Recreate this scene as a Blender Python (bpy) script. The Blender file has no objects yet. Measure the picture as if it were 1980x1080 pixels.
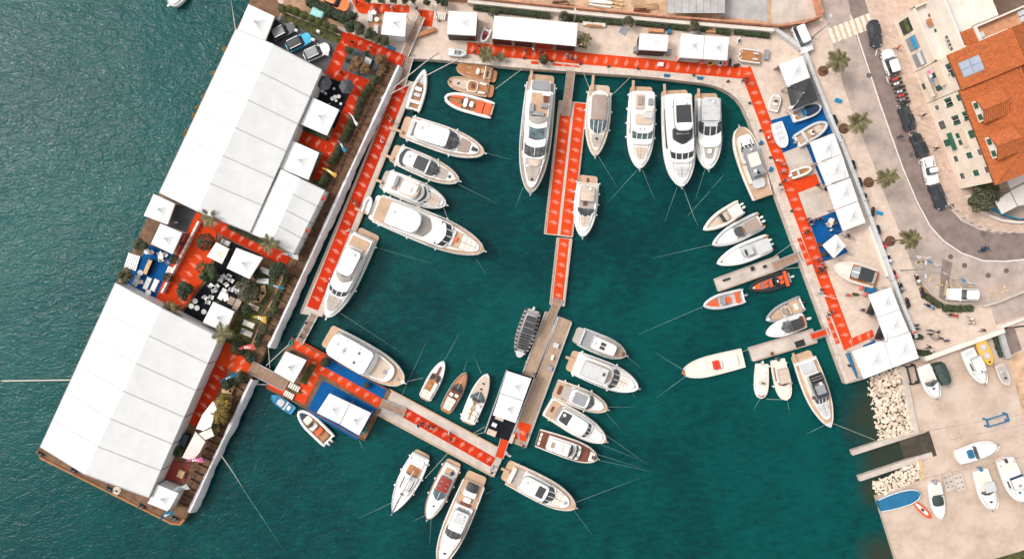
# Marina boat show seen from straight above. Plan coordinates below are survey
# pixels of a 12 px = 1 m map; P() turns them into metres at a given height.
import bpy, math, random
from math import sin, cos, pi, radians, sqrt, atan2, hypot
from mathutils import Vector, Matrix
random.seed(7)
scene = bpy.context.scene
COL = scene.collection

# ---------------------------------------------------------------- camera, sky, sun, exposure
CAM_H = 112.0
cam = bpy.data.cameras.new('camera')
cam.sensor_width = 36.0
cam.lens = 36.0 / 2 / (82.5 / CAM_H)
cam.clip_start = 1.0
cam.clip_end = 4000.0
camo = bpy.data.objects.new('camera', cam)
camo.location = (0, 0, CAM_H)
COL.objects.link(camo)
scene.camera = camo

SUN_EL, SUN_AZ = radians(50), radians(288)     # azimuth clockwise from image top
world = bpy.data.worlds.new('World')
scene.world = world
world.use_nodes = True
wn = world.node_tree.nodes
wl = world.node_tree.links
wn.clear()
wout = wn.new('ShaderNodeOutputWorld')
wbg = wn.new('ShaderNodeBackground')
wsky = wn.new('ShaderNodeTexSky')
wsky.sky_type = 'NISHITA'
wsky.sun_disc = False
wsky.sun_elevation = SUN_EL
wsky.sun_rotation = SUN_AZ
wsky.dust_density = 4.0
whs = wn.new('ShaderNodeHueSaturation')
whs.inputs['Saturation'].default_value = 0.10
wl.new(wsky.outputs[0], whs.inputs['Color'])
wl.new(whs.outputs[0], wbg.inputs[0])
wbg.inputs[1].default_value = 0.15
wl.new(wbg.outputs[0], wout.inputs[0])

sun = bpy.data.lights.new('sun', 'SUN')
sun.energy = 0.95
sun.angle = radians(13)
sun.color = (1.0, 0.93, 0.84)
suno = bpy.data.objects.new('sun', sun)
sd = Vector((sin(SUN_AZ) * cos(SUN_EL), cos(SUN_AZ) * cos(SUN_EL), sin(SUN_EL)))
suno.rotation_euler = sd.to_track_quat('Z', 'Y').to_euler()
suno.location = (0, 0, 60)
COL.objects.link(suno)
scene.view_settings.view_transform = 'Standard'
scene.view_settings.look = 'None'
scene.view_settings.gamma = 1.0
scene.view_settings.exposure = 0.63
scene.cycles.max_bounces = 6
scene.cycles.use_denoising = True

# ---------------------------------------------------------------- helpers
Q = 1.4          # quay level
def P(x, y, z=0.0):
    k = (CAM_H - z) / CAM_H / 12.0
    return Vector(((x - 990) * k, (540 - y) * k, z))
def PL(pts, z=0.0):
    return [P(x, y, z) for x, y in pts]
def lerp(a, b, s): return a + (b - a) * s

MATS = {}
def _nt(name):
    m = bpy.data.materials.new(name)
    m.use_nodes = True
    nt = m.node_tree
    b = nt.nodes['Principled BSDF']
    MATS[name] = m
    return m, nt, b
def nd(nt, t, **kw):
    n = nt.nodes.new(t)
    for k, v in kw.items():
        if k in n.inputs: n.inputs[k].default_value = v
        else: setattr(n, k, v)
    return n
def plain(name, c, rough=0.5, var=0.12, scale=0.8, metal=0.0, bump=0.0, bscale=6.0, coat=0.0, spec=0.5, c2=None, detail=6.0, rg=(.3, .7)):
    """base colour with cloudy wear, optional fine relief"""
    m, nt, b = _nt(name)
    tc = nd(nt, 'ShaderNodeNewGeometry')
    nz = nd(nt, 'ShaderNodeTexNoise', Scale=scale, Detail=detail, Roughness=0.65)
    nt.links.new(tc.outputs['Position'], nz.inputs['Vector'])
    mx = nd(nt, 'ShaderNodeMix', data_type='RGBA')
    mr = nd(nt, 'ShaderNodeMapRange')
    mr.inputs[1].default_value, mr.inputs[2].default_value = rg
    nt.links.new(nz.outputs[0], mr.inputs[0])
    nt.links.new(mr.outputs[0], mx.inputs[0])
    if c2 is None: c2 = tuple(max(0, v * (1 - 2 * var)) for v in c)
    c1 = tuple(min(1, v * (1 + var * .6)) for v in c)
    mx.inputs[6].default_value = (*c1, 1); mx.inputs[7].default_value = (*c2, 1)
    nt.links.new(mx.outputs[2], b.inputs['Base Color'])
    b.inputs['Roughness'].default_value = rough
    b.inputs['Metallic'].default_value = metal
    b.inputs['Coat Weight'].default_value = coat
    b.inputs['Specular IOR Level'].default_value = spec
    if bump:
        n2 = nd(nt, 'ShaderNodeTexNoise', Scale=bscale, Detail=4.0)
        nt.links.new(tc.outputs['Position'], n2.inputs['Vector'])
        bp = nd(nt, 'ShaderNodeBump', Strength=1.0, Distance=bump)
        nt.links.new(n2.outputs[0], bp.inputs['Height'])
        nt.links.new(bp.outputs[0], b.inputs['Normal'])
    return m
def planks(name, c, c2, pitch=0.14, axis='X', rough=0.6, length=2.4, joint=0.35, world=False, ang=0.0, mortar=None):
    """boards or slabs: brick pattern, colour differs board by board"""
    m, nt, b = _nt(name)
    tc = nd(nt, 'ShaderNodeNewGeometry') if world else nd(nt, 'ShaderNodeTexCoord')
    mp = nd(nt, 'ShaderNodeMapping')
    nt.links.new(tc.outputs['Position' if world else 'Object'], mp.inputs[0])
    mp.inputs['Rotation'].default_value = (0, 0, ang + (0 if axis == 'X' else pi / 2))
    br = nd(nt, 'ShaderNodeTexBrick', Scale=1.0)
    br.inputs['Mortar Size'].default_value = pitch * 0.06 if mortar is None else mortar
    br.inputs['Brick Width'].default_value = length
    br.inputs['Row Height'].default_value = pitch
    br.inputs['Color1'].default_value = (*c, 1)
    br.inputs['Color2'].default_value = (*c2, 1)
    br.inputs['Mortar'].default_value = (*[v * joint for v in c], 1)
    br.offset = 0.37
    nt.links.new(mp.outputs[0], br.inputs['Vector'])
    nz = nd(nt, 'ShaderNodeTexNoise', Scale=0.7, Detail=7.0, Roughness=0.7)
    g = nd(nt, 'ShaderNodeNewGeometry')
    nt.links.new(g.outputs['Position'], nz.inputs['Vector'])
    mr = nd(nt, 'ShaderNodeMapRange')
    mr.inputs[1].default_value = 0.25; mr.inputs[2].default_value = 0.75
    mr.inputs[3].default_value = 0.74; mr.inputs[4].default_value = 1.14
    nt.links.new(nz.outputs[0], mr.inputs[0])
    mx = nd(nt, 'ShaderNodeMix', data_type='RGBA', blend_type='MULTIPLY')
    mx.inputs[0].default_value = 1.0
    nt.links.new(br.outputs[0], mx.inputs[6])
    nt.links.new(mr.outputs[0], mx.inputs[7])
    nt.links.new(mx.outputs[2], b.inputs['Base Color'])
    b.inputs['Roughness'].default_value = rough
    bp = nd(nt, 'ShaderNodeBump', Strength=0.5, Distance=0.01)
    nt.links.new(br.outputs['Fac'], bp.inputs['Height']); bp.invert = True
    nt.links.new(bp.outputs[0], b.inputs['Normal'])
    return m

# boat and object paints
plain('white', (0.76, 0.74, 0.71), 0.28, 0.05, 0.6, coat=0.25)
plain('cream', (0.74, 0.665, 0.575), 0.35, 0.06, 0.6)
plain('lightgrey', (0.52, 0.52, 0.52), 0.5, 0.06)
plain('midgrey', (0.26, 0.26, 0.27), 0.6, 0.08)
plain('warmgrey', (0.40, 0.35, 0.31), 0.7, 0.08)
plain('beige', (0.55, 0.43, 0.34), 0.75, 0.08)
plain('taupe', (0.33, 0.25, 0.205), 0.75, 0.08)
plain('charcoal', (0.035, 0.037, 0.04), 0.55, 0.1)
plain('black', (0.012, 0.012, 0.013), 0.5, 0.1)
plain('rubber', (0.018, 0.018, 0.02), 0.8, 0.1)
plain('orange', (0.72, 0.10, 0.018), 0.5, 0.08)
plain('red', (0.62, 0.03, 0.015), 0.55, 0.08)
plain('darkred', (0.26, 0.025, 0.015), 0.6, 0.1)
plain('navy', (0.012, 0.03, 0.08), 0.5, 0.1)
plain('blue', (0.012, 0.135, 0.27), 0.5, 0.1)
plain('cyan', (0.012, 0.24, 0.43), 0.4, 0.08)
plain('skyblue', (0.02, 0.40, 0.62), 0.22, 0.04, coat=0.6)
plain('yellow', (0.72, 0.43, 0.06), 0.5, 0.08)
plain('pink', (0.78, 0.18, 0.42), 0.5, 0.06)
plain('coral', (0.80, 0.12, 0.10), 0.5, 0.06)
plain('green', (0.02, 0.10, 0.06), 0.6, 0.15)
plain('tarpgreen', (0.035, 0.06, 0.05), 0.6, 0.3, 2.0, bump=0.05, bscale=3)
plain('mint', (0.30, 0.62, 0.58), 0.7, 0.2, 3.0)
plain('steel', (0.62, 0.62, 0.62), 0.3, 0.05, metal=1.0)
plain('alu', (0.45, 0.45, 0.46), 0.4, 0.1, metal=0.8)
plain('rust', (0.17, 0.075, 0.035), 0.85, 0.35, 1.3, bump=0.02)
plain('deckrust', (0.19, 0.098, 0.052), 0.85, 0.3, 0.9, bump=0.02)
plain('teak', (0.50, 0.325, 0.21), 0.6, 0.12, 0.9)
plain('teakgrey', (0.40, 0.31, 0.25), 0.65, 0.12, 0.9)
plain('wood', (0.42, 0.17, 0.055), 0.35, 0.2, 1.2, coat=0.4)
plain('mahogany', (0.17, 0.045, 0.018), 0.35, 0.2, 1.2, coat=0.4)
plain('pine', (0.58, 0.37, 0.20), 0.7, 0.15, 1.2)
plain('iron', (.12, .10, .09), .7, .15)
plain('rope', (0.62, 0.56, 0.48), 0.9, 0.1)
plain('ropedark', (0.28, 0.25, 0.16), 0.9, 0.1)
plain('ropewet', (0.20, 0.33, 0.29), 0.9, 0.1)
plain('chainrope', (0.05, 0.30, 0.27), 0.9, 0.2)
plain('skin', (0.45, 0.25, 0.17), 0.6, 0.05)
plain('hair', (0.03, 0.02, 0.015), 0.7, 0.1)
plain('hair2', (0.20, 0.12, 0.06), 0.7, 0.1)
plain('denim', (0.05, 0.08, 0.15), 0.8, 0.1)
plain('shirtblue', (0.12, 0.25, 0.45), 0.8, 0.1)
plain('carblack', (0.022, 0.028, 0.034), 0.2, 0.05, coat=1.0)
plain('cargrey', (0.10, 0.10, 0.105), 0.25, 0.05, coat=0.8, metal=0.4)
plain('carwhite', (0.78, 0.77, 0.75), 0.22, 0.03, coat=0.8)
plain('carorange', (0.70, 0.16, 0.01), 0.25, 0.05, coat=0.8)
def glassy(name, c, rough=0.06):
    m = plain(name, c, rough, 0.45, 1.3); m.node_tree.nodes['Principled BSDF'].inputs['Specular IOR Level'].default_value = 0.8
glassy('glass', (0.04, 0.046, 0.052))
glassy('carglass', (0.055, 0.065, 0.075), .1)
glassy('glassgrey', (0.10, 0.105, 0.11), 0.12)
glassy('glassblue', (0.10, 0.15, 0.17), 0.1)
plain('skylightpane', (0.30, 0.34, 0.42), 0.12, .06)
# setting
planks('paving', (0.63, 0.495, 0.405), (0.575, 0.445, 0.36), 0.55, length=0.9, joint=0.91, world=True, ang=0.34, rough=0.8)
planks('coping', (0.60, 0.50, 0.43), (0.55, 0.45, 0.38), 1.2, length=1.4, joint=0.8, world=True, rough=0.8)
planks('sidewalk', (0.60, 0.45, 0.36), (0.50, 0.35, 0.27), 0.4, length=0.8, joint=0.7, world=True, ang=0.38, rough=0.8)
plain('quaywall', (0.42, 0.36, 0.31), 0.85, 0.3, 0.6, bump=0.05, bscale=2)
plain('asphalt', (0.215, 0.158, 0.138), 0.85, 0.13, 0.6, rg=(.4, .65), bump=0.01, bscale=20)
plain('asphaltlight', (0.40, 0.315, 0.272), 0.85, 0.12, 0.5, rg=(.4, .65), bump=0.01, bscale=20)
plain('yard', (0.47, 0.37, 0.30), 0.85, 0.24, 0.30, bump=0.015, bscale=8, detail=10, c2=(.36, .255, .19), rg=(.38, .74))
plain('concrete', (0.52, 0.44, 0.38), 0.85, 0.14, 0.5, bump=0.01, bscale=8)
plain('concretegrey', (0.42, 0.40, 0.39), 0.85, 0.14, 0.5)
plain('soil', (0.40, 0.235, 0.14), 0.95, 0.3, 0.7, bump=0.05, bscale=4)
plain('dirt', (0.55, 0.36, 0.23), 0.95, 0.3, 0.5, bump=0.06, bscale=3)
plain('grass', (0.085, 0.088, 0.022), 0.95, 0.4, 1.4, bump=0.06, bscale=14)
plain('paintwhite', (0.70, 0.64, 0.58), 0.7, 0.12, 2.0)
plain('paintyellow', (0.60, 0.42, 0.24), 0.7, 0.2, 2.0)
plain('stone', (0.72, 0.59, 0.47), 0.9, 0.2, 0.6, bump=0.08, bscale=3)
plain('slipmat', (0.055, 0.042, 0.024), 0.6, 0.35, 0.6, bump=0.05, bscale=3)
plain('stonewet', (0.22, 0.14, 0.07), 0.7, 0.3, 0.8, bump=0.08, bscale=3)
plain('plaster', (0.72, 0.60, 0.49), 0.85, 0.1, 0.5)
plain('plasterwhite', (0.70, 0.62, 0.54), 0.85, 0.08, 0.5)
plain('tent', (0.685, 0.68, 0.668), 0.6, 0.05, 0.5)
plain('tentshade', (0.62, 0.57, 0.53), 0.7, 0.06, 0.5)
plain('seam', (0.46, 0.455, 0.44), 0.7, 0.05)
plain('carpet', (0.63, 0.056, 0.012), 0.95, 0.14, 0.35, bump=0.004, bscale=30, spec=0.1)
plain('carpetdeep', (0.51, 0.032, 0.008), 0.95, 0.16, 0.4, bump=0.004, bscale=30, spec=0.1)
plain('carpetblue', (0.006, 0.085, 0.26), 0.95, 0.12, 0.6, spec=0.1)
plain('carpetblack', (0.014, 0.016, 0.02), 0.95, 0.2, 0.6, spec=0.1)
plain('carpetgrey', (0.10, 0.10, 0.105), 0.9, 0.15, 0.5, spec=0.2)
plain('print', (0.82, 0.47, 0.37), 0.9, 0.06, 3.0, spec=0.1)
planks('piertimber', (0.34, 0.225, 0.15), (0.44, 0.305, 0.21), 0.16, axis='X', length=2.2, joint=0.45)
planks('gangtimber', (0.30, 0.18, 0.115), (0.38, 0.24, 0.16), 0.18, axis='Y', length=1.8, joint=0.4)
plain('rooftile', (0.44, 0.112, 0.026), 0.8, 0.2, 2.2, bump=0.02, bscale=5)
plain('rooftileold', (0.50, 0.24, 0.12), 0.85, 0.25, 1.5, bump=0.03, bscale=5)
plain('terracotta', (0.58, 0.28, 0.15), 0.85, 0.18, 1.2)
plain('leafdark', (0.036, 0.058, 0.020), 0.7, 0.4, 1.5)
plain('leafmid', (0.055, 0.080, 0.022), 0.7, 0.35, 1.5)
plain('leafolive', (0.085, 0.085, 0.040), 0.75, 0.3, 1.5)
plain('leafbright', (0.10, 0.125, 0.020), 0.7, 0.3, 1.5)
plain('leafgold', (0.25, 0.17, 0.03), 0.75, 0.35, 1.5)
plain('leafdry', (0.26, 0.14, 0.06), 0.8, 0.35, 1.5)
plain('palmleaf', (0.15, 0.13, 0.045), 0.6, 0.35, 1.6)
plain('bark', (0.23, 0.15, 0.095), 0.9, 0.3, 3.0, bump=0.03)

# ---------------------------------------------------------------- mesh tools
def mk(name, v, f, mats, parent=None, midx=None, smooth=False, **pr):
    me = bpy.data.meshes.new(name)
    me.from_pydata([tuple(p) for p in v], [], f)
    if isinstance(mats, str): mats = [mats]
    for m in mats: me.materials.append(MATS[m])
    if midx: me.polygons.foreach_set('material_index', midx)
    if smooth:
        me.polygons.foreach_set('use_smooth', [True] * len(f))
        me.set_sharp_from_angle(angle=0.7)
    me.update()
    return link(name, me, parent, **pr)
def link(name, me, parent=None, **pr):
    o = bpy.data.objects.new(name, me)
    COL.objects.link(o)
    if parent is not None: o.parent = parent
    props(o, **pr)
    return o
def props(o, label=None, cat=None, group=None, kind=None, loc=None, rotz=None, rot=None, scale=None):
    if label: o['label'] = label
    if cat: o['category'] = cat
    if group: o['group'] = group
    if kind: o['kind'] = kind
    if loc is not None: o.location = loc
    if rotz is not None: o.rotation_euler = (0, 0, rotz)
    if rot is not None: o.rotation_euler = rot
    if scale is not None: o.scale = (scale,) * 3 if isinstance(scale, (int, float)) else scale
    return o
def thing(name, label, cat, loc=(0, 0, 0), rotz=0.0, group=None):
    return link(name, None, None, label=label, cat=cat, group=group, loc=loc, rotz=rotz)
def structure(name, loc=(0, 0, 0), rotz=0.0):
    return link(name, None, None, kind='structure', loc=loc, rotz=rotz)

class MB:
    def __init__(s): s.v = []; s.f = []; s.m = []
    def add(s, v, f, m=0):
        k = len(s.v); s.v += [Vector(p) for p in v]
        s.f += [tuple(i + k for i in q) for q in f]; s.m += [m] * len(f); return s
    def box(s, c, d, rz=0.0, m=0):
        x, y, z = d[0] / 2, d[1] / 2, d[2] / 2
        r = Matrix.Rotation(rz, 3, 'Z'); c = Vector(c)
        v = [c + r @ Vector((a * x, b * y, e * z)) for e in (-1, 1) for a, b in ((-1, -1), (1, -1), (1, 1), (-1, 1))]
        return s.add(v, [(3, 2, 1, 0), (4, 5, 6, 7), (0, 1, 5, 4), (1, 2, 6, 5), (2, 3, 7, 6), (3, 0, 4, 7)], m)
    def prism(s, poly, z0, z1, m=0):
        p = [Vector((a[0], a[1], 0)) for a in poly]
        if sum(p[i].x * p[(i + 1) % len(p)].y - p[(i + 1) % len(p)].x * p[i].y for i in range(len(p))) < 0: p = p[::-1]
        n = len(p)
        v = [(a.x, a.y, z0) for a in p] + [(a.x, a.y, z1) for a in p]
        return s.add(v, [tuple(range(n))[::-1], tuple(range(n, 2 * n))] + [(i, (i + 1) % n, n + (i + 1) % n, n + i) for i in range(n)], m)
    def tube(s, pts, r, n=6, m=0, cap=True):
        pts = [Vector(p) for p in pts]; k = len(pts)
        rs = r if isinstance(r, (list, tuple)) else [r] * k
        v = []; f = []
        for i, p in enumerate(pts):
            d = (pts[min(i + 1, k - 1)] - pts[max(i - 1, 0)])
            d = d.normalized() if d.length > 1e-9 else Vector((0, 0, 1))
            u = d.cross(Vector((0, 0, 1)))
            if u.length < 1e-3: u = Vector((1, 0, 0))
            u.normalize(); w = u.cross(d)
            for j in range(n):
                a = 2 * pi * j / n
                v.append(p + (u * cos(a) + w * sin(a)) * rs[i])
        for i in range(k - 1):
            for j in range(n):
                a = i * n + j; b = i * n + (j + 1) % n
                f.append((a, b, b + n, a + n))
        if cap: f += [tuple(range(n)), tuple(range((k - 1) * n, k * n))[::-1]]
        return s.add(v, f, m)
    def lathe(s, prof, c=(0, 0, 0), n=12, m=0):
        c = Vector(c); v = []; f = []; k = len(prof)
        for r, z in prof:
            for j in range(n):
                a = 2 * pi * j / n; v.append(c + Vector((r * cos(a), r * sin(a), z)))
        for i in range(k - 1):
            for j in range(n):
                a = i * n + j; b = i * n + (j + 1) % n
                f.append((a, b, b + n, a + n))
        f += [tuple(range(n))[::-1], tuple(range((k - 1) * n, k * n))]
        return s.add(v, f, m)
    def ball(s, c, r, n=10, k=6, m=0):
        r = r if isinstance(r, (tuple, list)) else (r, r, r)
        q = [(max(1e-3, sin(pi * i / k)), -cos(pi * i / k)) for i in range(k + 1)]
        c = Vector(c); v = []; f = []
        for a, z in q:
            for j in range(n):
                t = 2 * pi * j / n; v.append(c + Vector((a * cos(t) * r[0], a * sin(t) * r[1], z * r[2])))
        for i in range(k):
            for j in range(n):
                a = i * n + j; b = i * n + (j + 1) % n
                f.append((a, b, b + n, a + n))
        return s.add(v, f, m)
    def build(s, name, mats, parent=None, smooth=False, **pr):
        return mk(name, s.v, s.f, mats, parent, s.m, smooth, **pr)

ORD = ['first', 'second', 'third', 'fourth', 'fifth', 'sixth', 'seventh', 'eighth', 'ninth', 'tenth', 'eleventh', 'twelfth',
       'thirteenth', 'fourteenth', 'fifteenth', 'sixteenth', 'seventeenth', 'eighteenth', 'nineteenth', 'twentieth']
def ordn(i):
    return ORD[i] if i < 20 else 'twenty-' + ORD[i - 20]
def slabpoly(name, pts, z, th, mat, **pr):
    """flat sheet with a small real thickness laid on the surface below"""
    return MB().prism(PL(pts, z), z - th, z).build(name, mat, **pr)
def frame(p0, p1, z):
    """origin and heading of a strip that runs from p0 to p1 (plan px)"""
    a, b = P(*p0, z), P(*p1, z)
    d = b - a
    return a, d.length, atan2(d.y, d.x)
# ================================================================ SETTING
# ---------------------------------------------------------------- water
def water_material():
    m, nt, b = _nt('seawater')
    L = nt.links.new
    g = nd(nt, 'ShaderNodeNewGeometry')
    sep = nd(nt, 'ShaderNodeSeparateXYZ'); L(g.outputs['Position'], sep.inputs[0])
    def math(op, a, bb=None, c=None, clamp=False):
        n = nd(nt, 'ShaderNodeMath', operation=op, use_clamp=clamp)
        for i, q in enumerate((a, bb, c)):
            if q is None: continue
            if isinstance(q, (int, float)): n.inputs[i].default_value = q
            else: L(q, n.inputs[i])
        return n.outputs[0]
    def noise(scale, detail=3.0, rough=0.55, rot=0.0, sx=1.0, sy=1.0, dist=0.0):
        mp = nd(nt, 'ShaderNodeMapping')
        mp.inputs['Rotation'].default_value = (0, 0, rot); mp.inputs['Scale'].default_value = (sx, sy, 1)
        L(g.outputs['Position'], mp.inputs[0])
        n = nd(nt, 'ShaderNodeTexNoise', Scale=scale, Detail=detail, Roughness=rough, Distortion=dist)
        L(mp.outputs[0], n.inputs['Vector']); return n.outputs[0]
    def rng(x, a, bb, c=0.0, d=1.0):
        n = nd(nt, 'ShaderNodeMapRange', interpolation_type='SMOOTHSTEP')
        L(x, n.inputs[0])
        for i, q in enumerate((a, bb, c, d)): n.inputs[i + 1].default_value = q
        return n.outputs[0]
    def mixc(f, a, bb):
        n = nd(nt, 'ShaderNodeMix', data_type='RGBA')
        if isinstance(f, (int, float)): n.inputs[0].default_value = f
        else: L(f, n.inputs[0])
        for i, q in ((6, a), (7, bb)):
            if isinstance(q, tuple): n.inputs[i].default_value = (*q, 1)
            else: L(q, n.inputs[i])
        return n.outputs[2]
    # open water lies west of the exhibition barge: distance past its outer side
    side = math('MULTIPLY_ADD', sep.outputs[0], -0.90, math('MULTIPLY', sep.outputs[1], 0.43))
    openw = rng(side, 38.0, 62.0)
    south = rng(sep.outputs[1], -16.0, -48.0)
    # body colour: sea-grass meadow patches and pale sand under deep teal water; fine noise paints in ripple light
    big = noise(0.030, 4.0, 0.55); fine = noise(1.1, 4.0, 0.7, rot=-0.6, sx=0.45); mid = noise(0.11, 5.0, 0.6, dist=0.6)
    bed = rng(math('ADD', math('MULTIPLY', big, 0.44), math('ADD', math('MULTIPLY', mid, 0.22), math('MULTIPLY', fine, 0.34))), 0.40, 0.60)
    col = mixc(bed, (0.0008, 0.029, 0.033), (0.0006, 0.062, 0.058))
    col = mixc(math('MULTIPLY', openw, 0.5), col, (0.0002, 0.066, 0.060))
    # shallow rock toe and slipway
    def spot(x, y, r0, r1):
        p = P(x, y)
        d = nd(nt, 'ShaderNodeVectorMath', operation='DISTANCE')
        L(g.outputs['Position'], d.inputs[0]); d.inputs[1].default_value = p
        return rng(math('ADD', d.outputs['Value'], math('MULTIPLY', math('SUBTRACT', mid, 0.5), 6.0)), r1, r0)
    sh = math('MAXIMUM', math('MAXIMUM', spot(1705, 800, 1.5, 8.5), spot(1740, 872, 3.0, 9.0)), math('MAXIMUM', spot(1690, 945, 0.5, 4.0), spot(1700, 1075, 0.5, 5.0)))
    col = mixc(math('MULTIPLY', sh, 0.85), col, (0.030, 0.036, 0.022))
    L(col, b.inputs['Base Color'])
    b.inputs['IOR'].default_value = 1.33; L(rng(openw, 0.0, 1.0, 0.25, 0.26), b.inputs['Specular IOR Level'])
    L(rng(openw, 0.0, 1.0, 0.09, 0.05), b.inputs['Roughness'])
    # wind ripples outside, small ripples in the basin
    w1 = noise(1.0, 3.0, 0.55, rot=-0.6, sx=0.55, sy=1.0, dist=0.8)
    w2 = noise(2.9, 3.0, 0.6, rot=-0.5, sx=0.6, sy=1.0, dist=0.6)
    w3 = noise(0.16, 2.0, 0.5, rot=-0.6, sx=0.6, sy=1.0)
    hgt = math('ADD', math('ADD', math('MULTIPLY', w1, 0.42), math('MULTIPLY', w2, 0.24)), math('MULTIPLY', w3, 0.8))
    amp = math('ADD', math('MULTIPLY', openw, 0.20), math('MULTIPLY_ADD', south, 0.08, 0.20))
    bp = nd(nt, 'ShaderNodeBump', Strength=1.0, Distance=1.0)
    L(math('MULTIPLY', hgt, amp), bp.inputs['Height'])
    L(bp.outputs[0], b.inputs['Normal'])
water_material()
mk('water', [(-1500, -1500, 0), (1500, -1500, 0), (1500, 1500, 0), (-1500, 1500, 0)], [(0, 1, 2, 3)], 'seawater', kind='structure')

# ---------------------------------------------------------------- land
EDGE = [(790, 113), (840, 115), (1000, 131), (1260, 149), (1342, 159), (1366, 162), (1384, 166), (1400, 173), (1414, 181), (1426, 191), (1436, 204), (1448, 230), (1498, 370), (1636, 742)]
quay = MB().prism(PL([(480, -420), (526, 0), (660, 62)] + EDGE + [(1672, 732), (1745, 703), (1930, 634), (2600, 560), (2600, -420)], Q), -3, Q).build('quay', ['paving'], kind='structure')
YZ = 0.9
yard = MB().prism(PL([(1745, 706), (1772, 840), (1797, 832), (1812, 880), (1783, 892), (1786, 925), (1695, 960), (1742, 1110), (1780, 1400), (2600, 1400), (2600, 565), (1930, 637)], YZ), -3, YZ).build('yard', 'yard', kind='structure')
# quay face and coping stones along the water
def polyline_at(pts, step):
    out = []; carry = 0.0
    for (a, b) in zip(pts[:-1], pts[1:]):
        d = hypot(b[0] - a[0], b[1] - a[1]); s = carry
        while s < d:
            out.append((lerp(a[0], b[0], s / d), lerp(a[1], b[1], s / d), atan2(b[1] - a[1], b[0] - a[0]))); s += step
        carry = s - d
    return out
stones = polyline_at(EDGE[:-1] + [(1634, 738)], 21.0)
for i, (x, y, a) in enumerate(stones):
    nx, ny = (stones[i + 1][:2] if i + 1 < len(stones) else (1635.5, 741))
    c, ln, h = frame((x, y), (nx, ny), Q + .06)
    mbx = MB().box((ln / 2, 0.34, -0.16), (ln - 0.03, 0.72, 0.44))
    mbx.build('coping_stone', 'coping', quay, loc=c, rotz=h)
for pts, w in (([(803, 108)] + [(x - (4 if y > 160 else 0), y - 8) for x, y in EDGE[1:4]], 1),):
    pass
# fender wall face
MB().prism(PL([(1636, 742), (1672, 731), (1668, 728), (1640, 736)], Q), -2, Q + .02).build('quay_end', 'quaywall', quay)

# road, pavements and parking
def sheet(name, pts, z, mat, th=0.05): return slabpoly(name, pts, z, th, mat, kind='structure')
sheet('road', [(1574, -60), (1602, 54), (1652, 62), (1700, 200), (1745, 330), (1773, 396), (1798, 440), (1824, 468), (1858, 491), (1901, 506), (1943, 507), (1990, 502), (2300, 480),
               (2300, 440), (1990, 450), (1934, 452), (1897, 445), (1859, 427), (1836, 402), (1828, 384), (1799, 322), (1764, 245), (1734, 170), (1703, 98), (1672, 0), (1655, -60)], Q + .006, 'asphalt')
sheet('road_shoulder', [(1574, -60), (1580, 0), (1602, 54), (1612, 92), (1632, 170), (1655, 235), (1690, 320), (1720, 400), (1748, 470), (1764, 512), (1773, 532), (1801, 566), (1826, 583), (1854, 588.5), (1900, 589), (1990, 553), (2300, 480), (1990, 500),
               (1943, 507), (1901, 506), (1858, 491), (1824, 468), (1798, 440), (1773, 396), (1745, 330), (1700, 200), (1652, 62), (1640, 0), (1620, -60)], Q + .010, 'asphaltlight')
sheet('road_patch', [(1822, 500), (1842, 508), (1825, 590), (1815, 580)], Q + .014, 'asphalt')
sheet('side_lane', [(1914, 589), (1990, 553), (2200, 520), (2200, 570), (1990, 608), (1926, 628)], Q + .014, 'asphaltlight')
sheet('sidewalk', [(1655, -60), (1674, 0), (1702, 88), (1738, 168), (1766, 240), (1800, 318), (1830, 382), (1840, 400), (1862, 424), (1899, 442), (1936, 449), (1990, 447), (2300, 440),
               (2300, -60), (1850, -60)], Q + .13, 'sidewalk', 0.14)
kerbpts = [(1655, -60), (1674, 0), (1702, 88), (1738, 168), (1766, 240), (1800, 318), (1830, 382), (1840, 400), (1862, 424), (1899, 442), (1936, 449), (1990, 447)]
kb = MB()
for a, b in zip(kerbpts[:-1], kerbpts[1:]):
    c, ln, h = frame(a, b, Q)
    r = Matrix.Rotation(h, 3, 'Z')
    kb.box(c + r @ Vector((ln / 2, -0.02, 0.075)), (ln, 0.18, 0.152), h)
kb.build('kerb', 'concrete', kind='structure')
# painted centre line
def stroke(pts, w, z):
    v = []; f = []
    p = PL(pts, z)
    for i, q in enumerate(p):
        d = (p[min(i + 1, len(p) - 1)] - p[max(i - 1, 0)]).normalized()
        n = Vector((-d.y, d.x, 0)) * w / 2
        v += [q + n, q - n]
        if i: f.append((2 * i - 2, 2 * i - 1, 2 * i + 1, 2 * i))
    return v, f
mk('road_line', *stroke([(1645, 30), (1700, 196), (1746, 326), (1774, 392), (1799, 438), (1825, 466), (1859, 489), (1901, 504), (1943, 505), (1995, 500)], .22, Q + .018), 'paintwhite', kind='structure')
# crossing: each painted bar its own piece
cross = structure('crosswalk')
for i in range(9):
    x0 = 1601 + i * 10.4; y0 = 56 - i * 4.0
    q = [(x0, y0), (x0 + 6.2, y0 - 2.4), (x0 + 16, y0 + 26), (x0 + 9.6, y0 + 28.4)]
    mk('painted_bar', PL(q, Q + .016), [(3, 2, 1, 0)], 'paintwhite' if i % 2 == 0 or True else 'paintyellow', cross)
    q = [(x0 + 6.2, y0 - 2.4), (x0 + 10.4, y0 - 4.0), (x0 + 20.2, y0 + 24.4), (x0 + 16, y0 + 26)]
    mk('painted_bar', PL(q, Q + .017), [(3, 2, 1, 0)], 'paintyellow', cross)
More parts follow.
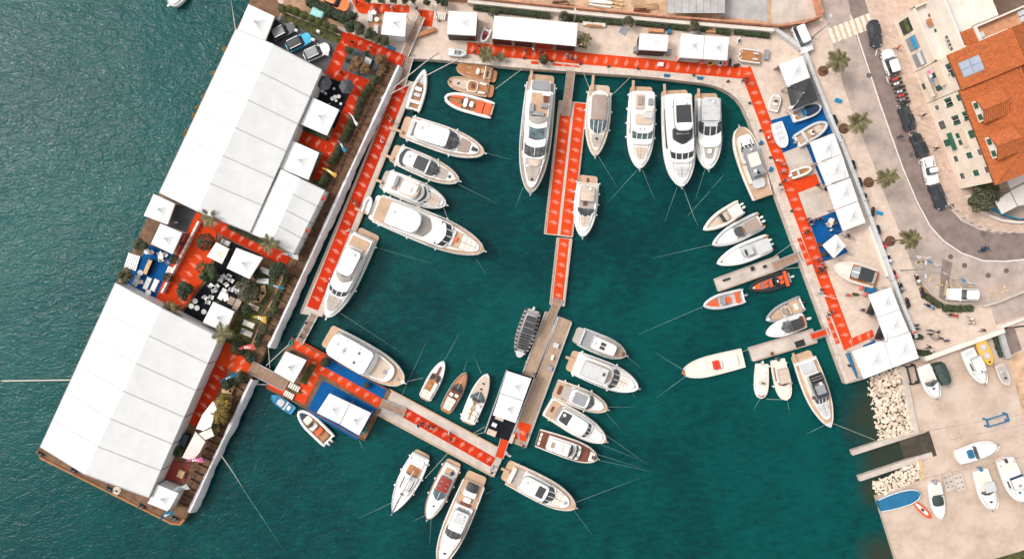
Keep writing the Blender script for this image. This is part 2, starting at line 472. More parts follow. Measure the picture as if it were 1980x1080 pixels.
# bay markings
bays = structure('parking_bay_markings')
for a, b in (((1696, 95), (1712, 92)), ((1693, 108), (1696, 95)), ((1716, 152), (1732, 146)), ((1713, 147), (1718, 160)), ((1734, 205), (1748, 200)), ((1757, 256), (1773, 250)), ((1757, 256), (1762, 270)), ((1777, 307), (1793, 301)), ((1773, 296), (1779, 318)), ((1799, 352), (1812, 346)), ((1792, 345), (1800, 362))):
    mk('painted_line', *stroke([a, b], .16, Q + .017), 'paintwhite', bays)
# worn orange lettering and arrows on the concrete apron
mk_ = structure('ground_lettering')
LET = [[(1796, 545), (1801, 532)], [(1809, 560), (1818, 540), (1822, 552)], [(1814, 552), (1821, 547)], [(1826, 570), (1832, 540), (1836, 556)], [(1830, 560), (1840, 552)],
       [(1847, 566), (1851, 545), (1859, 558)], [(1872, 572), (1876, 548)], [(1876, 548), (1882, 556)], [(1908, 577), (1912, 556), (1925, 573), (1929, 552)], [(1937, 567), (1943, 551), (1948, 562)], [(1774, 512), (1781, 494), (1786, 508)], [(1769, 508), (1790, 505)]]
for s in LET: mk('painted_stroke', *stroke(s, .30, Q + .018), 'paintyellow', mk_)
# concrete apron kerb with the shrub bed behind it
mk('apron_kerb', *(lambda m: (m.v, m.f))(MB().tube(PL([(1764, 514), (1773, 533), (1800, 567), (1826, 584.5), (1854, 590.5), (1892, 591), (1908, 588)], Q + .1), .16, 6)), 'concrete', kind='structure')
sheet('planting_bed', [(1776, 536), (1800, 569), (1826, 586), (1854, 592), (1890, 592), (1858, 606), (1834, 600), (1812, 594), (1796, 584), (1782, 562)], Q + .05, 'soil')
# ground overlays round the quay
sheet('soil_bank', [(545, -60), (548, 8), (560, 18), (680, 60), (690, 45), (650, 5), (640, -60)], Q + .02, 'soil')
sheet('building_site', [(840, -80), (850, 2), (1120, 26), (1300, 44), (1500, 60), (1586, 38), (1566, -80)], Q + .02, 'dirt')
sheet('site_slab', [(1396, -60), (1394, 32), (1484, 42), (1480, -60)], Q + .05, 'concretegrey')
sheet('site_floor', [(1490, -60), (1492, 50), (1578, 34), (1560, -60)], Q + .035, 'concrete')
for nm, pts, mt in (('display_floor', [(1515, 296), (1560, 282), (1574, 320), (1530, 336)], 'concrete'), ('display_floor', [(1543, 375), (1588, 364), (1602, 407), (1559, 421)], 'concrete')):
    sheet(nm, pts, Q + .03, mt)
# shrub-bed wall of the plaza and yard wall
def wall(name, label, pts, w, z0, h, mat, cat='wall', seg=None, gap=0.02, part='wall_panel', group=None):
    """wall of butted lengths, each its own part"""
    t = thing(name, label, cat, P(*pts[0], z0), 0, group)
    for a, b in zip(pts[:-1], pts[1:]):
        c, ln, hd = frame(a, b, z0); n = max(1, round(ln / seg)) if seg else 1
        for i in range(n):
            d = ln / n
            o = MB().box((d / 2, 0, h / 2), (d - gap, w, h)).build(part, mat, t)
            o.location = c - t.location + Matrix.Rotation(hd, 3, 'Z') @ Vector((i * d, 0, 0)); o.rotation_euler = (0, 0, hd)
    return t
wall('boundary_wall', 'long white wall between the walking plaza and the boat yard', [(1778, 692), (1930, 637)], .75, YZ, 1.5, 'plasterwhite', seg=4.0)
wall('boundary_wall', 'low wall turning up beside the dark ramp at the right edge', [(1926, 631), (1966, 616), (1988, 608)], .4, YZ, 1.3, 'plasterwhite', seg=4.0)
wall('retaining_wall', 'low pale wall along the lane above the plaza', [(1896, 591), (1924, 583), (1990, 556)], .4, Q, .8, 'concrete', seg=4.0)
sheet('ramp', [(1930, 642), (1960, 628), (1976, 676), (1948, 688)], YZ + .05, 'asphalt')
sheet('sand_lot', [(1950, 690), (1990, 674), (2100, 700), (2100, 860), (1990, 830), (1978, 800)], YZ + .02, 'dirt')
sheet('grass_verge', [(1880, 1092), (1970, 1066), (2100, 1020), (2100, 1200), (1860, 1200)], YZ + .02, 'grass')
# concrete yard joints
for a, b in (((1775, 835), (1980, 800)), ((1845, 806), (1860, 850)), ((1835, 850), (1990, 818)), ((1785, 925), (1990, 880))):
    mk('yard_joint', *stroke([a, b], .09, YZ + .006), 'quaywall', kind='structure')

# ---------------------------------------------------------------- slipway and rock armour
slip = mk('slipway', [P(1814, 850, YZ - .02), P(1814, 882, YZ - .02), P(1798, 828, YZ - .02)] + [P(1640, 920, -1.6), P(1630, 885, -1.6)], [(0, 2, 4, 3, 1)], 'slipmat', kind='structure')
def beam(name, p0, p1, w, z0, z1, mat, **pr):
    c, ln, h = frame(p0, p1, z1)
    return MB().box((ln / 2, 0, (z0 - z1) / 2), (ln, w, z1 - z0)).build(name, mat, loc=c, rotz=h, **pr)
beam('slip_wall', (1648, 875), (1796, 828), .85, -2, .75, 'concrete', label='upper concrete side wall of the boat slipway', cat='wall')
beam('slip_wall', (1662, 925), (1806, 877), .85, -2, .75, 'concrete', label='lower concrete side wall of the boat slipway', cat='wall')
beam('armour_wall', (1745, 708), (1772, 838), .9, -1, 1.25, 'concrete', label='concrete kerb wall between the rocks and the boat yard', cat='wall')
beam('armour_kerb', (1779, 888), (1786, 928), .5, -1, 1.05, 'paintyellow', label='yellow painted kerb at the end of the small rock pile', cat='kerb')
def rock_mesh(i):
    rnd = random.Random(100 + i)
    import bmesh
    bm = bmesh.new()
    bmesh.ops.create_icosphere(bm, subdivisions=2, radius=1.1)
    ax = [Vector((rnd.gauss(0, 1), rnd.gauss(0, 1), rnd.gauss(0, 1))).normalized() for _ in range(7)]
    for v in bm.verts:
        for a in ax:                      # chop flat faces
            d = v.co.dot(a); lim = 0.52
            if d > lim: v.co -= a * (d - lim) * 0.92
    me = bpy.data.meshes.new('rock'); bm.to_mesh(me); bm.free()
    return me
ROCKS = [rock_mesh(i) for i in range(7)]
def inside(p, poly):
    c = False; n = len(poly)
    for i in range(n):
        a, b = poly[i], poly[i - 1]
        if (a[1] > p[1]) != (b[1] > p[1]) and p[0] < (b[0] - a[0]) * (p[1] - a[1]) / (b[1] - a[1]) + a[0]: c = not c
    return c
def armour(name, poly, slope, n, rmin, rmax):
    base = mk(name, [P(x, y, slope(x, y) - .55) for x, y in poly], [tuple(range(len(poly)))[::-1]], 'stonewet', kind='structure')
    xs = [p[0] for p in poly]; ys = [p[1] for p in poly]
    placed = []; tries = 0; rnd = random.Random(5)
    while len(placed) < n and tries < 9000:
        tries += 1
        x, y = rnd.uniform(min(xs), max(xs)), rnd.uniform(min(ys), max(ys))
        if not inside((x, y), poly): continue
        r = rnd.uniform(rmin, rmax) if tries < 5000 else rmin * .8
        if any(hypot(x - a, y - b) < (r + q) * .78 for a, b, q in placed): continue
        placed.append((x, y, r))
    for x, y, r in placed:
        z = slope(x, y)
        me = ROCKS[rnd.randrange(7)]
        o = link('rock', me.copy() if z < .12 else me, base)
        m = MATS['stone' if z >= .12 else 'stonewet']
        if not o.data.materials: o.data.materials.append(m)
        o.location = P(x, y, z - .1); o.rotation_euler = (rnd.uniform(-.5, .5), rnd.uniform(-.5, .5), rnd.uniform(0, 6.3))
        k = r / 12 * 1.26; o.scale = (k * rnd.uniform(.95, 1.3), k * rnd.uniform(.8, 1.0), k * rnd.uniform(.7, .95))
armour('rock_armour', [(1673, 735), (1742, 706), (1769, 838), (1738, 846), (1704, 858), (1694, 830), (1686, 795), (1678, 765)], lambda x, y: max(-.35, min(1.0, (x - 1682 - (y - 740) * .17) / 42)), 300, 3.1, 6.4)
armour('rock_armour', [(1686, 934), (1778, 892), (1784, 922), (1740, 944), (1697, 958)], lambda x, y: max(-.3, min(.85, (x - 1684) / 30)), 130, 2.6, 5.2)

# ---------------------------------------------------------------- floating docks and piers
def dock(name, label, quad, z0, z1, mat, cat='dock', trim=None, ang=None):
    """float with a raised edge timber on both long sides; long side = quad[0]->quad[3]"""
    a = P(*quad[0], z1); d = P(*quad[3], z1) - a; h = atan2(d.y, d.x)
    t = thing(name, label, cat, Vector((a.x, a.y, 0)), h)
    inv = Matrix.Rotation(-h, 3, 'Z')
    q = [inv @ (P(x, y, z1) - a) for x, y in quad]
    MB().prism(q, z0, z1).build('deck', mat, t)
    if trim:
        for s, e in ((0, 3), (1, 2)):
            c = (q[0] + q[1] + q[2] + q[3]) / 4
            p0, p1 = q[s] + (c - q[s]) * .02, q[e] + (c - q[e]) * .02
            dd = p1 - p0
            MB().box(((p0 + p1) / 2).to_tuple()[:2] + (z1 + .05,), (dd.length, .22, .14), atan2(dd.y, dd.x)).build('edge_timber', trim, t)
    return t
D = 0.55
dock('floating_dock', 'long narrow dock with red carpet beside the exhibition barge', [(771, 150), (803, 160), (623, 612), (580, 606)], -.4, D, 'concrete', trim='teakgrey')
dock('floating_dock', 'wide central pier carrying two red carpet lanes', [(1081, 194), (1135, 199), (1107, 459), (1052, 452)], -.4, D, 'concrete', trim='teakgrey')
dock('floating_dock', 'narrow lower half of the central red pier', [(1077, 459), (1106, 461), (1091, 592), (1063, 589)], -.4, D, 'concrete', trim='teakgrey')
dock('timber_pier', 'brown plank pier lane beside the moored cabin cruisers', [(1081, 611), (1106, 621), (1016, 866), (985, 853)], -.4, D, 'piertimber', trim='concretegrey')
dock('timber_pier', 'shorter brown plank pier lane beside the dark tour boat', [(1055, 601), (1079, 610), (1034, 731), (1010, 722)], -.4, D, 'piertimber', trim='concretegrey')
dock('tent_float', 'float with black lounge floor under the long white tent', [(980, 713), (1033, 732), (986, 852), (936, 837)], -.4, D - .02, 'carpetblack', trim='alu')
dock('concrete_pontoon', 'beige concrete pontoon with red carpet at the harbour mouth', [(752, 751), (978, 872), (955, 922), (727, 800)][:1] + [(727, 800), (955, 922), (978, 872)], -.5, D + .15, 'concrete', trim='teak')
dock('finger_pier', 'pale finger pier between the grey and black inflatables', [(1381, 539), (1389, 563), (1513, 519), (1505, 494)], -.4, D, 'concrete', trim='teakgrey')
dock('finger_pier', 'pale finger pier beneath the two small open motorboats', [(1447, 672), (1456, 698), (1581, 661), (1572, 635)], -.4, D, 'concrete', trim='teakgrey')
PLZ = 0.8
dock('exhibition_pontoon', 'square brown pontoon with red and blue carpets and three tents', [(564, 651), (514, 747), (704, 852), (757, 755)], -.6, PLZ, 'deckrust', trim='rust')

# gangways
def gangway(label, p0, p1, wpx, z0, z1, mat='gangtimber', rail=True, cat='gangway'):
    a, b = P(*p0, z0), P(*p1, z1); d = b - a; h = atan2(d.y, d.x); ln = Vector((d.x, d.y)).length; w = wpx / 12
    t = thing('gangway', label, cat, a, h)
    tilt = -atan2(d.z, ln); n = max(3, int(ln / .45)); L = d.length
    o = Matrix.Rotation(tilt, 4, 'Y')
    for i in range(n):
        e = MB().box(((i + .5) * L / n, 0, .04), (L / n - .03, w, .06)).build('plank', mat, t); e.rotation_euler = (0, tilt, 0)
    for s in (-1, 1):
        e = MB().box((L / 2, s * (w / 2 + .05), .02), (L, .12, .2)).build('side_beam', 'alu', t); e.rotation_euler = (0, tilt, 0)
        if rail:
            m = MB().tube([(0.1, s * (w / 2 + .06), .95), (L - .1, s * (w / 2 + .06), .95)], .035, 5)
            for i in range(int(L / 1.6) + 2):
                x = .1 + (L - .2) * i / (int(L / 1.6) + 1); m.tube([(x, s * (w / 2 + .06), .1), (x, s * (w / 2 + .06), .95)], .025, 4)
            e = m.build('handrail', 'alu', t); e.rotation_euler = (0, tilt, 0)
    return t
gangway('long brown gangway descending from the north quay beside the square tent', (815, 32), (782, 108), 13, Q + .9, Q + .25)
gangway('short brown gangway landing on the red dock by the inflatable', (795, 103), (776, 166), 13, Q + .15, D + .12)
gangway('slim brown gangway from the north quay to the central red pier', (1104, 137), (1093.5, 225), 14, Q + .1, D + .12)
gangway('skewed brown gangway between central pier and plank pier', (1081, 577), (1061, 622), 14, D + .1, D + .12)
gangway('narrow gangway with three people below the red side dock', (608, 608), (579, 662), 13, D + .1, PLZ + .1)
gangway('wide brown gangway from the barge to the square pontoon', (484, 709), (555, 745), 23, Q + .2, PLZ + .1, rail=False)
gangway('short brown gangway joining square pontoon and concrete pontoon', (736, 778), (784, 798), 15, PLZ + .1, D + .3)
gangway('grey plank gangway from east quay to the upper finger pier', (1549, 493), (1494, 515), 15, Q + .1, D + .1, 'gangtimber')
gangway('red carpeted gangway from east quay to the lower finger pier', (1602, 639), (1568, 650), 12, Q + .1, D + .1, 'carpet')
gangway('red ramp linking concrete pontoon and plank pier', (976, 849), (965, 884), 15, D + .1, D + .3, 'carpet', rail=False)

# ---------------------------------------------------------------- exhibition barge
BZ = 1.5
barge = thing('exhibition_barge', 'huge flat barge with rust-brown deck carrying the big marquees', 'barge', P(420, 520, 0))
def child_prism(par, name, pts, z, z0, mat):
    o = MB().prism([p - Vector((par.location.x, par.location.y, 0)) for p in PL(pts, z)], z0, z).build(name, mat, par); return o
child_prism(barge, 'hull', [(72, 873), (78, 884), (332, 1012), (348, 1015), (358, 1004), (776, 128), (782, 112), (664, 62), (540, 12), (520, -40), (503, -40)], BZ, -1.0, 'deckrust')
MB().tube([P(x, y, BZ + .06) - Vector((barge.location.x, barge.location.y, 0)) for x, y in ((560, 1), (73, 871), (80, 885), (332, 1011), (348, 1013), (357, 1003))][1:], .2, 7).build('rim_timber', 'wood', barge)
for i, (x, y) in enumerate(((79, 876), (143, 908), (212, 944), (275, 977), (338, 1000))):
    o = MB().lathe([(.2, 0), (.2, .5), (.26, .55), (.1, .6)], (-.3, 0, 0), 10).lathe([(.2, 0), (.2, .5), (.26, .55), (.1, .6)], (.3, 0, 0), 10).box((0, 0, .05), (1.1, .5, .1)).build('mooring_bitts', 'charcoal', barge, True); o.location = P(x, y, BZ) - barge.location; o.rotation_euler = (0, 0, -.46)
MB().tube([(.7 * cos(i * .7) * (1 - i / 60), .7 * sin(i * .7) * (1 - i / 60), .06 + .003 * i) for i in range(44)], .06, 5).build('rope_coil', 'rope', barge).location = P(226, 948, BZ) - barge.location
# bulwark trough with stiffeners along the harbour side
for p0, p1, n in (((770, 128), (520, 655), 34), ((484, 733), (362, 985), 17)):
    c, ln, h = frame(p0, p1, BZ)
    for off, nm in ((0.45, 'bulwark_plate'), (-1.55, 'inner_rail')):
        pr = Matrix.Rotation(h, 3, 'Z') @ Vector((0, off, 0))
        o = MB().box((ln / 2, 0, .45 if off > 0 else .5), (ln, .1, .9 if off > 0 else .16)).build(nm, 'rust', barge)
        o.location = c + pr - barge.location; o.rotation_euler = (0, 0, h)
    me = None
    for i in range(n):
        s = (i + .5) / n * ln
        if me is None:
            o = MB().box((0, -.5, .34), (.12, 1.8, .5)).box((0, -1.5, .2), (.2, .16, .7)).build('stiffener', 'rust', barge); me = o.data
        else: o = link('stiffener', me, barge)
        o.location = c + Matrix.Rotation(h, 3, 'Z') @ Vector((s, 0, 0)) - barge.location; o.rotation_euler = (0, 0, h)
# white fabric skirt over the harbour side
plain('skirt', (0.60, 0.585, 0.60), 0.6, 0.1, 0.8)  # white cloth, greyed in its colour for the weaker light on its slope
def skirt(label, p0, p1, seed):
    c, ln, h = frame(p0, p1, BZ); rnd = random.Random(seed); n = int(ln / .5); prof = 7
    v = []; f = []; w = 0
    for i in range(n + 1):
        w = w * .8 + rnd.uniform(-.13, .13)
        for j in range(prof):
            a = pi * j / (prof - 1)
            v.append((i * ln / n, .52 + (.46 + w * .5) * -cos(a) + .25 * w, .62 + .34 * sin(a) - (1.3 * max(0, j - 3.2) / 3)))
        if i: f += [((i - 1) * prof + j, i * prof + j, i * prof + j + 1, (i - 1) * prof + j + 1) for j in range(prof - 1)]
    o = mk('fabric_skirt', v, f, 'skirt', None, smooth=True, label=label, cat='fender'); o.location = c; o.rotation_euler = (0, 0, h)
skirt('long white fabric skirt along the upper barge side', (769, 128), (519, 668), 1)
skirt('shorter white fabric skirt along the lower barge side', (487, 729), (366, 984), 2)

# ---------------------------------------------------------------- carpets with printed marks
def logo_mesh():
    v = []; f = []
    def st(pts, w0):
        k = len(v)
        for i, (x, y) in enumerate(pts):
            s = i / (len(pts) - 1); w = w0 * (0.35 + sin(pi * min(1, s * .9 + .05)))
            v.append((x - w / 2, y, 0)); v.append((x + w / 2, y, 0))
            if i: f.append((k + 2 * i - 2, k + 2 * i - 1, k + 2 * i + 1, k + 2 * i))
    for x0, a, b, c, w in ((-.30, -.34, .36, .05, .03), (-.13, -.66, .52, .07, .036), (.05, -.70, .70, -.05, .03), (.20, -.30, .72, -.09, .036), (.34, -.10, .5, -.03, .03)):
        st([(x0 + c * sin(pi * s) + .05 * s, lerp(a, b, s)) for s in [i / 7 for i in range(8)]], w)
    me = bpy.data.meshes.new('printed_logo'); me.from_pydata(v, [], [tuple(reversed(q)) if False else q for q in f]); me.materials.append(MATS['print']); return me
LOGO = logo_mesh()
ZC = [0]
def runner(label, p0, p1, wpx, z, logos=True, mat='carpet', step=1.64, start=.9, end=.6, flip=False):
    ZC[0] += 1; z += ZC[0] * .0013
    c, ln, h = frame(p0, p1, z); w = wpx / 12
    t = thing('carpet', label, 'carpet', c, h)
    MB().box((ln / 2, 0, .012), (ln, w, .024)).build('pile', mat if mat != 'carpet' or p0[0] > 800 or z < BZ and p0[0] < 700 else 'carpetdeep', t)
    if logos:
        s = start; k = min(1.0, w / 1.9)
        while s < ln - end:
            o = link('printed_logo', LOGO, t); o.location = (s, 0, .027); o.scale = (1, k, 1); o.rotation_euler = (0, 0, pi if flip else 0); s += step
    return t
def rug(label, pts, z, mat='carpet', name='carpet', cat='carpet', marks=(), ang=0.0):
    ZC[0] += 1; z += ZC[0] * .0013
    c = P(sum(p[0] for p in pts) / len(pts), sum(p[1] for p in pts) / len(pts), z)
    t = thing(name, label, cat, c)
    MB().prism([p - c for p in PL(pts, z)], 0.0, .026).build('pile', mat, t)
    for x, y in marks:
        o = link('printed_logo', LOGO, t); o.location = P(x, y, z) - c + Vector((0, 0, .029)); o.rotation_euler = (0, 0, ang)
    return t
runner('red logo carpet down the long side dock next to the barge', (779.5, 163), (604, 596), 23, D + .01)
runner('left red logo carpet lane on the central pier', (1093, 222), (1067, 452), 21, D + .01)
runner('right red logo carpet lane on the central pier', (1122, 200), (1094, 455), 21.5, D + .01)
runner('red logo carpet on the narrow lower central pier', (1091, 461), (1077.5, 588), 19, D + .01)
runner('red logo carpet along the concrete pontoon', (780, 795.5), (953.5, 893), 19.5, D + .16)
runner('red logo carpet running west to east along the north quay', (903, 93), (1444, 142), 22, Q + .01, flip=True)
runner('red logo carpet running down the east quay', (1441, 132), (1641, 668), 21.5, Q + .024)
runner('red diagonal logo carpet across the square pontoon', (596, 697), (735, 779), 19, PLZ + .01)
runner('short red logo carpet at the top corner of the square pontoon', (568, 662), (628, 694), 20, PLZ + .02)
runner('red logo carpet branch towards the lower edge of the square pontoon', (612, 712), (578, 776), 24, PLZ + .014)
rug('small red carpet on the pontoon under the wide gangway', [(520, 738), (556, 752), (549, 768), (515, 750)], PLZ + .01)
rug('red carpet pad at the foot of the plank pier', [(1004, 813.6), (1027.5, 821), (1016, 853), (995.6, 846.6)], D + .02, marks=[(1010, 835)], ang=-1.92)
rug('blue carpet beside the white-roofed trawler on the square pontoon', [(630, 690), (748, 752), (740, 770), (622, 706)], PLZ + .006, 'carpetblue')
rug('blue carpet round the double tent on the square pontoon', [(624, 735), (729, 790), (715, 808), (690, 850), (592, 795)], PLZ + .006, 'carpetblue')
rug('strip of green turf beside the pontoon tent', [(601, 700), (612, 706), (592, 744), (580, 738)], PLZ + .03, 'grass', 'turf_mat', 'turf mat')
rug('small green turf square by the white slatted pads', [(560, 745), (586, 757), (580, 762), (556, 752)], PLZ + .03, 'grass', 'turf_mat', 'turf mat')
# north quay and terrace pieces
rug('red carpet wedge on the top terrace beside the orange car', [(674, -12), (701, -12), (707, 6), (791.5, 11.5), (791, 24), (700, 27), (692, 23)], Q + .03, marks=[(718, 17), (738, 17), (758, 17), (777, 18)], ang=-.05)
rug('small red carpet at the head of the long gangway', [(809, 18), (839, 22), (834.5, 52), (814, 50)], Q + .03, marks=[(832, 28)])
rug('red carpet landing at the slim gangway of the north quay', [(1069, 122), (1121, 128), (1119, 137), (1068, 131)], Q + .03, marks=[(1088, 128), (1106, 131)])
rug('tiny red mat on the north quay beside a round shrub', [(1027, 118), (1041, 119), (1041, 127), (1027, 126)], Q + .03)
rug('narrow red carpet strip at the upper finger pier gangway', [(1538.5, 462), (1549, 459), (1570, 510), (1559, 514)], Q + .03, marks=[(1545, 470), (1552, 487), (1560, 503)], ang=-1.19)
rug('narrow red carpet strip at the lower finger pier gangway', [(1594, 616), (1604, 613), (1624, 662), (1613, 666)], Q + .04, marks=[(1600, 622), (1607, 641), (1614, 656)], ang=-1.19)
rug('red carpet stand floor beside the small dinghy on the east quay', [(1532, 349), (1577, 336), (1585, 356), (1542, 373)], Q + .04)
rug('red logo carpet leg turning to the corner tents', [(1627, 662), (1686, 637), (1690, 650), (1632, 676)], Q + .05, marks=[(1645, 661), (1662, 654), (1679, 648)], ang=.4)
rug('blue carpet stand with small boats below the black tent', [(1490, 233), (1592, 203), (1612, 256), (1567, 274), (1514, 295)], Q + .03, 'carpetblue')
rug('narrow blue carpet along the two upper east tents', [(1559, 282), (1567, 279), (1603, 366), (1596, 370)], Q + .04, 'carpetblue')
rug('blue carpet stand with visitors on the east quay', [(1564, 427), (1619, 407), (1632, 444), (1614, 458), (1640, 486), (1612, 500), (1592, 505)], Q + .03, 'carpetblue')
rug('blue carpet edge in front of the corner tents', [(1668, 668), (1698, 654), (1702, 664), (1670, 678)], Q + .055, 'carpetblue')
# barge pieces
rug('black carpet terrace with parasols on the upper barge', [(632, 150), (690, 168), (648, 250), (600, 215)], BZ + .01, 'carpetblack', marks=())
rug('grey car display floor on the upper barge', [(512, 52), (540, 30), (660, 80), (632, 150), (500, 95)], BZ + .008, 'carpetgrey')
rug('grey floor inside the planted corner of the barge', [(668, 108), (690, 92), (740, 115), (712, 158), (655, 138)], BZ + .008, 'carpetgrey')
rug('strip of green turf behind the display cars', [(553, 23), (560, 26), (662, 70), (655, 86), (630, 76), (548, 42)], BZ + .02, 'grass', 'turf_mat', 'turf mat')
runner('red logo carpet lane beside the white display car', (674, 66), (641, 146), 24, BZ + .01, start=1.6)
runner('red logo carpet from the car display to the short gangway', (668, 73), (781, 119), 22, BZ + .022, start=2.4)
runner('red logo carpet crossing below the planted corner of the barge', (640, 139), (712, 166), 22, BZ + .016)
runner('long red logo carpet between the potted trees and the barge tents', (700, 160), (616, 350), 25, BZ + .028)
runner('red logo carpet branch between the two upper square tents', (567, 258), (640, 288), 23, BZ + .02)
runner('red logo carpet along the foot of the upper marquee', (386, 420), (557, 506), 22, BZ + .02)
rug('wide red logo carpet with a long white post across it', [(380, 410), (394, 418), (420, 440), (412, 500), (390, 548), (352, 600), (300, 578)], BZ + .012, marks=[(384, 496), (374, 512), (365, 528), (356, 542), (334, 480), (322, 505), (345, 450), (352, 580)], ang=-2.0)
rug('black lounge carpet among the white chairs', [(432, 460), (505, 494), (480, 545), (448, 610), (400, 640), (352, 606), (396, 548), (425, 482)], BZ + .006, 'carpetblack')
rug('blue carpet lounge with sun beds on the barge edge', [(290, 474), (336, 492), (306, 566), (300, 580), (232, 552)], BZ + .01, 'carpetblue')
rug('grey patch of deck beside the small left tents', [(348, 388), (384, 412), (360, 460), (326, 440)], BZ + .006, 'carpetgrey')
rug('green turf lawn with loungers in the middle of the barge', [(505, 528), (548, 515), (470, 690), (430, 670), (462, 600)], BZ + .012, 'grass', 'turf_mat', 'turf mat')
rug('wide red logo carpet leading to the barge gangway', [(437, 660), (452, 668), (486, 708), (474, 728), (420, 702)], BZ + .03, marks=[(450, 690), (468, 700), (446, 706), (462, 714)], ang=-.52)
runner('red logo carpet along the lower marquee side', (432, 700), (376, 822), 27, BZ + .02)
# ================================================================ TENTS
def surf(par, name, q, mat, nu=5, nv=4, sag=0.0, org=Vector((0, 0, 0)), smooth=True, prof=None):
    """cloth panel over four corners a,b,c,d (u along a->b, v along a->d), sagging in the middle"""
    a, b, c, d = q; v = []; f = []
    for j in range(nv + 1):
        for i in range(nu + 1):
            s, t = i / nu, j / nv
            p = a.lerp(b, s).lerp(d.lerp(c, s), t) - org
            p.z -= sag * 16 * s * (1 - s) * t * (1 - t)
            if prof: p.z += prof(s, t)
            v.append(p)
    w = nu + 1
    for j in range(nv):
        for i in range(nu): f.append((j * w + i, j * w + i + 1, (j + 1) * w + i + 1, (j + 1) * w + i))
    return mk(name, v, f, mat, par, None, smooth)
def marquee(label, A, Rt, B, C, Rb, Dd, base, ze, zr, bays, name='marquee', walls=True, sag=.11):
    """frame tent: A..D eave corners (plan px at eave height), Rt/Rb ridge ends"""
    a, b, c, d = P(*A, ze), P(*B, ze), P(*C, ze), P(*Dd, ze); rt, rb = P(*Rt, zr), P(*Rb, zr)
    o0 = (a + b + c + d) / 4; o0.z = base
    t = thing(name, label, 'tent', o0)
    for i in range(bays):
        s0, s1 = i / bays, (i + 1) / bays
        for e0, e1 in ((a, d), (b, c)):
            q = [e0.lerp(e1, s0), e0.lerp(e1, s1), rt.lerp(rb, s1), rt.lerp(rb, s0)]
            if e0 is b: q = [q[1], q[0], q[3], q[2]]
            surf(t, 'roof_panel', q, 'tent', 6, 5, sag * random.uniform(.7, 1.25), o0)
            if walls:
                g = [q[0].copy(), q[1].copy(), q[1].copy(), q[0].copy()]
                g[0].z = g[1].z = base
                surf(t, 'wall_panel', g, 'tentshade' if False else 'tent', 2, 2, 0, o0)
    for i in range(bays + 1):
        s = i / bays
        MB().tube([p - o0 + Vector((0, 0, .012)) for p in (a.lerp(d, s), rt.lerp(rb, s), b.lerp(c, s))], .085, 5).build('roof_seam', 'seam', t)
        for e0, e1 in ((a, d), (b, c)):
            p = e0.lerp(e1, s) - o0; MB().tube([(p.x, p.y, 0), (p.x, p.y, p.z)], .07, 6).build('post', 'alu', t)
    for e0, r, e1 in ((a, rt, b), (d, rb, c)):
        if walls:
            mk('gable', [Vector((e0.x, e0.y, base)) - o0, Vector((e1.x, e1.y, base)) - o0, e1 - o0, r - o0, e0 - o0], [(0, 1, 2, 3, 4)], 'tent', t)
        else: MB().tube([e0 - o0, r - o0, e1 - o0], .06, 5).build('gable_beam', 'alu', t)
    for e0, e1 in ((a, d), (b, c)):
        MB().tube([e0 - o0, e1 - o0], .07, 5).build('eave_beam', 'seam', t)
    return t
marquee('huge upper white marquee with six roof bays on the barge', (456, 57), (528, 86), (622, 135), (483, 449), (382, 408), (308, 372), BZ, 4.8, 7.0, 6)
marquee('huge lower white marquee with six roof bays on the barge', (223, 547), (312, 595), (424, 651), (287, 961), (164, 916), (78, 863), BZ, 4.8, 7.2, 6)
marquee('medium white marquee joined to the side of the upper marquee', (543, 327), (580, 345), (628, 368), (567, 491), (525, 467), (484, 450), BZ, 4.4, 5.6, 4, sag=.08)

def pagoda(label, c4, base, ze=None, rise=.58, mat='tent', walls=(), name='pagoda_tent', valance=.32, curve=.72, fin=True, legs=True, wallmat='tent'):
    """square tent with a swept peak; c4 eave corners clockwise in plan px"""
    ze = base + 2.7 if ze is None else ze
    q = [P(x, y, ze) for x, y in c4]
    o0 = sum(q, Vector()) / 4; ap = o0.copy(); ap.z = ze + rise; o0.z = base
    t = thing(name, label, 'tent', o0)
    n = 7; m = 6
    for k in range(4):
        a, b = q[k], q[(k + 1) % 4]; v = []; f = []
        for j in range(n + 1):
            s = j / n
            zz = ze + rise * ((1 - curve) * s ** 1.0 + curve * s ** 3.2)
            for i in range(m + 1):
                p = a.lerp(b, i / m).lerp(Vector((ap.x, ap.y, ze)), s * .985); p.z = zz - .05 * sin(pi * i / m) * (1 - s) * (s + .15) * 3 * (1 if rise > .8 else .35)
                v.append(p - o0)
        w = m + 1
        for j in range(n):
            for i in range(m): f.append((j * w + i, j * w + i + 1, (j + 1) * w + i + 1, (j + 1) * w + i))
        mk('roof_panel', v, f, mat, t, None, True)
        e = [a, b, b.copy(), a.copy()]; e[2].z = e[3].z = ze - valance
        e = [e[3], e[2], e[1], e[0]]
        surf(t, 'valance', e, mat, 6, 1, 0, o0)
        if legs:
            lp = a.lerp(Vector((ap.x, ap.y, ze)), .03) - o0
            MB().tube([(lp.x, lp.y, 0), (lp.x, lp.y, ze - base)], .06, 6).build('leg', 'alu', t)
        if k in walls:
            g = [a.lerp(o0, .015), b.lerp(o0, .015)]; g = [Vector((p.x, p.y, base)) for p in g] + [Vector((p.x, p.y, ze - .1)) for p in g[::-1]]
            surf(t, 'side_wall', g, wallmat, 4, 2, 0, o0)
    if fin: MB().lathe([(.11, 0), (.09, .12), (.02, .3)], ap - o0 - Vector((0, 0, .05)), 8).build('peak_cap', 'seam', t)
    return t
pagoda('square white tent at the top end of the upper marquee', [(480.4, 8.5), (531, 32), (512, 81), (459, 58.5)], BZ, rise=.8, walls=(0, 2, 3))
pagoda('square white tent below the black parasols on the barge', [(604.6, 188.5), (655.6, 212), (632, 262), (581, 240)], BZ, walls=(3,))
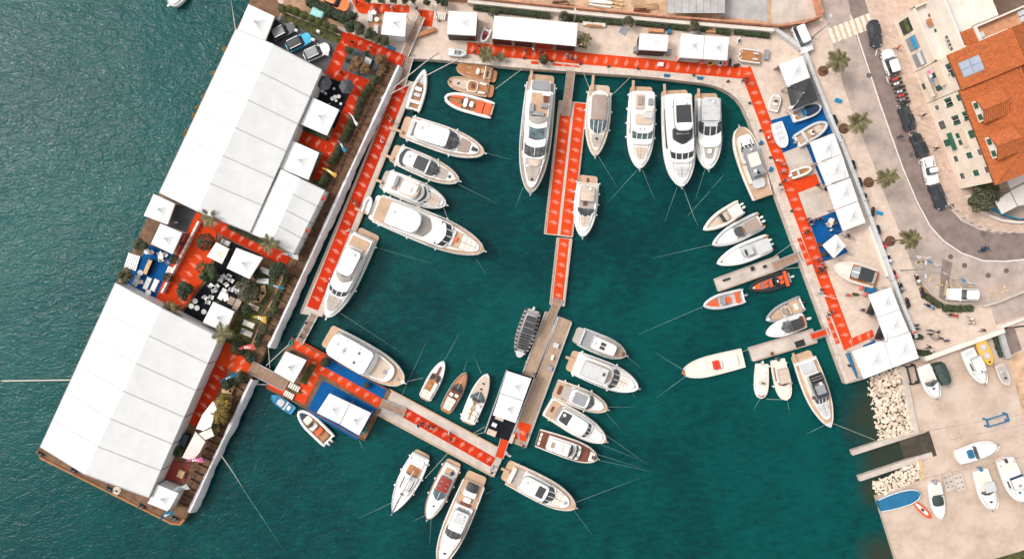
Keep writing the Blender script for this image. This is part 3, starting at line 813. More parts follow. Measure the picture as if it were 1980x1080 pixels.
pagoda('square white tent with a blue carpet strip on its right side', [(564.5, 271.5), (617, 295), (596, 348), (542, 325)], BZ, walls=(3,))
pagoda('small white tent overhanging the left edge of the barge', [(297, 375), (338, 394), (323.5, 434), (278, 416.6)], BZ, walls=(0, 3))
pagoda('small white tent with red sofas on the left barge edge', [(310, 432), (352, 450), (333, 491), (292, 471)], BZ, walls=(0,))
pagoda('white tent standing over the black lounge carpet', [(457, 479), (508, 498), (482, 539), (438, 518)], BZ)
pagoda('flat cream shade cloth between the lounge trees', [(418, 468), (443, 481), (429, 510), (400, 495.6)], BZ, rise=.25, mat='cream', fin=False, name='shade_canopy', valance=.15)
pagoda('white tent at the lower end of the black lounge', [(412, 583), (453, 602), (435.5, 642), (392, 623)], BZ, walls=(2,))
pagoda('small white tent at the bottom corner of the barge', [(304, 936), (345, 953), (325, 988), (285.5, 972)], BZ, walls=(0, 1, 2, 3))
pagoda('square white tent beside the long gangway on the top terrace', [(744, 23), (786.5, 26.6), (783, 71), (737, 66.5)], Q, walls=(2,))
pagoda('flat white tent with a black front on the north quay', [(867.4, 21.3), (923, 25), (920, 69), (864.5, 66)], Q, rise=.5, fin=False, walls=(1, 2), wallmat='black', name='flat_tent')
def ribtent(label, c4, base, ze, n):
    q = [P(x, y, ze) for x, y in c4]; o0 = sum(q, Vector()) / 4; o0.z = base
    t = thing('exhibition_tent', label, 'tent', o0)
    a, b, c, d = q
    for i in range(n):
        s0, s1 = i / n, (i + 1) / n
        pr = lambda s, tt: .34 * sin(pi * tt) + .07 * (1 - abs(2 * s - 1))
        surf(t, 'roof_panel', [d.lerp(c, s0), d.lerp(c, s1), a.lerp(b, s1), a.lerp(b, s0)], 'tent', 2, 6, 0, o0, smooth=True, prof=pr)
    for i in range(5):
        for e0, e1 in ((a, b), (d, c)):
            p = e0.lerp(e1, i / 4) - o0; MB().tube([(p.x, p.y, 0), (p.x, p.y, ze - base)], .07, 6).build('post', 'alu', t)
    for e0, e1 in ((a, b), (b, c), (a, d)):
        g = [Vector((e0.x, e0.y, base)), Vector((e1.x, e1.y, base)), e1, e0]; surf(t, 'side_wall', g, 'tent', 4, 2, 0, o0)
    for i in range(4):
        e0, e1 = d.lerp(c, i / 4 + .02), d.lerp(c, i / 4 + .23)
        g = [Vector((e0.x, e0.y, base + .2)), Vector((e1.x, e1.y, base + .2)), e1 - Vector((0, 0, .5)), e0 - Vector((0, 0, .5))]
        surf(t, 'front_opening', [p + Vector((0, .12, 0)) for p in g], 'black' if i != 2 else 'darkred', 1, 1, 0, o0)
    return t
ribtent('long white ribbed exhibition tent beside the north quay carpet', [(956, 31), (1117, 45), (1113.7, 90), (952, 75)], Q, Q + 3.0, 21)
pagoda('low white stand roof with grey speakers on the north quay', [(1237.5, 65), (1292, 68), (1290, 99), (1235, 96)], Q, rise=.3, fin=False, walls=(2, 3), wallmat='black', name='flat_tent')
pagoda('left white peak of the twin tent on the north quay', [(1318, 65), (1362, 69), (1359, 114), (1315, 111)], Q, walls=(0, 3))
pagoda('right white peak of the twin tent on the north quay', [(1363, 69), (1409.6, 72.4), (1406, 117), (1360, 114)], Q, walls=(0,))
pagoda('white tent touching the black tent in the quay corner', [(1507, 124.6), (1551.7, 108.6), (1566.6, 150), (1523, 167)], Q, walls=(0, 1))
pagoda('black tent on the east quay', [(1523, 168.5), (1567, 151.5), (1582, 193), (1533, 213)], Q, mat='charcoal', walls=(1,), wallmat='black')
pagoda('topmost white tent of the four in the east row', [(1567, 274.5), (1612.6, 258), (1627.5, 297), (1582, 316)], Q, walls=(1,))
pagoda('second white tent from the top in the east row', [(1582, 317), (1628, 298), (1642, 342), (1599, 359)], Q, walls=(1,))
pagoda('third white tent from the top in the east row', [(1600, 360), (1644, 344), (1659, 388), (1615, 405)], Q, walls=(1,))
pagoda('lowest white tent of the four in the east row', [(1616, 406), (1659, 389.5), (1674, 430), (1631, 446)], Q, walls=(1,))
pagoda('lone white tent turned askew on the blue carpet', [(1617, 453), (1636, 475), (1613, 499), (1591, 474)], Q, rise=.8, name='pagoda_tent')
pagoda('upper white tent with black counter on the east quay', [(1680, 570), (1723, 555), (1740, 598), (1697, 612)], Q, walls=(1,))
pagoda('second white tent with black counter on the east quay', [(1697, 613), (1740, 599), (1758, 641), (1713, 656)], Q, walls=(1,))
pagoda('left white corner tent above the rocks', [(1648, 679), (1708, 658), (1725, 711), (1671, 732)], Q, walls=(1, 2))
pagoda('right white corner tent above the rocks', [(1709, 657.5), (1760, 642), (1777, 692), (1726, 710.5)], Q, walls=(1, 2))
pagoda('small white tent on the square pontoon by the wide gangway', [(552.5, 679), (592.5, 696), (567.5, 740), (530, 717.5)], PLZ, walls=(3,))
pagoda('left half of the white double tent on the square pontoon', [(637, 760), (677, 779), (656.5, 819), (612.5, 797.5)], PLZ, walls=(2,))
pagoda('right half of the white double tent on the square pontoon', [(678, 779.5), (717.5, 798), (694, 841), (657.5, 820)], PLZ, walls=(2,))
pagoda('upper peak of the long white tent on the plank pier', [(980.7, 716.7), (1027.5, 731.6), (1012, 774), (967, 759)], D)
pagoda('lower peak of the long white tent on the plank pier', [(966.7, 760), (1011.7, 775), (997, 817), (953, 802)], D)
# ================================================================ BOATS
class Form:
    """body measured along its own length: t = 0 stern/rear, 1 bow/front"""
    def __init__(s, root, L, hw, sheer):
        s.o, s.L, s.hw, s.sh = root, L, hw, sheer
    def slab(s, name, a, b, f, h, mat, z0=None, er=(.25, .25), arc=(0, 0), off=0.0, crown=0.0, flare=(0, 0), wm=None, parent=None, n=9, m=6, base=None):
        """block with rounded plan corners. a,b: t range; f: width as share of hull half width (pair = rear, front);
        h: top height above sheer; arc: forward bulge (m) at rear/front; flare: growth of the foot in x,y"""
        f = f if isinstance(f, tuple) else (f, f); h = h if isinstance(h, tuple) else (h, h)
        er = er if isinstance(er, tuple) else (er, er); arc = arc if isinstance(arc, tuple) else (arc, arc)
        x0, x1 = a * s.L, b * s.L; ln = x1 - x0
        ss = sorted(set([0, 1] + [i / n for i in range(n + 1)] + [min(.5, er[0] * q / ln) for q in (.08, .3, .62, 1)] + [max(.5, 1 - er[1] * q / ln) for q in (.08, .3, .62, 1)]))
        top = []; W = m + 1
        def half(u):
            t = a + (b - a) * u
            w = lerp(f[0], f[1], u) * s.hw(t)
            if wm: w = min(w, wm)
            d = u * ln
            if d < er[0]: w -= min(er[0], w * .95) * (1 - sqrt(max(0, 1 - (1 - d / er[0]) ** 2)))
            d = (1 - u) * ln
            if d < er[1]: w -= min(er[1], w * .95) * (1 - sqrt(max(0, 1 - (1 - d / er[1]) ** 2)))
            return max(.01, w)
        for u in ss:
            t = a + (b - a) * u; w = half(u)
            zs = (s.sh(t) if base is None else base) + lerp(h[0], h[1], u)
            for j in range(W):
                v = -1 + 2 * j / m
                top.append(Vector((x0 + ln * u + lerp(arc[0], arc[1], u) * (1 - v * v), v * w + off * s.hw(t), zs + crown * (1 - v * v))))
        N = len(ss); fc = []
        for i in range(N - 1):
            for j in range(m): fc.append((i * W + j, (i + 1) * W + j, (i + 1) * W + j + 1, i * W + j + 1))
        ring = [j for j in range(W)] + [i * W + m for i in range(1, N)] + [(N - 1) * W + j for j in range(m - 1, -1, -1)] + [i * W for i in range(N - 2, 0, -1)]
        cx = sum((top[i].x for i in ring)) / len(ring); k = len(top); v = list(top); cy = sum((top[i].y for i in ring)) / len(ring)
        hx = max(abs(top[i].x - cx) for i in ring); hy = max(.01, max(abs(top[i].y - cy) for i in ring))
        for i in ring:
            p = top[i]; t = min(1, max(0, p.x / s.L))
            zz = ((s.sh(t) if base is None else base) - .05) if z0 is None else z0 + (s.sh(t) if base is None else base)
            v.append(Vector((p.x + flare[0] * (p.x - cx) / hx, p.y + flare[1] * (p.y - cy) / hy, min(zz, p.z - .01))))
        R = len(ring)
        for i in range(R): fc.append((ring[i], k + i, k + (i + 1) % R, ring[(i + 1) % R]))
        return mk(name, v, fc, mat, s.o if parent is None else parent, None, True)
def hullfn(W, t0, p, q, sw):
    def hw(t):
        t = min(1.0, max(0.0, t))
        if t <= t0: return W / 2 * (sw + (1 - sw) * sin(pi / 2 * t / t0))
        return max(0.0, W / 2 * (1 - ((t - t0) / (1 - t0)) ** p)) ** 1.0 * 1.0 if q == 1 else W / 2 * max(0.0, 1 - ((t - t0) / (1 - t0)) ** p) ** q
    return hw
def detail(F, so, nm, A, B, ff, hh, mt, kw):
    """small fittings that go with a fitting: stitching, painted shadow gaps, pillars, radar and aerials"""
    f0, f1 = ff if isinstance(ff, tuple) else (ff, ff); h0, h1 = hh if isinstance(hh, tuple) else (hh, hh); off = kw.get('off', 0)
    def thin(n, a, b, f, h, m, o=0.0, **k): F.slab(n, a, b, f, h, m, er=.01, off=off + o, parent=so, n=2, m=2, **k)
    z0 = dict(z0=kw['z0']) if 'z0' in kw else {}
    if nm == 'sun_pad' and off == 0:
        for i in (1, 2): s = i / 3; thin('stitching', lerp(A, B, s), lerp(A, B, s) + .05 / F.L, lerp(f0, f1, s) * .95, lerp(h0, h1, s) + .012, 'taupe')
        thin('stitching', A, B, .03, (h0 + .012, h1 + .012), 'taupe')
    if nm == 'windscreen' and abs(f0) > .4:
        c = kw.get('arc', (0, 0)); c = c if isinstance(c, tuple) else (c, c)
        for o in (-.55, 0, .55) if F.W > 3.4 else (0,):
            e = 1 - o * o
            thin('pillar', A + c[0] * e / F.L, B + c[1] * e / F.L, .025, (h0 + .06, h1 + .09), 'white' if mt != 'glassgrey' else 'charcoal', o * (f0 + f1) / 2)
    if nm in ('hardtop', 'roof', 'soft_top', 'awning', 'canopy'):
        k = dict(kw); k.pop('crown', 0); k['z0'] = kw.get('z0', 0) - .05; e = .09 / F.L; w = .09 / max(.5, F.W / 2)
        F.slab('shadow_gap', A - e, B + e, (f0 + w, f1 + w), (h0 - .10, h1 - .10), 'midgrey', parent=so, **{q: v for q, v in k.items() if q != 'arc'})  # grey rim below the roof edge, stands in for its shadow line
        cr = kw.get('crown', 0)
        for s in (.33, .66): thin('roof_joint', lerp(A, B, s), lerp(A, B, s) + .06 / F.L, lerp(f0, f1, s) * .9, lerp(h0, h1, s) + cr * .75 + .012, 'warmgrey', z0=kw.get('z0', 0))
        if nm in ('hardtop', 'roof') and F.W > 3.2:
            x, z = lerp(A, B, .16) * F.L, F.sh(A) + h0 + cr
            MB().lathe([(.26, -.05), (.28, .08), (.2, .2), (.05, .25)], (x, .35, z), 10).build('radar_dome', 'white', so, True)
            MB().tube([(x - .1, -.5, z - .1), (x - .5, -.6, z + 1.4)], .02, 4).tube([(x - .1, -.1, z - .1), (x - .3, -.1, z + .5)], .05, 5).build('aerial', 'lightgrey', so)
    if nm in ('cockpit', 'aft_deck', 'stern_deck') and F.W > 3:
        for s in (-1, 1): thin('cleat', A + .02, A + .02 + .3 / F.L, .03, h0 + .12, 'steel', s * .8)
    if nm in ('coachroof', 'foredeck') and F.W > 3:
        for s in (-1, 1): thin('grab_rail', lerp(A, B, .12), lerp(A, B, .62), .02, (lerp(h0, h1, .12) + .06, lerp(h0, h1, .62) + .06), 'warmgrey', s * (lerp(f0, f1, .5) * .86))
def boat(name, label, stern, bow, wpx, cat='boat', sheer=(1.1, 1.6), t0=.48, p=2.3, q=.78, sw=.88, hull='white', deck='white', gun='white', gw=.14, pl=0.0, platform='teak', z=0.0, feats=(), rail=True, fend=0, fcol='white', rub='lightgrey', group=None, bot=None, bowrail=.5):
    a, b = P(*stern, z + 1.3), P(*bow, z + 1.3); d = b - a; L = d.length; W = wpx / 12
    root = thing(name, label, cat, Vector((a.x, a.y, z)), atan2(d.y, d.x), group)
    W *= 1.02; hw = hullfn(W, t0, p * 1.08, q * .8, sw); sh = lambda t: sheer[0] + (sheer[1] - sheer[0]) * max(0, t) ** 1.7
    F = Form(root, L, hw, sh); F.W = W; F.root = root; n = 22; v = []; f = []
    ts = [pl + (1 - pl) * (i / n) ** .92 for i in range(n + 1)]
    prof = ((1.0, 0.0), (1.015, -.28), (.95, -.62), (.80, -1.0), (.25, -1.35))      # width share, drop share of sheer
    K = len(prof)
    for t in ts:
        for w, dz in prof:
            zz = sh(t) + dz * sh(t) if dz > -1.01 else -.45
            rake = L * .05 * (-dz) * t ** 5
            for sgn in (1, -1): v.append(Vector((t * L - rake, sgn * hw(t) * w, zz)))
    for i in range(n):
        for k in range(K - 1):
            for sgn in (0, 1):
                A = (i * K + k) * 2 + sgn; B = ((i + 1) * K + k) * 2 + sgn
                qd = (A, A + 2, B + 2, B); f.append(qd if sgn == 0 else qd[::-1])
    f.append(tuple(k * 2 for k in range(K)) + tuple(k * 2 + 1 for k in range(K - 1, -1, -1)))
    mi = [0] * len(f)
    mk('hull', v, f, [hull], root, None, True)
    # rubbing strake
    m = MB()
    m.tube([(t * L - .01, hw(t) * 1.012 + .01, sh(t) - .10 * sh(t)) for t in ts] + [(t * L - .01, -hw(t) * 1.012 - .01, sh(t) - .10 * sh(t)) for t in ts[::-1]], .045, 5)
    m.build('rubbing_strake', rub, root, True)
    # gunwale and deck
    v = []; f = []; ins = []
    for t in ts:
        g = min(gw, hw(t) * .6)
        for sgn in (1, -1): v += [(t * L, sgn * hw(t), sh(t)), (t * L - g * .3, sgn * (hw(t) - g * .25), sh(t) + .07), (t * L - g * .5, sgn * (hw(t) - g), sh(t) + .06), (t * L - g * .5, sgn * (hw(t) - g), sh(t) - .07)]
    for i in range(n):
        for sgn in (0, 1):
            for k in range(3):
                A = i * 8 + sgn * 4 + k; B = A + 8; qd = (A, B, B + 1, A + 1); f.append(qd if sgn == 0 else qd[::-1])
    mk('gunwale', v, f, gun, root, None, True)
    v = []; f = []
    for t in ts:
        g = min(gw, hw(t) * .6)
        v += [(t * L - g * .5, hw(t) - g, sh(t) - .03), (t * L - g * .5, 0, sh(t)), (t * L - g * .5, -hw(t) + g, sh(t) - .03)]
    for i in range(n):
        for k in (0, 1): f.append((i * 3 + k, i * 3 + k + 1, i * 3 + 4 + k, i * 3 + 3 + k)[::-1])
    mk('deck', v, f, deck, root, None, True)
    if pl: F.slab('bathing_platform', 0, pl + .01, .93, .0, platform, z0=-.25, er=(.45, .02), base=.5)
    for ft in feats:
        nm, A, B, ff, hh, mt = ft[:6]; kw = dict(ft[6]) if len(ft) > 6 else {}
        if nm in ('coachroof', 'foredeck', 'cabin', 'windscreen') and 'off' not in kw: ff = tuple(min(.9, q_ * 1.12) for q_ in (ff if isinstance(ff, tuple) else (ff, ff)))
        if nm == 'side_window' and 'off' not in kw and ff > .3: ff = min(.91, ff * 1.125)
        so = F.slab(nm, A, B, ff, hh, mt, **kw)
        detail(F, so, nm, A, B, ff, hh, mt, kw)
    if rail:
        m = MB(); tr = [lerp(.55, .995, i / 10) for i in range(11)]
        for sgn in (1, -1):
            pts = [(t * L - .05, sgn * max(.02, hw(t) - .1), sh(t) + bowrail) for t in tr]
            m.tube(pts, .028, 4)
            for pt in pts[::2]: m.tube([(pt[0], pt[1], pt[2] - bowrail), pt], .02, 4)
        m.build('bow_rail', 'steel', root)
        MB().box((L + .05, 0, sh(1) - .02), (.5, .22, .1)).tube([(L - .2, 0, sh(1) + .06), (L + .35, 0, sh(1) - .1)], .05, 5).build('anchor_roller', 'steel', root)
    me = None
    for i in range(fend):
        t = .12 + .5 * (i // 2) / max(1, (fend - 1) // 2)
        if me is None:
            o = MB().lathe([(.03, .38), (.14, .28), (.15, -.2), (.10, -.34), (.03, -.36)], (0, 0, 0), 8).build('fender', fcol, root, True); me = o.data
        else: o = link('fender', me, root)
        o.location = (t * L, (1 if i % 2 else -1) * (hw(t) + .17), sh(t) - .45)
    F.root = root; F.W = W; F.z = z
    return F
def outboard(F, y, cowl='black', t=-.02, sc=1.0, h=None):
    z = .75 if h is None else h
    m = MB().ball((t * F.L - .12 * sc, y, z + .32 * sc), (.42 * sc, .24 * sc, .26 * sc), 10, 6)
    o = m.build('outboard_motor', cowl, F.root, True)
    MB().box((t * F.L - .1, y, z - .3), (.22, .14, .9)).box((t * F.L + .12, y, z + .02), (.3, .26, .2)).build('shaft', 'midgrey', o)
def rib(name, label, stern, bow, wpx, tube='white', floor='teak', r=.27, sheer=.55, feats=(), cat='inflatable boat', motors=(0,), cowl='black', z=0.0, q=.62, p=2.4, t0=.5, accents=None, pad=None):
    """rigid inflatable: two-sided tube, V hull below, floor inside"""
    a, b = P(*stern, z + .7), P(*bow, z + .7); d = b - a; L = d.length; W = wpx / 12
    root = thing(name, label, cat, Vector((a.x, a.y, z)), atan2(d.y, d.x))
    hw = hullfn(W, t0, p, q, .97); sh = lambda t: sheer + .16 * max(0, t) ** 3
    F = Form(root, L, hw, sh); F.root = root; F.W = W
    pts = []; rs = []
    ts = [i / 16 for i in range(17)]
    side = [Vector((min(t * L, L - r), max(0, hw(t) - r), sh(t) + r * .25)) for t in ts]
    side[-1].y = 0
    full = side + [Vector((s_.x, -s_.y, s_.z)) for s_ in side[-2::-1]]
    k = len(full); rs = [r * (.45 if i in (0, k - 1) else .92 if i in (1, k - 2) else 1) for i in range(k)]
    tb = MB().tube(full, rs, 10).build('tube', tube, root, True)
    if accents:
        for sgn in (1, -1):
            mm = MB().tube([Vector((s_.x, sgn * (s_.y + r * .62), s_.z + r * .55)) for s_ in side[5:11]], r * .5, 6).build('tube_patch', accents, tb, True)
    v = []; f = []
    for t in ts:
        x = min(t * L, L - r * 1.2); w = max(.01, hw(t) - r)
        v += [(x, w, .1), (x - L * .03 * t ** 4, 0, -.35), (x, -w, .1)]
    for i in range(16):
        for kk in (0, 1): f.append((i * 3 + kk, i * 3 + kk + 1, i * 3 + 4 + kk, i * 3 + 3 + kk))
    mk('hull', v, f, 'white' if tube != 'rubber' else 'midgrey', root, None, True)
    F.slab('floor', .03, .93, .78, -.14, floor, er=(.1, .5), z0=-.3)
    if len(motors): F.slab('transom', 0.02, .06, .74, .12, 'white' if tube not in ('rubber',) else 'midgrey', er=.05, z0=-.5)
    for ft in feats:
        nm, A, B, ff, hh, mt = ft[:6]; kw = dict(ft[6]) if len(ft) > 6 else {}
        F.slab(nm, A, B, ff, hh, mt, **kw)
    for y in motors: outboard(F, y, cowl, -.01, .9, .5)
    return F
def passerelle(F, side, mat='teak', ln=2.2, t=-.12):
    w = F.W / 2 * .62 * side
    MB().box((F.L * t + ln / 2, w, 1.02), (ln, .42, .07)).box((F.L * t + ln - .05, w, .8), (.2, .5, .4)).build('passerelle', mat, F.root)
def wheelpost(F, t, off=0.0):
    pass

GL = dict
# flybridge / hardtop yachts -------------------------------------------------
F = boat('motor_yacht', 'white hardtop yacht with brown bow sun pad, topmost of the left dock row', (775.5, 241.5), (938, 298), 49, 'yacht', (1.5, 2.1), deck='teak', pl=.10, fend=4, feats=[
    ('cockpit', .10, .235, .80, .10, 'white'), ('cockpit_sole', .125, .225, .58, .13, 'teakgrey'), ('cockpit_seat', .11, .15, .6, .45, 'lightgrey'),
    ('cabin', .20, .66, (.74, .72), .75, 'white', GL(er=(.2, .6), flare=(.3, .12))), ('side_window', .25, .60, .725, .62, 'glass', GL(er=.3, z0=.35)),
    ('hardtop', .195, .57, (.76, .66), (1.75, 1.65), 'white', GL(er=(.8, .5), z0=1.5, crown=.12)), ('hardtop_hatch', .34, .52, .42, (1.83, 1.78), 'white', GL(z0=1.6, crown=.06)),
    ('windscreen', .55, .655, (.66, .60), (1.62, .85), 'glassgrey', GL(er=(.1, .5), arc=(.25, .5), crown=.05)),
    ('coachroof', .62, .93, (.72, .5), (.55, .28), 'white', GL(er=(.2, .8), flare=(.1, .1))), ('sun_pad', .70, .82, (.56, .52), (.62, .50), 'taupe', GL(er=.15)),
    ('hatch', .845, .885, (.24, .24), (.48, .44), 'charcoal', GL(er=.05)), ('hatch', .888, .915, .22, (.43, .4), 'charcoal', GL(er=.05)), ('logo_patch', .605, .625, .12, (1.30, 1.2), 'yellow', GL(er=.1))])
passerelle(F, -.75)
F = boat('motor_yacht', 'white yacht with black cockpit arch and dark sunroof on the left dock', (756, 293), (889, 351), 41, 'yacht', (1.3, 1.8), deck='teak', pl=.10, fend=4, feats=[
    ('cockpit', .10, .30, .84, .15, 'white'), ('cockpit_arch', .155, .26, (.86, .82), .75, 'charcoal', GL(er=(.7, .1), arc=(-.2, 0))), ('cabin', .22, .68, (.74, .70), .7, 'white', GL(er=(.2, .6), flare=(.2, .1))),
    ('side_window', .3, .62, .72, .62, 'glass', GL(er=.3, z0=.3)), ('hardtop', .215, .56, (.70, .64), 1.35, 'white', GL(er=(.7, .3), z0=1.1, crown=.1)), ('sunroof', .37, .535, .60, 1.45, 'charcoal', GL(er=.08, z0=1.2, crown=.07)),
    ('windscreen', .55, .665, (.64, .56), (1.25, .75), 'glassgrey', GL(er=(.1, .5), arc=(.2, .5))), ('coachroof', .63, .93, (.7, .46), (.5, .25), 'white', GL(er=(.2, .8), flare=(.1, .1))),
    ('sun_pad', .66, .82, (.58, .5), (.58, .44), 'warmgrey', GL(er=.2)), ('hatch', .84, .875, .2, .4, 'charcoal', GL(er=.05)), ('anchor_locker', .90, .97, .6, .12, 'teak', GL(er=.2)), ('windlass', .925, .945, .15, .3, 'steel', GL(er=.1))])
passerelle(F, -.8)
F = boat('motor_yacht', 'white flybridge yacht with open helm ring and grey bow pad on the left dock', (737, 344), (864, 397), 44, 'yacht', (1.5, 2.0), deck='white', pl=.09, platform='warmgrey', fend=6, feats=[
    ('cockpit_sole', .09, .2, .82, .06, 'warmgrey'), ('cabin', .12, .70, (.80, .74), .9, 'white', GL(er=(.3, .8), flare=(.2, .1))), ('side_window', .2, .6, .78, .75, 'glass', GL(er=.3, z0=.4)),
    ('flybridge', .14, .60, (.82, .72), 1.7, 'white', GL(er=(.6, 1.0), z0=1.0)), ('fly_coaming', .33, .60, (.62, .62), 2.1, 'beige', GL(er=(.5, 1.0))), ('fly_sole', .345, .565, .53, 2.13, 'white', GL(er=(.4, .9))), ('helm_seat', .40, .50, .30, 2.3, 'cream', GL(er=.2)), ('helm_console', .53, .57, .2, 2.4, 'white', GL(er=.1, off=.2)),
    ('side_seat', .22, .30, .16, 1.85, 'taupe', GL(off=-.45)), ('radar_arch', .24, .285, .5, 2.5, 'midgrey', GL(er=.3, off=.2)),
    ('windscreen', .60, .70, (.72, .66), (1.5, .8), 'white', GL(er=(.1, .6), arc=(.3, .6))), ('window_band', .625, .65, (.70, .70), (1.46, 1.25), 'charcoal', GL(er=(.05, .05), arc=(.55, .62))), ('coachroof', .66, .95, (.72, .5), (.6, .3), 'white', GL(er=(.2, .8))),
    ('sun_pad', .75, .90, (.56, .48), (.62, .48), 'beige', GL(er=.15)), ('hatch', .70, .725, .09, .72, 'charcoal', GL(er=.05, off=.5)), ('hatch', .70, .725, .09, .72, 'charcoal', GL(er=.05, off=-.5))])
passerelle(F, -.5, ln=1.6)
F = boat('motor_yacht', 'longest white flybridge yacht of the left dock with orange bow table', (718, 398), (938, 486), 59, 'yacht', (2.0, 2.7), deck='teak', pl=.06, platform='white', fend=6, feats=[
    ('aft_deck', .055, .30, .86, .5, 'white'), ('fly_teak', .075, .22, (.80, .84), 1.9, 'teak', GL(er=.1, z0=1.6)), ('cabin', .10, .70, (.80, .74), 1.1, 'white', GL(er=(.2, .8), flare=(.2, .15))), ('side_window', .2, .62, .79, .9, 'glass', GL(er=.3, z0=.45)),
    ('flybridge', .065, .56, (.85, .72), 1.85, 'white', GL(er=(.2, .8), z0=1.3)), ('hardtop', .19, .46, (.74, .66), 3.6, 'white', GL(er=(.3, 1.4), z0=3.35, crown=.1)), ('hardtop_arch', .2, .3, .76, 3.3, 'charcoal', GL(er=.2, z0=1.8)),
    ('fly_screen', .445, .505, (.64, .62), (2.9, 2.2), 'warmgrey', GL(er=(.1, .4), arc=(.6, .7))), ('deckhouse_roof', .50, .64, (.70, .70), (1.95, 1.75), 'white', GL(er=(.2, .2), arc=(.5, .5), crown=.08)),
    ('windscreen', .60, .685, (.68, .66), (1.85, 1.1), 'glass', GL(er=(.1, .3), arc=(.35, .55))), ('screen_pillar', .60, .70, .02, (1.95, 1.3), 'white', GL(er=.02)), ('foredeck', .66, .95, (.74, .5), (.7, .3), 'white', GL(er=(.2, .9))),
    ('bow_sofa', .70, .735, (.55, .55), .95, 'lightgrey', GL(er=.1)), ('bow_table', .738, .765, .20, .95, 'orange', GL(er=.15)), ('bow_sole', .73, .79, .58, .68, 'teak', GL(er=.05)), ('sun_pad', .795, .915, (.58, .42), (.72, .5), 'cream', GL(er=.15)), ('anchor_deck', .92, .97, .7, .12, 'teak', GL(er=.2))])
passerelle(F, -.85)
rib('tender', 'white tender resting on the stern of the longest left dock yacht', (705, 412), (716, 380), 17, 'white', 'white', r=.22, z=.55, motors=())
F = boat('motor_yacht', 'white flybridge yacht lying parallel to the red side dock', (713, 447), (634, 614), 51, 'yacht', (1.7, 2.3), deck='white', pl=.07, platform='teak', fend=4, feats=[
    ('cabin', .07, .74, (.84, .74), 1.0, 'white', GL(er=(.2, .8), flare=(.2, .12))), ('side_window', .2, .66, .81, .85, 'glass', GL(er=.3, z0=.4)), ('flybridge', .08, .60, (.86, .72), 1.75, 'white', GL(er=(.2, .9), z0=1.2)),
    ('fly_teak', .095, .215, .74, 1.8, 'teak', GL(er=.1)), ('fly_seat', .20, .235, .5, 2.1, 'lightgrey', GL(er=.1)), ('hardtop', .23, .50, (.62, .56), 3.3, 'white', GL(er=(.5, .9), z0=3.05, crown=.1)), ('hardtop_post', .25, .29, .64, 3.0, 'mahogany', GL(er=.1, z0=1.7)),
    ('fly_screen', .49, .545, (.58, .56), (2.6, 2.0), 'warmgrey', GL(er=(.1, .4), arc=(.5, .6))), ('deckhouse_roof', .54, .66, (.7, .68), (1.8, 1.6), 'white', GL(er=.2, arc=(.4, .4), crown=.06)),
    ('windscreen', .635, .715, (.66, .62), (1.6, 1.0), 'glass', GL(er=(.1, .3), arc=(.2, .4))), ('foredeck', .68, .96, (.74, .5), (.65, .3), 'white', GL(er=(.2, .9))), ('sun_pad', .76, .91, (.62, .44), (.74, .5), 'warmgrey', GL(er=.35))])
F = boat('trawler_yacht', 'broad trawler yacht with huge plain white roof beside the square pontoon', (629, 648), (784, 737), 55, 'yacht', (1.8, 2.5), t0=.5, p=2.6, q=.7, deck='teak', gun='cream', pl=.11, platform='teak', sw=.86, feats=[
    ('aft_rail', .10, .16, .86, .5, 'teakgrey', GL(er=.2)), ('cabin', .13, .60, (.80, .80), 1.5, 'white', GL(er=(.5, .4), flare=(.1, .1))), ('side_window', .18, .56, .81, 1.3, 'glass', GL(er=.3, z0=.7)), ('roof', .115, .59, (.87, .83), 2.2, 'white', GL(er=(1.0, .7), z0=1.9, crown=.16)),
    ('mast_base', .27, .29, .05, 2.9, 'alu', GL(er=.05)), ('mast_cross', .275, .285, .25, 2.75, 'alu', GL(er=.02, z0=2.6)), ('roof_hatch', .43, .455, .09, 2.42, 'glassgrey', GL(er=.05, off=.35)), ('roof_hatch', .43, .455, .09, 2.42, 'glassgrey', GL(er=.05, off=-.35)),
    ('windscreen', .585, .63, (.78, .76), (1.9, 1.1), 'white', GL(er=(.1, .4), arc=(.1, .2))), ('coachroof', .60, .86, (.76, .62), (.75, .55), 'white', GL(er=(.2, 1.0))), ('coachroof_pad', .625, .79, (.66, .56), (.82, .66), 'beige', GL(er=.3)), ('hatch', .745, .785, .14, .78, 'midgrey', GL(er=.05)),
    ('deck_hatch', .91, .935, .16, .1, 'midgrey', GL(er=.05)), ('bowsprit', .965, 1.03, .9, .18, 'white', GL(er=.05, wm=.28))])
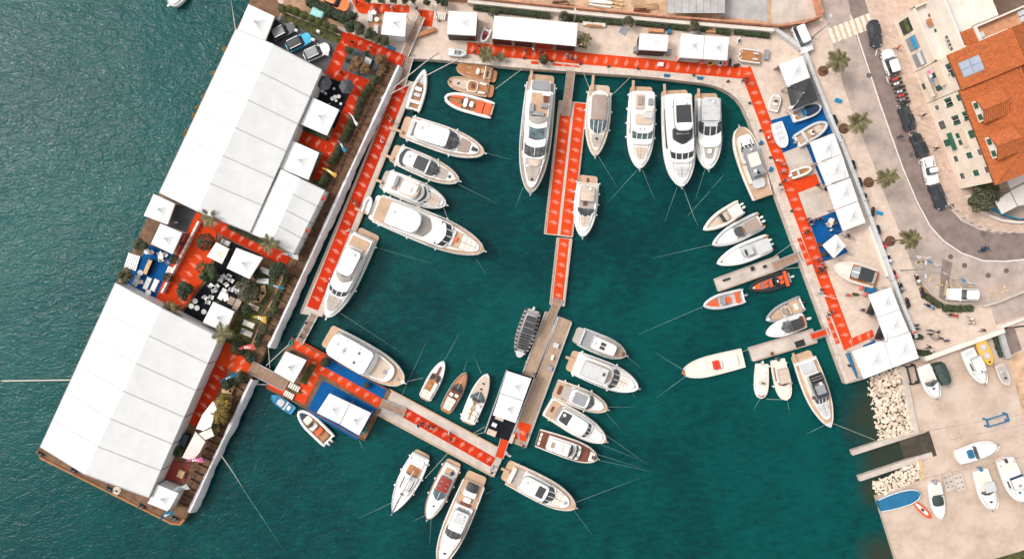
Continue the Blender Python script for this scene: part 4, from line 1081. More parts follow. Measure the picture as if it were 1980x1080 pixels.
# south pontoon row ----------------------------------------------------------
F = boat('launch', 'slim white launch with teak cockpit, leftmost of three small boats inside the pontoon', (819, 774), (858, 698), 27, sheer=(.8, 1.15), t0=.4, p=2.0, deck='white', pl=.06, rail=False, feats=[
    ('cockpit_sole', .05, .66, (.78, .72), .05, 'wood'), ('sun_pad', .06, .25, .72, .42, 'cream', GL(er=.25)), ('side_bench', .25, .48, .24, .4, 'cream', GL(off=-.5, er=.1)), ('table', .30, .42, .22, .4, 'wood', GL(er=.08, off=.05)),
    ('windscreen', .52, .64, .24, (.65, .3), 'glass', GL(off=.48, er=.15)), ('windscreen', .52, .64, .24, (.65, .3), 'glass', GL(off=-.48, er=.15)), ('bow_walkway', .60, .86, .22, .2, 'mahogany', GL(er=.1))])
F = boat('runabout', 'varnished orange wood runabout with white sun pad inside the pontoon', (859, 798), (901, 720), 26, sheer=(.75, 1.05), t0=.42, p=2.0, hull='mahogany', deck='wood', gun='mahogany', gw=.08, pl=.07, platform='wood', rail=False, feats=[
    ('sun_pad', .08, .36, (.6, .66), .3, 'cream', GL(er=.2)), ('cockpit', .36, .62, .76, .08, 'mahogany'), ('seat', .40, .47, .28, .42, 'cream', GL(off=.38, er=.15)), ('seat', .42, .49, .28, .42, 'cream', GL(off=-.38, er=.15)), ('dashboard', .52, .57, .7, .4, 'black', GL(arc=(.2, .3), er=.1)),
    ('windscreen', .57, .66, (.72, .62), (.5, .2), 'glass', GL(er=(.1, .3), arc=(.3, .45))), ('foredeck_line', .66, .95, .03, .06, 'cream', GL(er=.02))])
F = boat('launch', 'white open launch with teak foredeck and two dark hatches inside the pontoon', (902, 820), (943, 722), 32, sheer=(.95, 1.3), t0=.42, p=2.1, deck='white', pl=.05, platform='teak', gw=.18, rail=False, fend=2, feats=[
    ('cockpit', .05, .52, .8, .08, 'white'), ('cockpit_sole', .08, .5, .3, .12, 'teak'), ('sun_pad', .08, .2, .3, .4, 'cream', GL(off=.4)), ('sun_pad', .08, .2, .3, .4, 'cream', GL(off=-.4)), ('aft_seat', .22, .28, .3, .5, 'cream', GL(off=.38)), ('aft_seat', .22, .28, .3, .5, 'cream', GL(off=-.38)),
    ('helm_seat', .36, .42, .2, .55, 'white', GL(off=.4, er=.15)), ('helm_seat', .36, .42, .2, .55, 'white', GL(off=-.4, er=.15)), ('console', .45, .50, .55, .5, 'charcoal'), ('windscreen', .48, .575, (.82, .7), (.75, .3), 'glassblue', GL(er=(.1, .5), arc=(.4, .6))),
    ('foredeck', .56, .95, (.84, .8), .10, 'beige', GL(er=(.1, .5), arc=(.4, 0))), ('hatch', .68, .71, .16, .2, 'charcoal', GL(er=.05)), ('hatch', .79, .82, .2, .2, 'charcoal', GL(er=.05))])
F = boat('sailing_yacht', 'white sailing yacht with bare mast and wooden cockpit', (817, 876), (759, 990), 41, 'sailboat', (1.2, 1.5), t0=.38, p=1.9, q=1.0, sw=.78, deck='white', pl=.05, platform='teak', fend=6, feats=[
    ('stern_arch', .0, .03, .8, 1.2, 'steel', GL(er=.1, z0=1.05)), ('cockpit', .10, .36, (.62, .66), .15, 'white'), ('cockpit_sole', .22, .36, .30, .25, 'wood', GL(off=.3)), ('cockpit_sole', .22, .36, .30, .25, 'wood', GL(off=-.3)), ('sprayhood', .36, .42, .55, .6, 'lightgrey', GL(er=.2, crown=.2)),
    ('coachroof', .36, .72, (.62, .5), (.5, .28), 'white', GL(er=(.2, .9), crown=.08)), ('side_window', .38, .60, .04, (.54, .45), 'black', GL(off=.5, er=.05)), ('side_window', .38, .60, .04, (.54, .45), 'black', GL(off=-.5, er=.05)), ('hatch', .66, .69, .2, .42, 'charcoal', GL(er=.06))])
m = MB(); x = F.L * .60; m.tube([(x, 0, 1.3), (x, 0, 13.5)], .09, 8).build('mast', 'alu', F.root)
MB().tube([(x, 0, 2.3), (x - 3.6, 0, 2.35)], .10, 8).build('boom', 'lightgrey', F.root)
MB().tube([(x, 0, 13.3), (F.L - .1, 0, 1.6)], .05, 5).build('furled_jib', 'charcoal', F.root)
MB().tube([(x, 0, 8), (x, F.W * .45, 1.3)], .015, 4).tube([(x, 0, 8), (x, -F.W * .45, 1.3)], .015, 4).tube([(x, 0, 13.4), (.1, 0, 1.2)], .015, 4).build('rigging', 'steel', F.root)
F = boat('motor_yacht', 'small white cruiser with a red cockpit cover outside the pontoon', (878, 893), (826, 1003), 35, 'yacht', (1.1, 1.5), deck='white', rub='wood', gun='wood', gw=.1, pl=.06, platform='teak', fend=6, feats=[
    ('cockpit', .06, .5, .8, .1, 'cream'), ('cockpit_sole', .10, .22, .5, .14, 'teak'), ('stern_seat', .07, .1, .6, .4, 'white'), ('side_console', .14, .20, .2, .5, 'navy', GL(off=.35)), ('cabin', .22, .62, (.72, .66), .6, 'white', GL(er=(.3, .6))), ('canopy', .245, .47, (.62, .62), 1.3, 'darkred', GL(er=.15, z0=.9, crown=.1)),
    ('dashboard', .45, .5, .5, .85, 'midgrey', GL(er=.1)), ('windscreen', .48, .60, (.66, .55), (1.0, .6), 'glassblue', GL(er=(.1, .5), arc=(.2, .5))), ('coachroof', .56, .92, (.7, .5), (.5, .2), 'white', GL(er=(.2, .7), crown=.06)), ('hatch', .74, .765, .12, .5, 'charcoal', GL(er=.1))])
F.root.children[1]
F = boat('motor_yacht', 'large teak-decked yacht reaching the bottom edge of the photo', (923, 918), (850, 1090), 47, 'yacht', (1.5, 2.1), deck='teak', pl=.09, fend=2, fcol='charcoal', feats=[
    ('tender_cover', .09, .17, .5, .6, 'charcoal', GL(er=.25, crown=.15)), ('stern_lounge', .155, .23, .55, .5, 'white', GL(er=.4)), ('table', .24, .29, .3, .55, 'white', GL(er=.1)), ('cockpit', .20, .34, .66, .06, 'teak'), ('dining_set', .30, .34, .45, .4, 'mahogany', GL(er=.2)),
    ('cabin', .33, .70, (.66, .66), .7, 'white', GL(er=(.1, .6), flare=(.1, .1))), ('helm_seat', .35, .375, .12, .95, 'midgrey', GL(er=.15, off=.35)), ('helm_seat', .35, .375, .12, .95, 'midgrey', GL(er=.15)), ('helm_seat', .35, .375, .12, .95, 'midgrey', GL(er=.15, off=-.35)),
    ('hardtop', .375, .58, (.60, .58), 1.5, 'white', GL(er=(.3, .2), z0=1.25, crown=.1)), ('sunroof', .39, .50, .4, 1.62, 'lightgrey', GL(er=.1, z0=1.4)), ('windscreen', .565, .655, (.64, .60), (1.4, .75), 'glassgrey', GL(er=(.1, .3), arc=(.1, .35))), ('coachroof', .64, .93, (.72, .5), (.55, .25), 'white', GL(er=(.2, .8), crown=.06)), ('hatch', .84, .86, .16, .45, 'charcoal', GL(er=.08))])
F = boat('motor_yacht', 'white hardtop yacht with teak side decks outside the pontoon end', (976, 909), (1113, 978), 48, 'yacht', (1.5, 2.1), deck='teak', gun='cream', pl=.08, fend=2, fcol='charcoal', feats=[
    ('stern_seat', .08, .125, .7, .6, 'cream', GL(er=.2)), ('cockpit_sole', .13, .3, .72, .1, 'warmgrey'), ('cabin', .25, .68, (.72, .68), .8, 'white', GL(er=(.3, .6), flare=(.2, .1))), ('side_window', .3, .62, .71, .68, 'glass', GL(er=.3, z0=.3)), ('hardtop', .235, .585, (.64, .60), 1.6, 'white', GL(er=(.9, .6), z0=1.3, crown=.12)),
    ('sunroof', .45, .545, .42, 1.74, 'charcoal', GL(er=.15, z0=1.5)), ('windscreen', .575, .655, (.64, .58), (1.5, .8), 'glass', GL(er=(.1, .4), arc=(.35, .5))), ('coachroof', .64, .90, (.7, .52), (.6, .3), 'white', GL(er=(.2, .9))), ('sun_pad', .67, .82, (.56, .46), (.66, .46), 'cream', GL(er=.2)), ('hatch', .835, .865, .16, .48, 'midgrey', GL(er=.05))])
passerelle(F, .0, ln=1.4, t=-.05)
F = rib('inflatable_boat', 'grey and white inflatable with teak cushions moored below the double tent', (637, 853), (577, 794), 34, 'white', 'wood', .26, motors=(-.35, .35), cowl='lightgrey', feats=[('bow_locker', .8, .93, .5, .12, 'navy', GL(er=.2)), ('console', .44, .56, .45, .6, 'white'), ('windscreen', .54, .58, .4, (1.0, .7), 'glass'), ('seat', .28, .38, .5, .4, 'orange'), ('seat', .1, .2, .55, .3, 'wood'), ('bow_pad', .62, .78, .5, .1, 'cream')])
F = boat('rowing_boat', 'tiny blue dinghy tied at the corner of the square pontoon', (564, 796), (521, 766), 19, sheer=(.45, .6), t0=.45, q=.7, hull='cyan', deck='cyan', gun='cyan', gw=.09, rail=False, rub='blue', feats=[('floor', .08, .82, .72, -.0, 'blue'), ('thwart', .3, .38, .9, .06, 'lightgrey', GL(er=.02)), ('cover', .42, .68, .7, .16, 'lightgrey', GL(er=.3, crown=.1)), ('gear', .14, .26, .5, .12, 'cream', GL(er=.2))])
# pier row on the right of the plank pier -----------------------------------
F = boat('tour_boat', 'dark speed tour boat with rows of seats left of the plank pier', (1031, 601), (1002, 692), 36, 'boat', (1.0, 1.3), t0=.45, q=.75, p=2.0, sw=.86, hull='midgrey', deck='warmgrey', gun='charcoal', gw=.38, rail=False, rub='black', feats=[
    ('aft_deck', .02, .2, .66, .1, 'midgrey'), ('canopy', .10, .46, (.52, .56), 2.2, 'charcoal', GL(er=.1, z0=2.05)), ('canopy_frame', .08, .47, .60, .9, 'lightgrey', GL(er=.1, z0=.2)), ('cockpit', .45, .84, (.68, .6), .06, 'midgrey'), ('bow_tip', .86, .98, .8, .16, 'lightgrey', GL(er=.2))])
for i in range(6):
    for s in (-1, 1):
        F.slab('seat', .49 + i * .055, .525 + i * .055, .26, .55, 'black', er=.08, off=s * .30)
for i in range(11):
    for s in (-1, 1):
        t = .04 + i * .083; F.slab('tube_band', t, t + .025, .15, .12, 'warmgrey', er=.02, off=s * .86)
outboard(F, 0, 'lightgrey', -.03)
F = boat('cabin_cruiser', 'grey-decked motorboat with two dark solar panels on its roof', (1112, 646), (1211, 687), 37, 'boat', (1.1, 1.5), t0=.5, p=2.4, q=.8, deck='warmgrey', gun='lightgrey', hull='lightgrey', pl=.11, platform='warmgrey', feats=[
    ('cockpit_sole', .13, .40, .84, .06, 'midgrey'), ('transom_rail', .12, .15, .9, .4, 'lightgrey'), ('cabin', .34, .78, (.58, .54), .8, 'white', GL(er=(.2, .4), flare=(.1, .1))), ('roof', .33, .76, (.62, .56), 1.5, 'white', GL(er=.3, z0=1.2, crown=.06)), ('solar_panel', .47, .565, .16, 1.62, 'charcoal', GL(off=.2, er=.02, z0=1.45)), ('solar_panel', .47, .565, .16, 1.62, 'charcoal', GL(off=-.2, er=.02, z0=1.45)), ('roof_fitting', .37, .39, .1, 1.65, 'midgrey', GL(er=.05)),
    ('bow_seat', .82, .90, .7, .15, 'teak', GL(er=.2)), ('bow_hatch', .92, .955, .5, .2, 'mahogany', GL(er=.06))])
F.root.children
F = boat('motor_yacht', 'white yacht with long cream flybridge awning beside the plank pier', (1101, 696), (1233, 749), 48, 'yacht', (1.6, 2.2), deck='white', pl=.09, fend=4, feats=[
    ('cabin', .10, .66, (.82, .74), .9, 'white', GL(er=(.3, .8), flare=(.2, .1))), ('side_window', .18, .56, .81, .75, 'glass', GL(er=.3, z0=.4)), ('flybridge', .12, .60, (.84, .76), 1.6, 'white', GL(er=(.5, 1.1), z0=1.1)), ('fly_rim', .18, .57, (.66, .64), 1.72, 'beige', GL(er=(.3, 1.0), arc=(0, .3))), ('awning', .17, .50, (.58, .56), 3.0, 'lightgrey', GL(er=.12, z0=2.85, crown=.1)), ('fly_table', .44, .47, .12, 3.2, 'charcoal', GL(off=.1, er=.05)),
    ('windscreen', .59, .66, (.7, .68), (1.5, .85), 'glass', GL(er=(.1, .3), arc=(.35, .5))), ('coachroof', .62, .93, (.74, .5), (.65, .3), 'white', GL(er=(.2, .9))), ('sun_pad', .70, .83, (.52, .44), (.72, .5), 'cream', GL(er=.15)), ('hatch', .655, .675, .07, .78, 'charcoal', GL(off=.55, er=.04)), ('hatch', .665, .685, .07, .78, 'charcoal', GL(off=-.55, er=.04)), ('windlass', .93, .95, .2, .2, 'steel', GL(er=.1))])
passerelle(F, .2, ln=2.0, t=-.06)
F = boat('cabin_cruiser', 'teak-rimmed cruiser with grey canvas roof below the flybridge yacht', (1074, 750), (1175, 791), 38, 'boat', (1.2, 1.55), t0=.45, p=2.4, q=.75, deck='teak', gun='cream', pl=.0, fend=6, feats=[
    ('stern_bench', .05, .11, .5, .2, 'mahogany', GL(er=.2)), ('cockpit', .13, .34, .7, .15, 'warmgrey', GL(er=.2)), ('cabin', .28, .68, (.74, .7), .7, 'white', GL(er=(.4, .7), flare=(.1, .1))), ('side_window', .32, .62, .735, .6, 'glass', GL(er=.3, z0=.25)), ('hardtop', .27, .62, (.72, .66), 1.2, 'white', GL(er=.6, z0=.9, crown=.1)), ('canvas_roof', .335, .575, .58, 1.33, 'midgrey', GL(er=.3, z0=1.1)),
    ('windscreen', .61, .68, (.66, .62), (1.1, .65), 'glassgrey', GL(er=(.1, .3), arc=(.2, .4))), ('coachroof', .66, .92, (.72, .5), (.5, .2), 'white', GL(er=(.2, .8), crown=.06))])
F = boat('cabin_cruiser', 'white cruiser with open dark sunroof and teak stern on the plank pier', (1059, 785), (1172, 852), 43, 'boat', (1.3, 1.75), t0=.45, p=2.4, q=.8, deck='white', gun='cream', pl=.0, fend=2, fcol='yellow', feats=[
    ('stern_deck', .02, .16, .84, .06, 'teak'), ('stern_hatch', .06, .10, .3, .1, 'mahogany', GL(er=.15)), ('cockpit_seat', .15, .24, .82, .35, 'taupe', GL(er=(.6, .1), arc=(-.2, 0))), ('cabin', .20, .72, (.72, .7), .8, 'white', GL(er=(.4, .8), flare=(.1, .1))), ('side_window', .26, .64, .715, .65, 'glass', GL(er=.3, z0=.3)), ('hardtop', .19, .64, (.68, .62), 1.3, 'white', GL(er=.6, z0=1.0, crown=.12)), ('sunroof', .215, .36, (.46, .52), 1.44, 'charcoal', GL(er=.1, z0=1.2)), ('roof_pod', .37, .385, .06, 1.6, 'white', GL(er=.1)),
    ('windscreen', .63, .695, (.62, .6), (1.2, .7), 'glass', GL(er=(.1, .3), arc=(.25, .4))), ('coachroof', .68, .93, (.7, .5), (.5, .2), 'white', GL(er=(.2, .9), crown=.06)), ('bowsprit', .96, 1.03, .9, .14, 'teak', GL(er=.05, wm=.26))])
F = boat('cabin_cruiser', 'classic boat with mahogany red decks, lowest on the plank pier', (1040, 846), (1155, 885), 38, 'boat', (1.3, 1.8), t0=.5, p=2.6, q=.72, deck='mahogany', gun='cream', gw=.16, pl=.0, feats=[
    ('cabin', .16, .70, (.66, .64), .8, 'white', GL(er=(.3, .5))), ('flybridge', .18, .55, (.58, .56), 1.5, 'white', GL(er=.3, z0=1.0)), ('fly_table', .215, .27, .28, 1.65, 'taupe', GL(er=.06)), ('fly_seat', .32, .40, .4, 1.75, 'cream', GL(er=.1)), ('fly_console', .44, .50, .35, 1.9, 'white', GL(er=.1)),
    ('fly_screen', .51, .54, (.56, .56), (1.9, 1.5), 'charcoal', GL(er=.05, arc=(.2, .25))), ('windscreen', .60, .635, (.62, .6), (1.3, .85), 'glass', GL(er=.05, arc=(.25, .3))), ('hatch', .66, .695, .12, .92, 'midgrey', GL(off=.4, er=.05)), ('hatch', .66, .695, .12, .92, 'midgrey', GL(off=-.4, er=.05)), ('bow_locker', .86, .94, .7, .16, 'cream', GL(er=.2)), ('windlass', .90, .93, .3, .3, 'charcoal', GL(er=.1))])
for i in range(3): F.slab('stern_cushion', .02 + .04 * 0, .055, .2, .14, 'cream', er=.06, off=-.5 + .5 * i); F.slab('stern_cushion', .085, .12, .2, .14, 'mahogany', er=.06, off=-.5 + .5 * i)
# north quay row --------------------------------------------------------------
F = boat('motor_yacht', 'longest grey-white yacht in the north row with three-level deck', (1048, 142), (1025, 377), 58, 'yacht', (2.0, 2.8), t0=.45, p=2.5, q=.85, deck='teakgrey', gun='lightgrey', hull='lightgrey', pl=.09, platform='teak', fend=2, feats=[
    ('stern_lounge', .085, .16, .62, .9, 'midgrey', GL(er=.3)), ('stern_frame', .08, .17, .70, .6, 'white', GL(er=.2)), ('cabin', .17, .72, (.76, .66), 1.1, 'white', GL(er=(.2, .8), flare=(.2, .2))), ('side_window', .3, .66, .75, .9, 'glass', GL(er=.3, z0=.4)), ('flybridge', .185, .46, (.68, .62), 1.9, 'white', GL(er=(.2, .6), z0=1.3)),
    ('fly_sole', .20, .39, .56, 1.95, 'teak', GL(er=.1)), ('fly_bar', .215, .27, .18, 2.4, 'mahogany', GL(off=.42, er=.06)), ('bar_top', .21, .225, .24, 2.6, 'white', GL(off=.38, er=.04)), ('helm_seat', .285, .32, .10, 2.5, 'midgrey', GL(off=.42, er=.15)), ('helm_seat', .285, .32, .10, 2.5, 'midgrey', GL(off=.2, er=.15)), ('fly_sofa', .29, .375, .14, 2.4, 'midgrey', GL(off=-.46, er=.1)), ('fly_sofa', .355, .385, .46, 2.4, 'midgrey', GL(off=-.1, er=.1)), ('fly_screen', .385, .425, (.6, .58), (2.5, 2.0), 'warmgrey', GL(er=.1, arc=(.4, .6))), ('roof_gap', .42, .47, (.62, .6), (2.02, 2.0), 'white', GL(er=.2, arc=(.3, .3))),
    ('glass_roof', .47, .565, (.48, .46), 1.96, 'glassblue', GL(er=.06, z0=1.5)), ('roof_arch', .56, .62, (.64, .62), (1.9, 1.75), 'white', GL(er=.15, arc=(.35, .35))), ('windscreen', .60, .69, (.62, .62), (1.75, 1.15), 'glassgrey', GL(er=(.1, .2), arc=(.2, .4))), ('screen_pillar', .60, .70, .02, (1.85, 1.35), 'white', GL(er=.02)),
    ('foredeck', .69, .95, (.7, .5), (.7, .35), 'white', GL(er=(.2, .9))), ('bow_sofa', .705, .765, (.52, .52), .95, 'warmgrey', GL(er=.08)), ('bow_sole', .725, .78, .36, 1.0, 'beige', GL(er=.05)), ('sun_pad', .785, .90, (.56, .42), (.72, .5), 'warmgrey', GL(er=.15)), ('hatch', .875, .895, .12, .62, 'black', GL(er=.04))])
passerelle(F, -1.1, 'teak', 4.2, -.03)
F = boat('motor_yacht', 'tan-covered open yacht right of the central pier', (1161, 162), (1150, 304), 46, 'yacht', (1.3, 1.75), t0=.42, p=2.0, q=.85, deck='beige', gun='cream', pl=.12, platform='beige', fend=6, feats=[
    ('cockpit', .12, .24, .82, .12, 'beige'), ('targa_arch', .125, .19, .7, .9, 'cream', GL(er=(.7, .1), arc=(-.1, 0), crown=.15)), ('cabin', .18, .66, (.76, .7), .55, 'white', GL(er=(.4, .7), flare=(.1, .1))), ('soft_top', .185, .52, (.60, .56), 1.35, 'taupe', GL(er=(.5, .3), z0=1.0, crown=.14)), ('windscreen', .515, .655, (.62, .56), (1.15, .6), 'glassblue', GL(er=(.1, .5), arc=(.1, .4))),
    ('coachroof', .66, .92, (.62, .42), (.4, .2), 'cream', GL(er=(.1, .7))), ('hatch_pad', .70, .87, (.5, .4), (.46, .3), 'warmgrey', GL(er=.1)), ('hatch', .745, .775, .14, .52, 'charcoal', GL(er=.14))])
passerelle(F, -1.0, ln=2.6)
F = boat('motor_yacht', 'open flybridge yacht with beige lounge in the north row', (1242, 165), (1235, 329), 51, 'yacht', (1.6, 2.2), t0=.46, p=2.5, q=.85, deck='white', pl=.10, fend=8, feats=[
    ('cabin', .10, .72, (.78, .72), 1.0, 'white', GL(er=(.3, .8), flare=(.2, .15))), ('side_window', .2, .6, .77, .85, 'glass', GL(er=.3, z0=.4)), ('flybridge', .11, .60, (.80, .72), 1.7, 'white', GL(er=(.4, 1.0), z0=1.2)), ('fly_bar', .20, .27, .16, 2.2, 'midgrey', GL(off=.48, er=.05)), ('fly_sofa', .15, .32, .30, 2.05, 'beige', GL(off=-.34, er=.15)), ('fly_table', .18, .28, .16, 2.3, 'taupe', GL(off=-.32, er=.06)),
    ('side_sofa', .30, .35, .24, 2.05, 'cream', GL(off=.4, er=.1)), ('helm_console', .36, .43, .3, 2.2, 'lightgrey', GL(off=.3, er=.1)), ('fly_pad', .38, .50, .6, 1.95, 'beige', GL(er=.4)), ('windscreen', .575, .665, (.66, .64), (1.5, .9), 'glassblue', GL(er=(.1, .15), arc=(.05, .15))), ('roof_vent', .545, .56, .06, 1.8, 'midgrey', GL(off=.12, er=.04)), ('roof_vent', .545, .56, .06, 1.8, 'midgrey', GL(off=-.2, er=.04)),
    ('foredeck', .66, .95, (.74, .5), (.6, .3), 'white', GL(er=(.2, .9))), ('bow_seat', .685, .725, .46, .75, 'beige', GL(er=.06)), ('sun_pad', .75, .885, (.48, .36), (.66, .46), 'beige', GL(er=.15)), ('windlass', .93, .945, .25, .2, 'steel', GL(er=.1))])
passerelle(F, -1.05, ln=4.6, t=-.06)
F = boat('motor_yacht', 'tall white yacht with dark sunroof, widest of the north row', (1306, 172), (1315, 364), 60, 'yacht', (1.8, 2.5), t0=.48, p=2.6, q=.82, deck='white', pl=.08, feats=[
    ('cabin', .08, .76, (.84, .70), 1.2, 'white', GL(er=(.3, .9), flare=(.2, .15))), ('side_window', .2, .62, .82, 1.0, 'glass', GL(er=.4, z0=.5)), ('flybridge', .09, .62, (.80, .74), 1.9, 'white', GL(er=(.5, .9), z0=1.4, crown=.08)), ('hardtop', .165, .475, (.56, .52), 3.7, 'white', GL(er=(.3, .9), z0=3.4, crown=.1)), ('sunroof', .23, .40, .45, 3.84, 'charcoal', GL(er=.06, z0=3.6)), ('fly_screen', .44, .56, (.60, .58), (2.9, 2.1), 'glass', GL(er=(.2, .7), arc=(.4, .5))), ('hardtop_leg', .17, .22, .58, 3.4, 'white', GL(er=.1, z0=1.9)), ('fly_seat', .46, .50, .4, 2.7, 'midgrey', GL(er=.2)),
    ('deckhouse_roof', .55, .66, (.72, .7), (2.0, 1.75), 'white', GL(er=.2, arc=(.3, .3))), ('windscreen', .635, .72, (.66, .62), (1.75, 1.15), 'glass', GL(er=(.1, .2), arc=(.2, .4))), ('foredeck', .70, .96, (.74, .5), (.7, .35), 'white', GL(er=(.2, .9))), ('bow_seat', .735, .77, .5, .9, 'white', GL(er=.08)), ('sun_pad', .80, .90, (.52, .42), (.75, .55), 'lightgrey', GL(er=.2))])
passerelle(F, -1.05, ln=4.8, t=-.06)
F = boat('motor_yacht', 'white yacht with pale ribbed roof at the right end of the north row', (1368, 178), (1368, 330), 51, 'yacht', (1.5, 2.0), t0=.48, p=2.5, q=.82, deck='white', pl=.09, feats=[
    ('cabin', .11, .72, (.80, .72), .9, 'white', GL(er=(.3, .9), flare=(.15, .1))), ('side_window', .18, .6, .79, .78, 'glass', GL(er=.4, z0=.3)), ('hardtop', .12, .40, (.70, .66), 1.7, 'lightgrey', GL(er=.4, z0=1.4, crown=.1)), ('hardtop_rim', .105, .42, (.74, .7), 1.55, 'white', GL(er=.5, z0=1.2)), ('windscreen', .40, .55, (.74, .72), (1.5, .9), 'glass', GL(er=(.1, .6), arc=(.1, .4))), ('helm_seats', .40, .47, .5, 1.55, 'lightgrey', GL(er=.15)),
    ('foredeck', .56, .94, (.78, .5), (.75, .3), 'white', GL(er=(.3, .9), arc=(.3, 0))), ('sun_pad', .67, .86, (.46, .36), (.72, .45), 'warmgrey', GL(er=.25)), ('bundle', .74, .80, .16, .85, 'white', GL(er=.15))])
passerelle(F, -1.0, ln=3.2, t=-.05)
F = boat('motor_yacht', 'small white cruiser lying along the right side of the central pier', (1139, 338), (1126, 459), 43, 'yacht', (1.2, 1.6), t0=.45, p=2.1, q=.8, deck='white', pl=.13, platform='teak', fend=8, feats=[
    ('platform_slot', .04, .13, .12, .55, 'mahogany', GL(er=.05, base=0)), ('cockpit', .13, .25, .82, .12, 'beige'), ('cabin', .17, .66, (.80, .74), .5, 'white', GL(er=(.5, .9), flare=(.05, .05))), ('hardtop', .20, .43, (.60, .60), 1.3, 'beige', GL(er=.25, z0=1.05, crown=.1)), ('helm', .42, .55, .62, .65, 'warmgrey', GL(er=.1)), ('helm_seat', .44, .5, .14, .95, 'mahogany', GL(off=-.15, er=.06)), ('windscreen', .54, .63, (.66, .58), (.95, .55), 'glassgrey', GL(er=(.1, .5), arc=(.1, .35))),
    ('coachroof', .60, .92, (.66, .44), (.4, .2), 'white', GL(er=(.3, .8))), ('sun_pad', .655, .83, (.44, .34), (.5, .34), 'beige', GL(er=.25)), ('porthole', .63, .645, .06, .62, 'charcoal', GL(off=.46, er=.06)), ('porthole', .63, .645, .06, .62, 'charcoal', GL(off=-.46, er=.06))])
F = boat('motor_yacht', 'teak-decked day cruiser with grey hardtop alongside the east quay', (1475, 381), (1428, 246), 47, 'yacht', (1.3, 1.7), t0=.52, p=2.6, q=.62, sw=.8, deck='teak', gun='cream', gw=.2, pl=.0, fend=0, feats=[
    ('stern_deck', .0, .14, .9, .07, 'teak', GL(er=.1)), ('stern_pad', .13, .26, .54, .45, 'lightgrey', GL(er=.5)), ('side_seat', .22, .48, .12, .4, 'cream', GL(off=.62, er=.1)), ('cockpit_console', .26, .62, (.46, .5), .6, 'midgrey', GL(er=.2)), ('hardtop', .30, .68, (.52, .56), 1.6, 'midgrey', GL(er=.2, z0=1.4)), ('hardtop_panel', .42, .60, .42, 1.72, 'cream', GL(er=.15, z0=1.55)), ('radar', .635, .66, .08, 1.9, 'white', GL(er=.15)), ('windscreen', .66, .72, (.52, .48), (1.3, .7), 'glass', GL(er=.1, arc=(.1, .2))),
    ('coachroof', .50, .87, (.6, .58), .5, 'white', GL(er=(.2, .5))), ('side_window', .7, .79, .03, .56, 'black', GL(off=.42, er=.03)), ('side_window', .7, .79, .03, .56, 'black', GL(off=-.42, er=.03)), ('helm_seat', .31, .36, .1, 1.75, 'black', GL(er=.08))])
# small boats up the left of the north quay ------------------------------------
F = rib('inflatable_boat', 'large white inflatable with teak cockpit beside the red side dock', (798, 214), (822, 134), 31, 'white', 'white', .30, motors=(0,), cowl='black', q=.7, p=1.9, t0=.35, feats=[('cockpit_sole', .12, .66, (.55, .62), -.08, 'wood', GL(er=.4)), ('stern_sole', .03, .14, .5, .0, 'wood'), ('console', .46, .56, .45, .6, 'white'), ('windscreen', .55, .58, .4, (.95, .7), 'glass'), ('helm_seat', .33, .41, .42, .5, 'lightgrey'), ('aft_seat', .17, .24, .7, .4, 'white'), ('bow_pad', .68, .9, .6, .05, 'lightgrey', GL(er=.3))])
def classic(label, stern, bow, w, deckmat, feats):
    return boat('launch', label, stern, bow, w, sheer=(.8, 1.1), t0=.5, p=2.4, q=.62, sw=.86, hull='mahogany' if deckmat == 'wood' else 'cream', deck=deckmat, gun='teak', gw=.14, rub='teak', pl=.13, platform='wood', rail=False, feats=feats)
classic('brown wooden launch closest to the north quay wall', (960, 146), (882, 129), 28, 'wood', [('cockpit', .14, .30, .76, .1, 'teak', GL(er=.4)), ('arch', .28, .305, .9, .7, 'cream', GL(er=.05, z0=.5)), ('seat', .32, .40, .3, .4, 'pine', GL(off=-.2, er=.15)), ('console', .42, .50, .4, .55, 'white', GL(er=.25)), ('cover', .2, .25, .4, .2, 'mahogany', GL(er=.1)), ('rail_line', .62, .75, .02, .1, 'cream', GL(off=.4)), ('rail_line', .62, .75, .02, .1, 'cream', GL(off=-.35))])
classic('cream wooden launch, middle of the three by the north quay', (954, 175), (865, 156), 29, 'teak', [('cockpit', .14, .34, .82, .1, 'wood', GL(er=.5)), ('seat', .17, .32, .14, .4, 'cream', GL(off=.6, er=.1)), ('seat', .17, .32, .14, .4, 'cream', GL(off=-.6, er=.1)), ('coaming', .34, .58, .74, .35, 'cream', GL(er=.5)), ('well', .36, .55, .62, .38, 'wood', GL(er=.4)), ('helm_seat', .42, .48, .3, .6, 'mahogany', GL(er=.15)), ('foredeck_panel', .58, .88, (.6, .5), .14, 'beige', GL(er=.3)), ('hatch', .74, .78, .16, .22, 'charcoal', GL(er=.06)), ('anchor_ball', .93, .96, .3, .2, 'charcoal', GL(er=.15))])
rib('inflatable_boat', 'white inflatable with bright orange seats near the north quay', (953, 214), (859, 188), 36, 'white', 'wood', .27, motors=(), q=.55, feats=[('sun_pad', .2, .34, .72, .3, 'orange', GL(er=.15)), ('sun_pad', .05, .18, .66, .25, 'orange', GL(er=.15)), ('stern_step', .0, .05, .6, .1, 'teak'), ('seat', .4, .48, .3, .45, 'cream', GL(er=.2)), ('console', .52, .60, .5, .6, 'white', GL(er=.3)), ('bow_seat', .62, .88, .16, .2, 'orange', GL(off=.5, er=.2)), ('bow_seat', .62, .88, .16, .2, 'orange', GL(off=-.5, er=.2)), ('helm_wheel', .61, .64, .15, .7, 'black', GL(er=.06)), ('bow_roller', .93, .96, .3, .25, 'charcoal', GL(er=.1))])
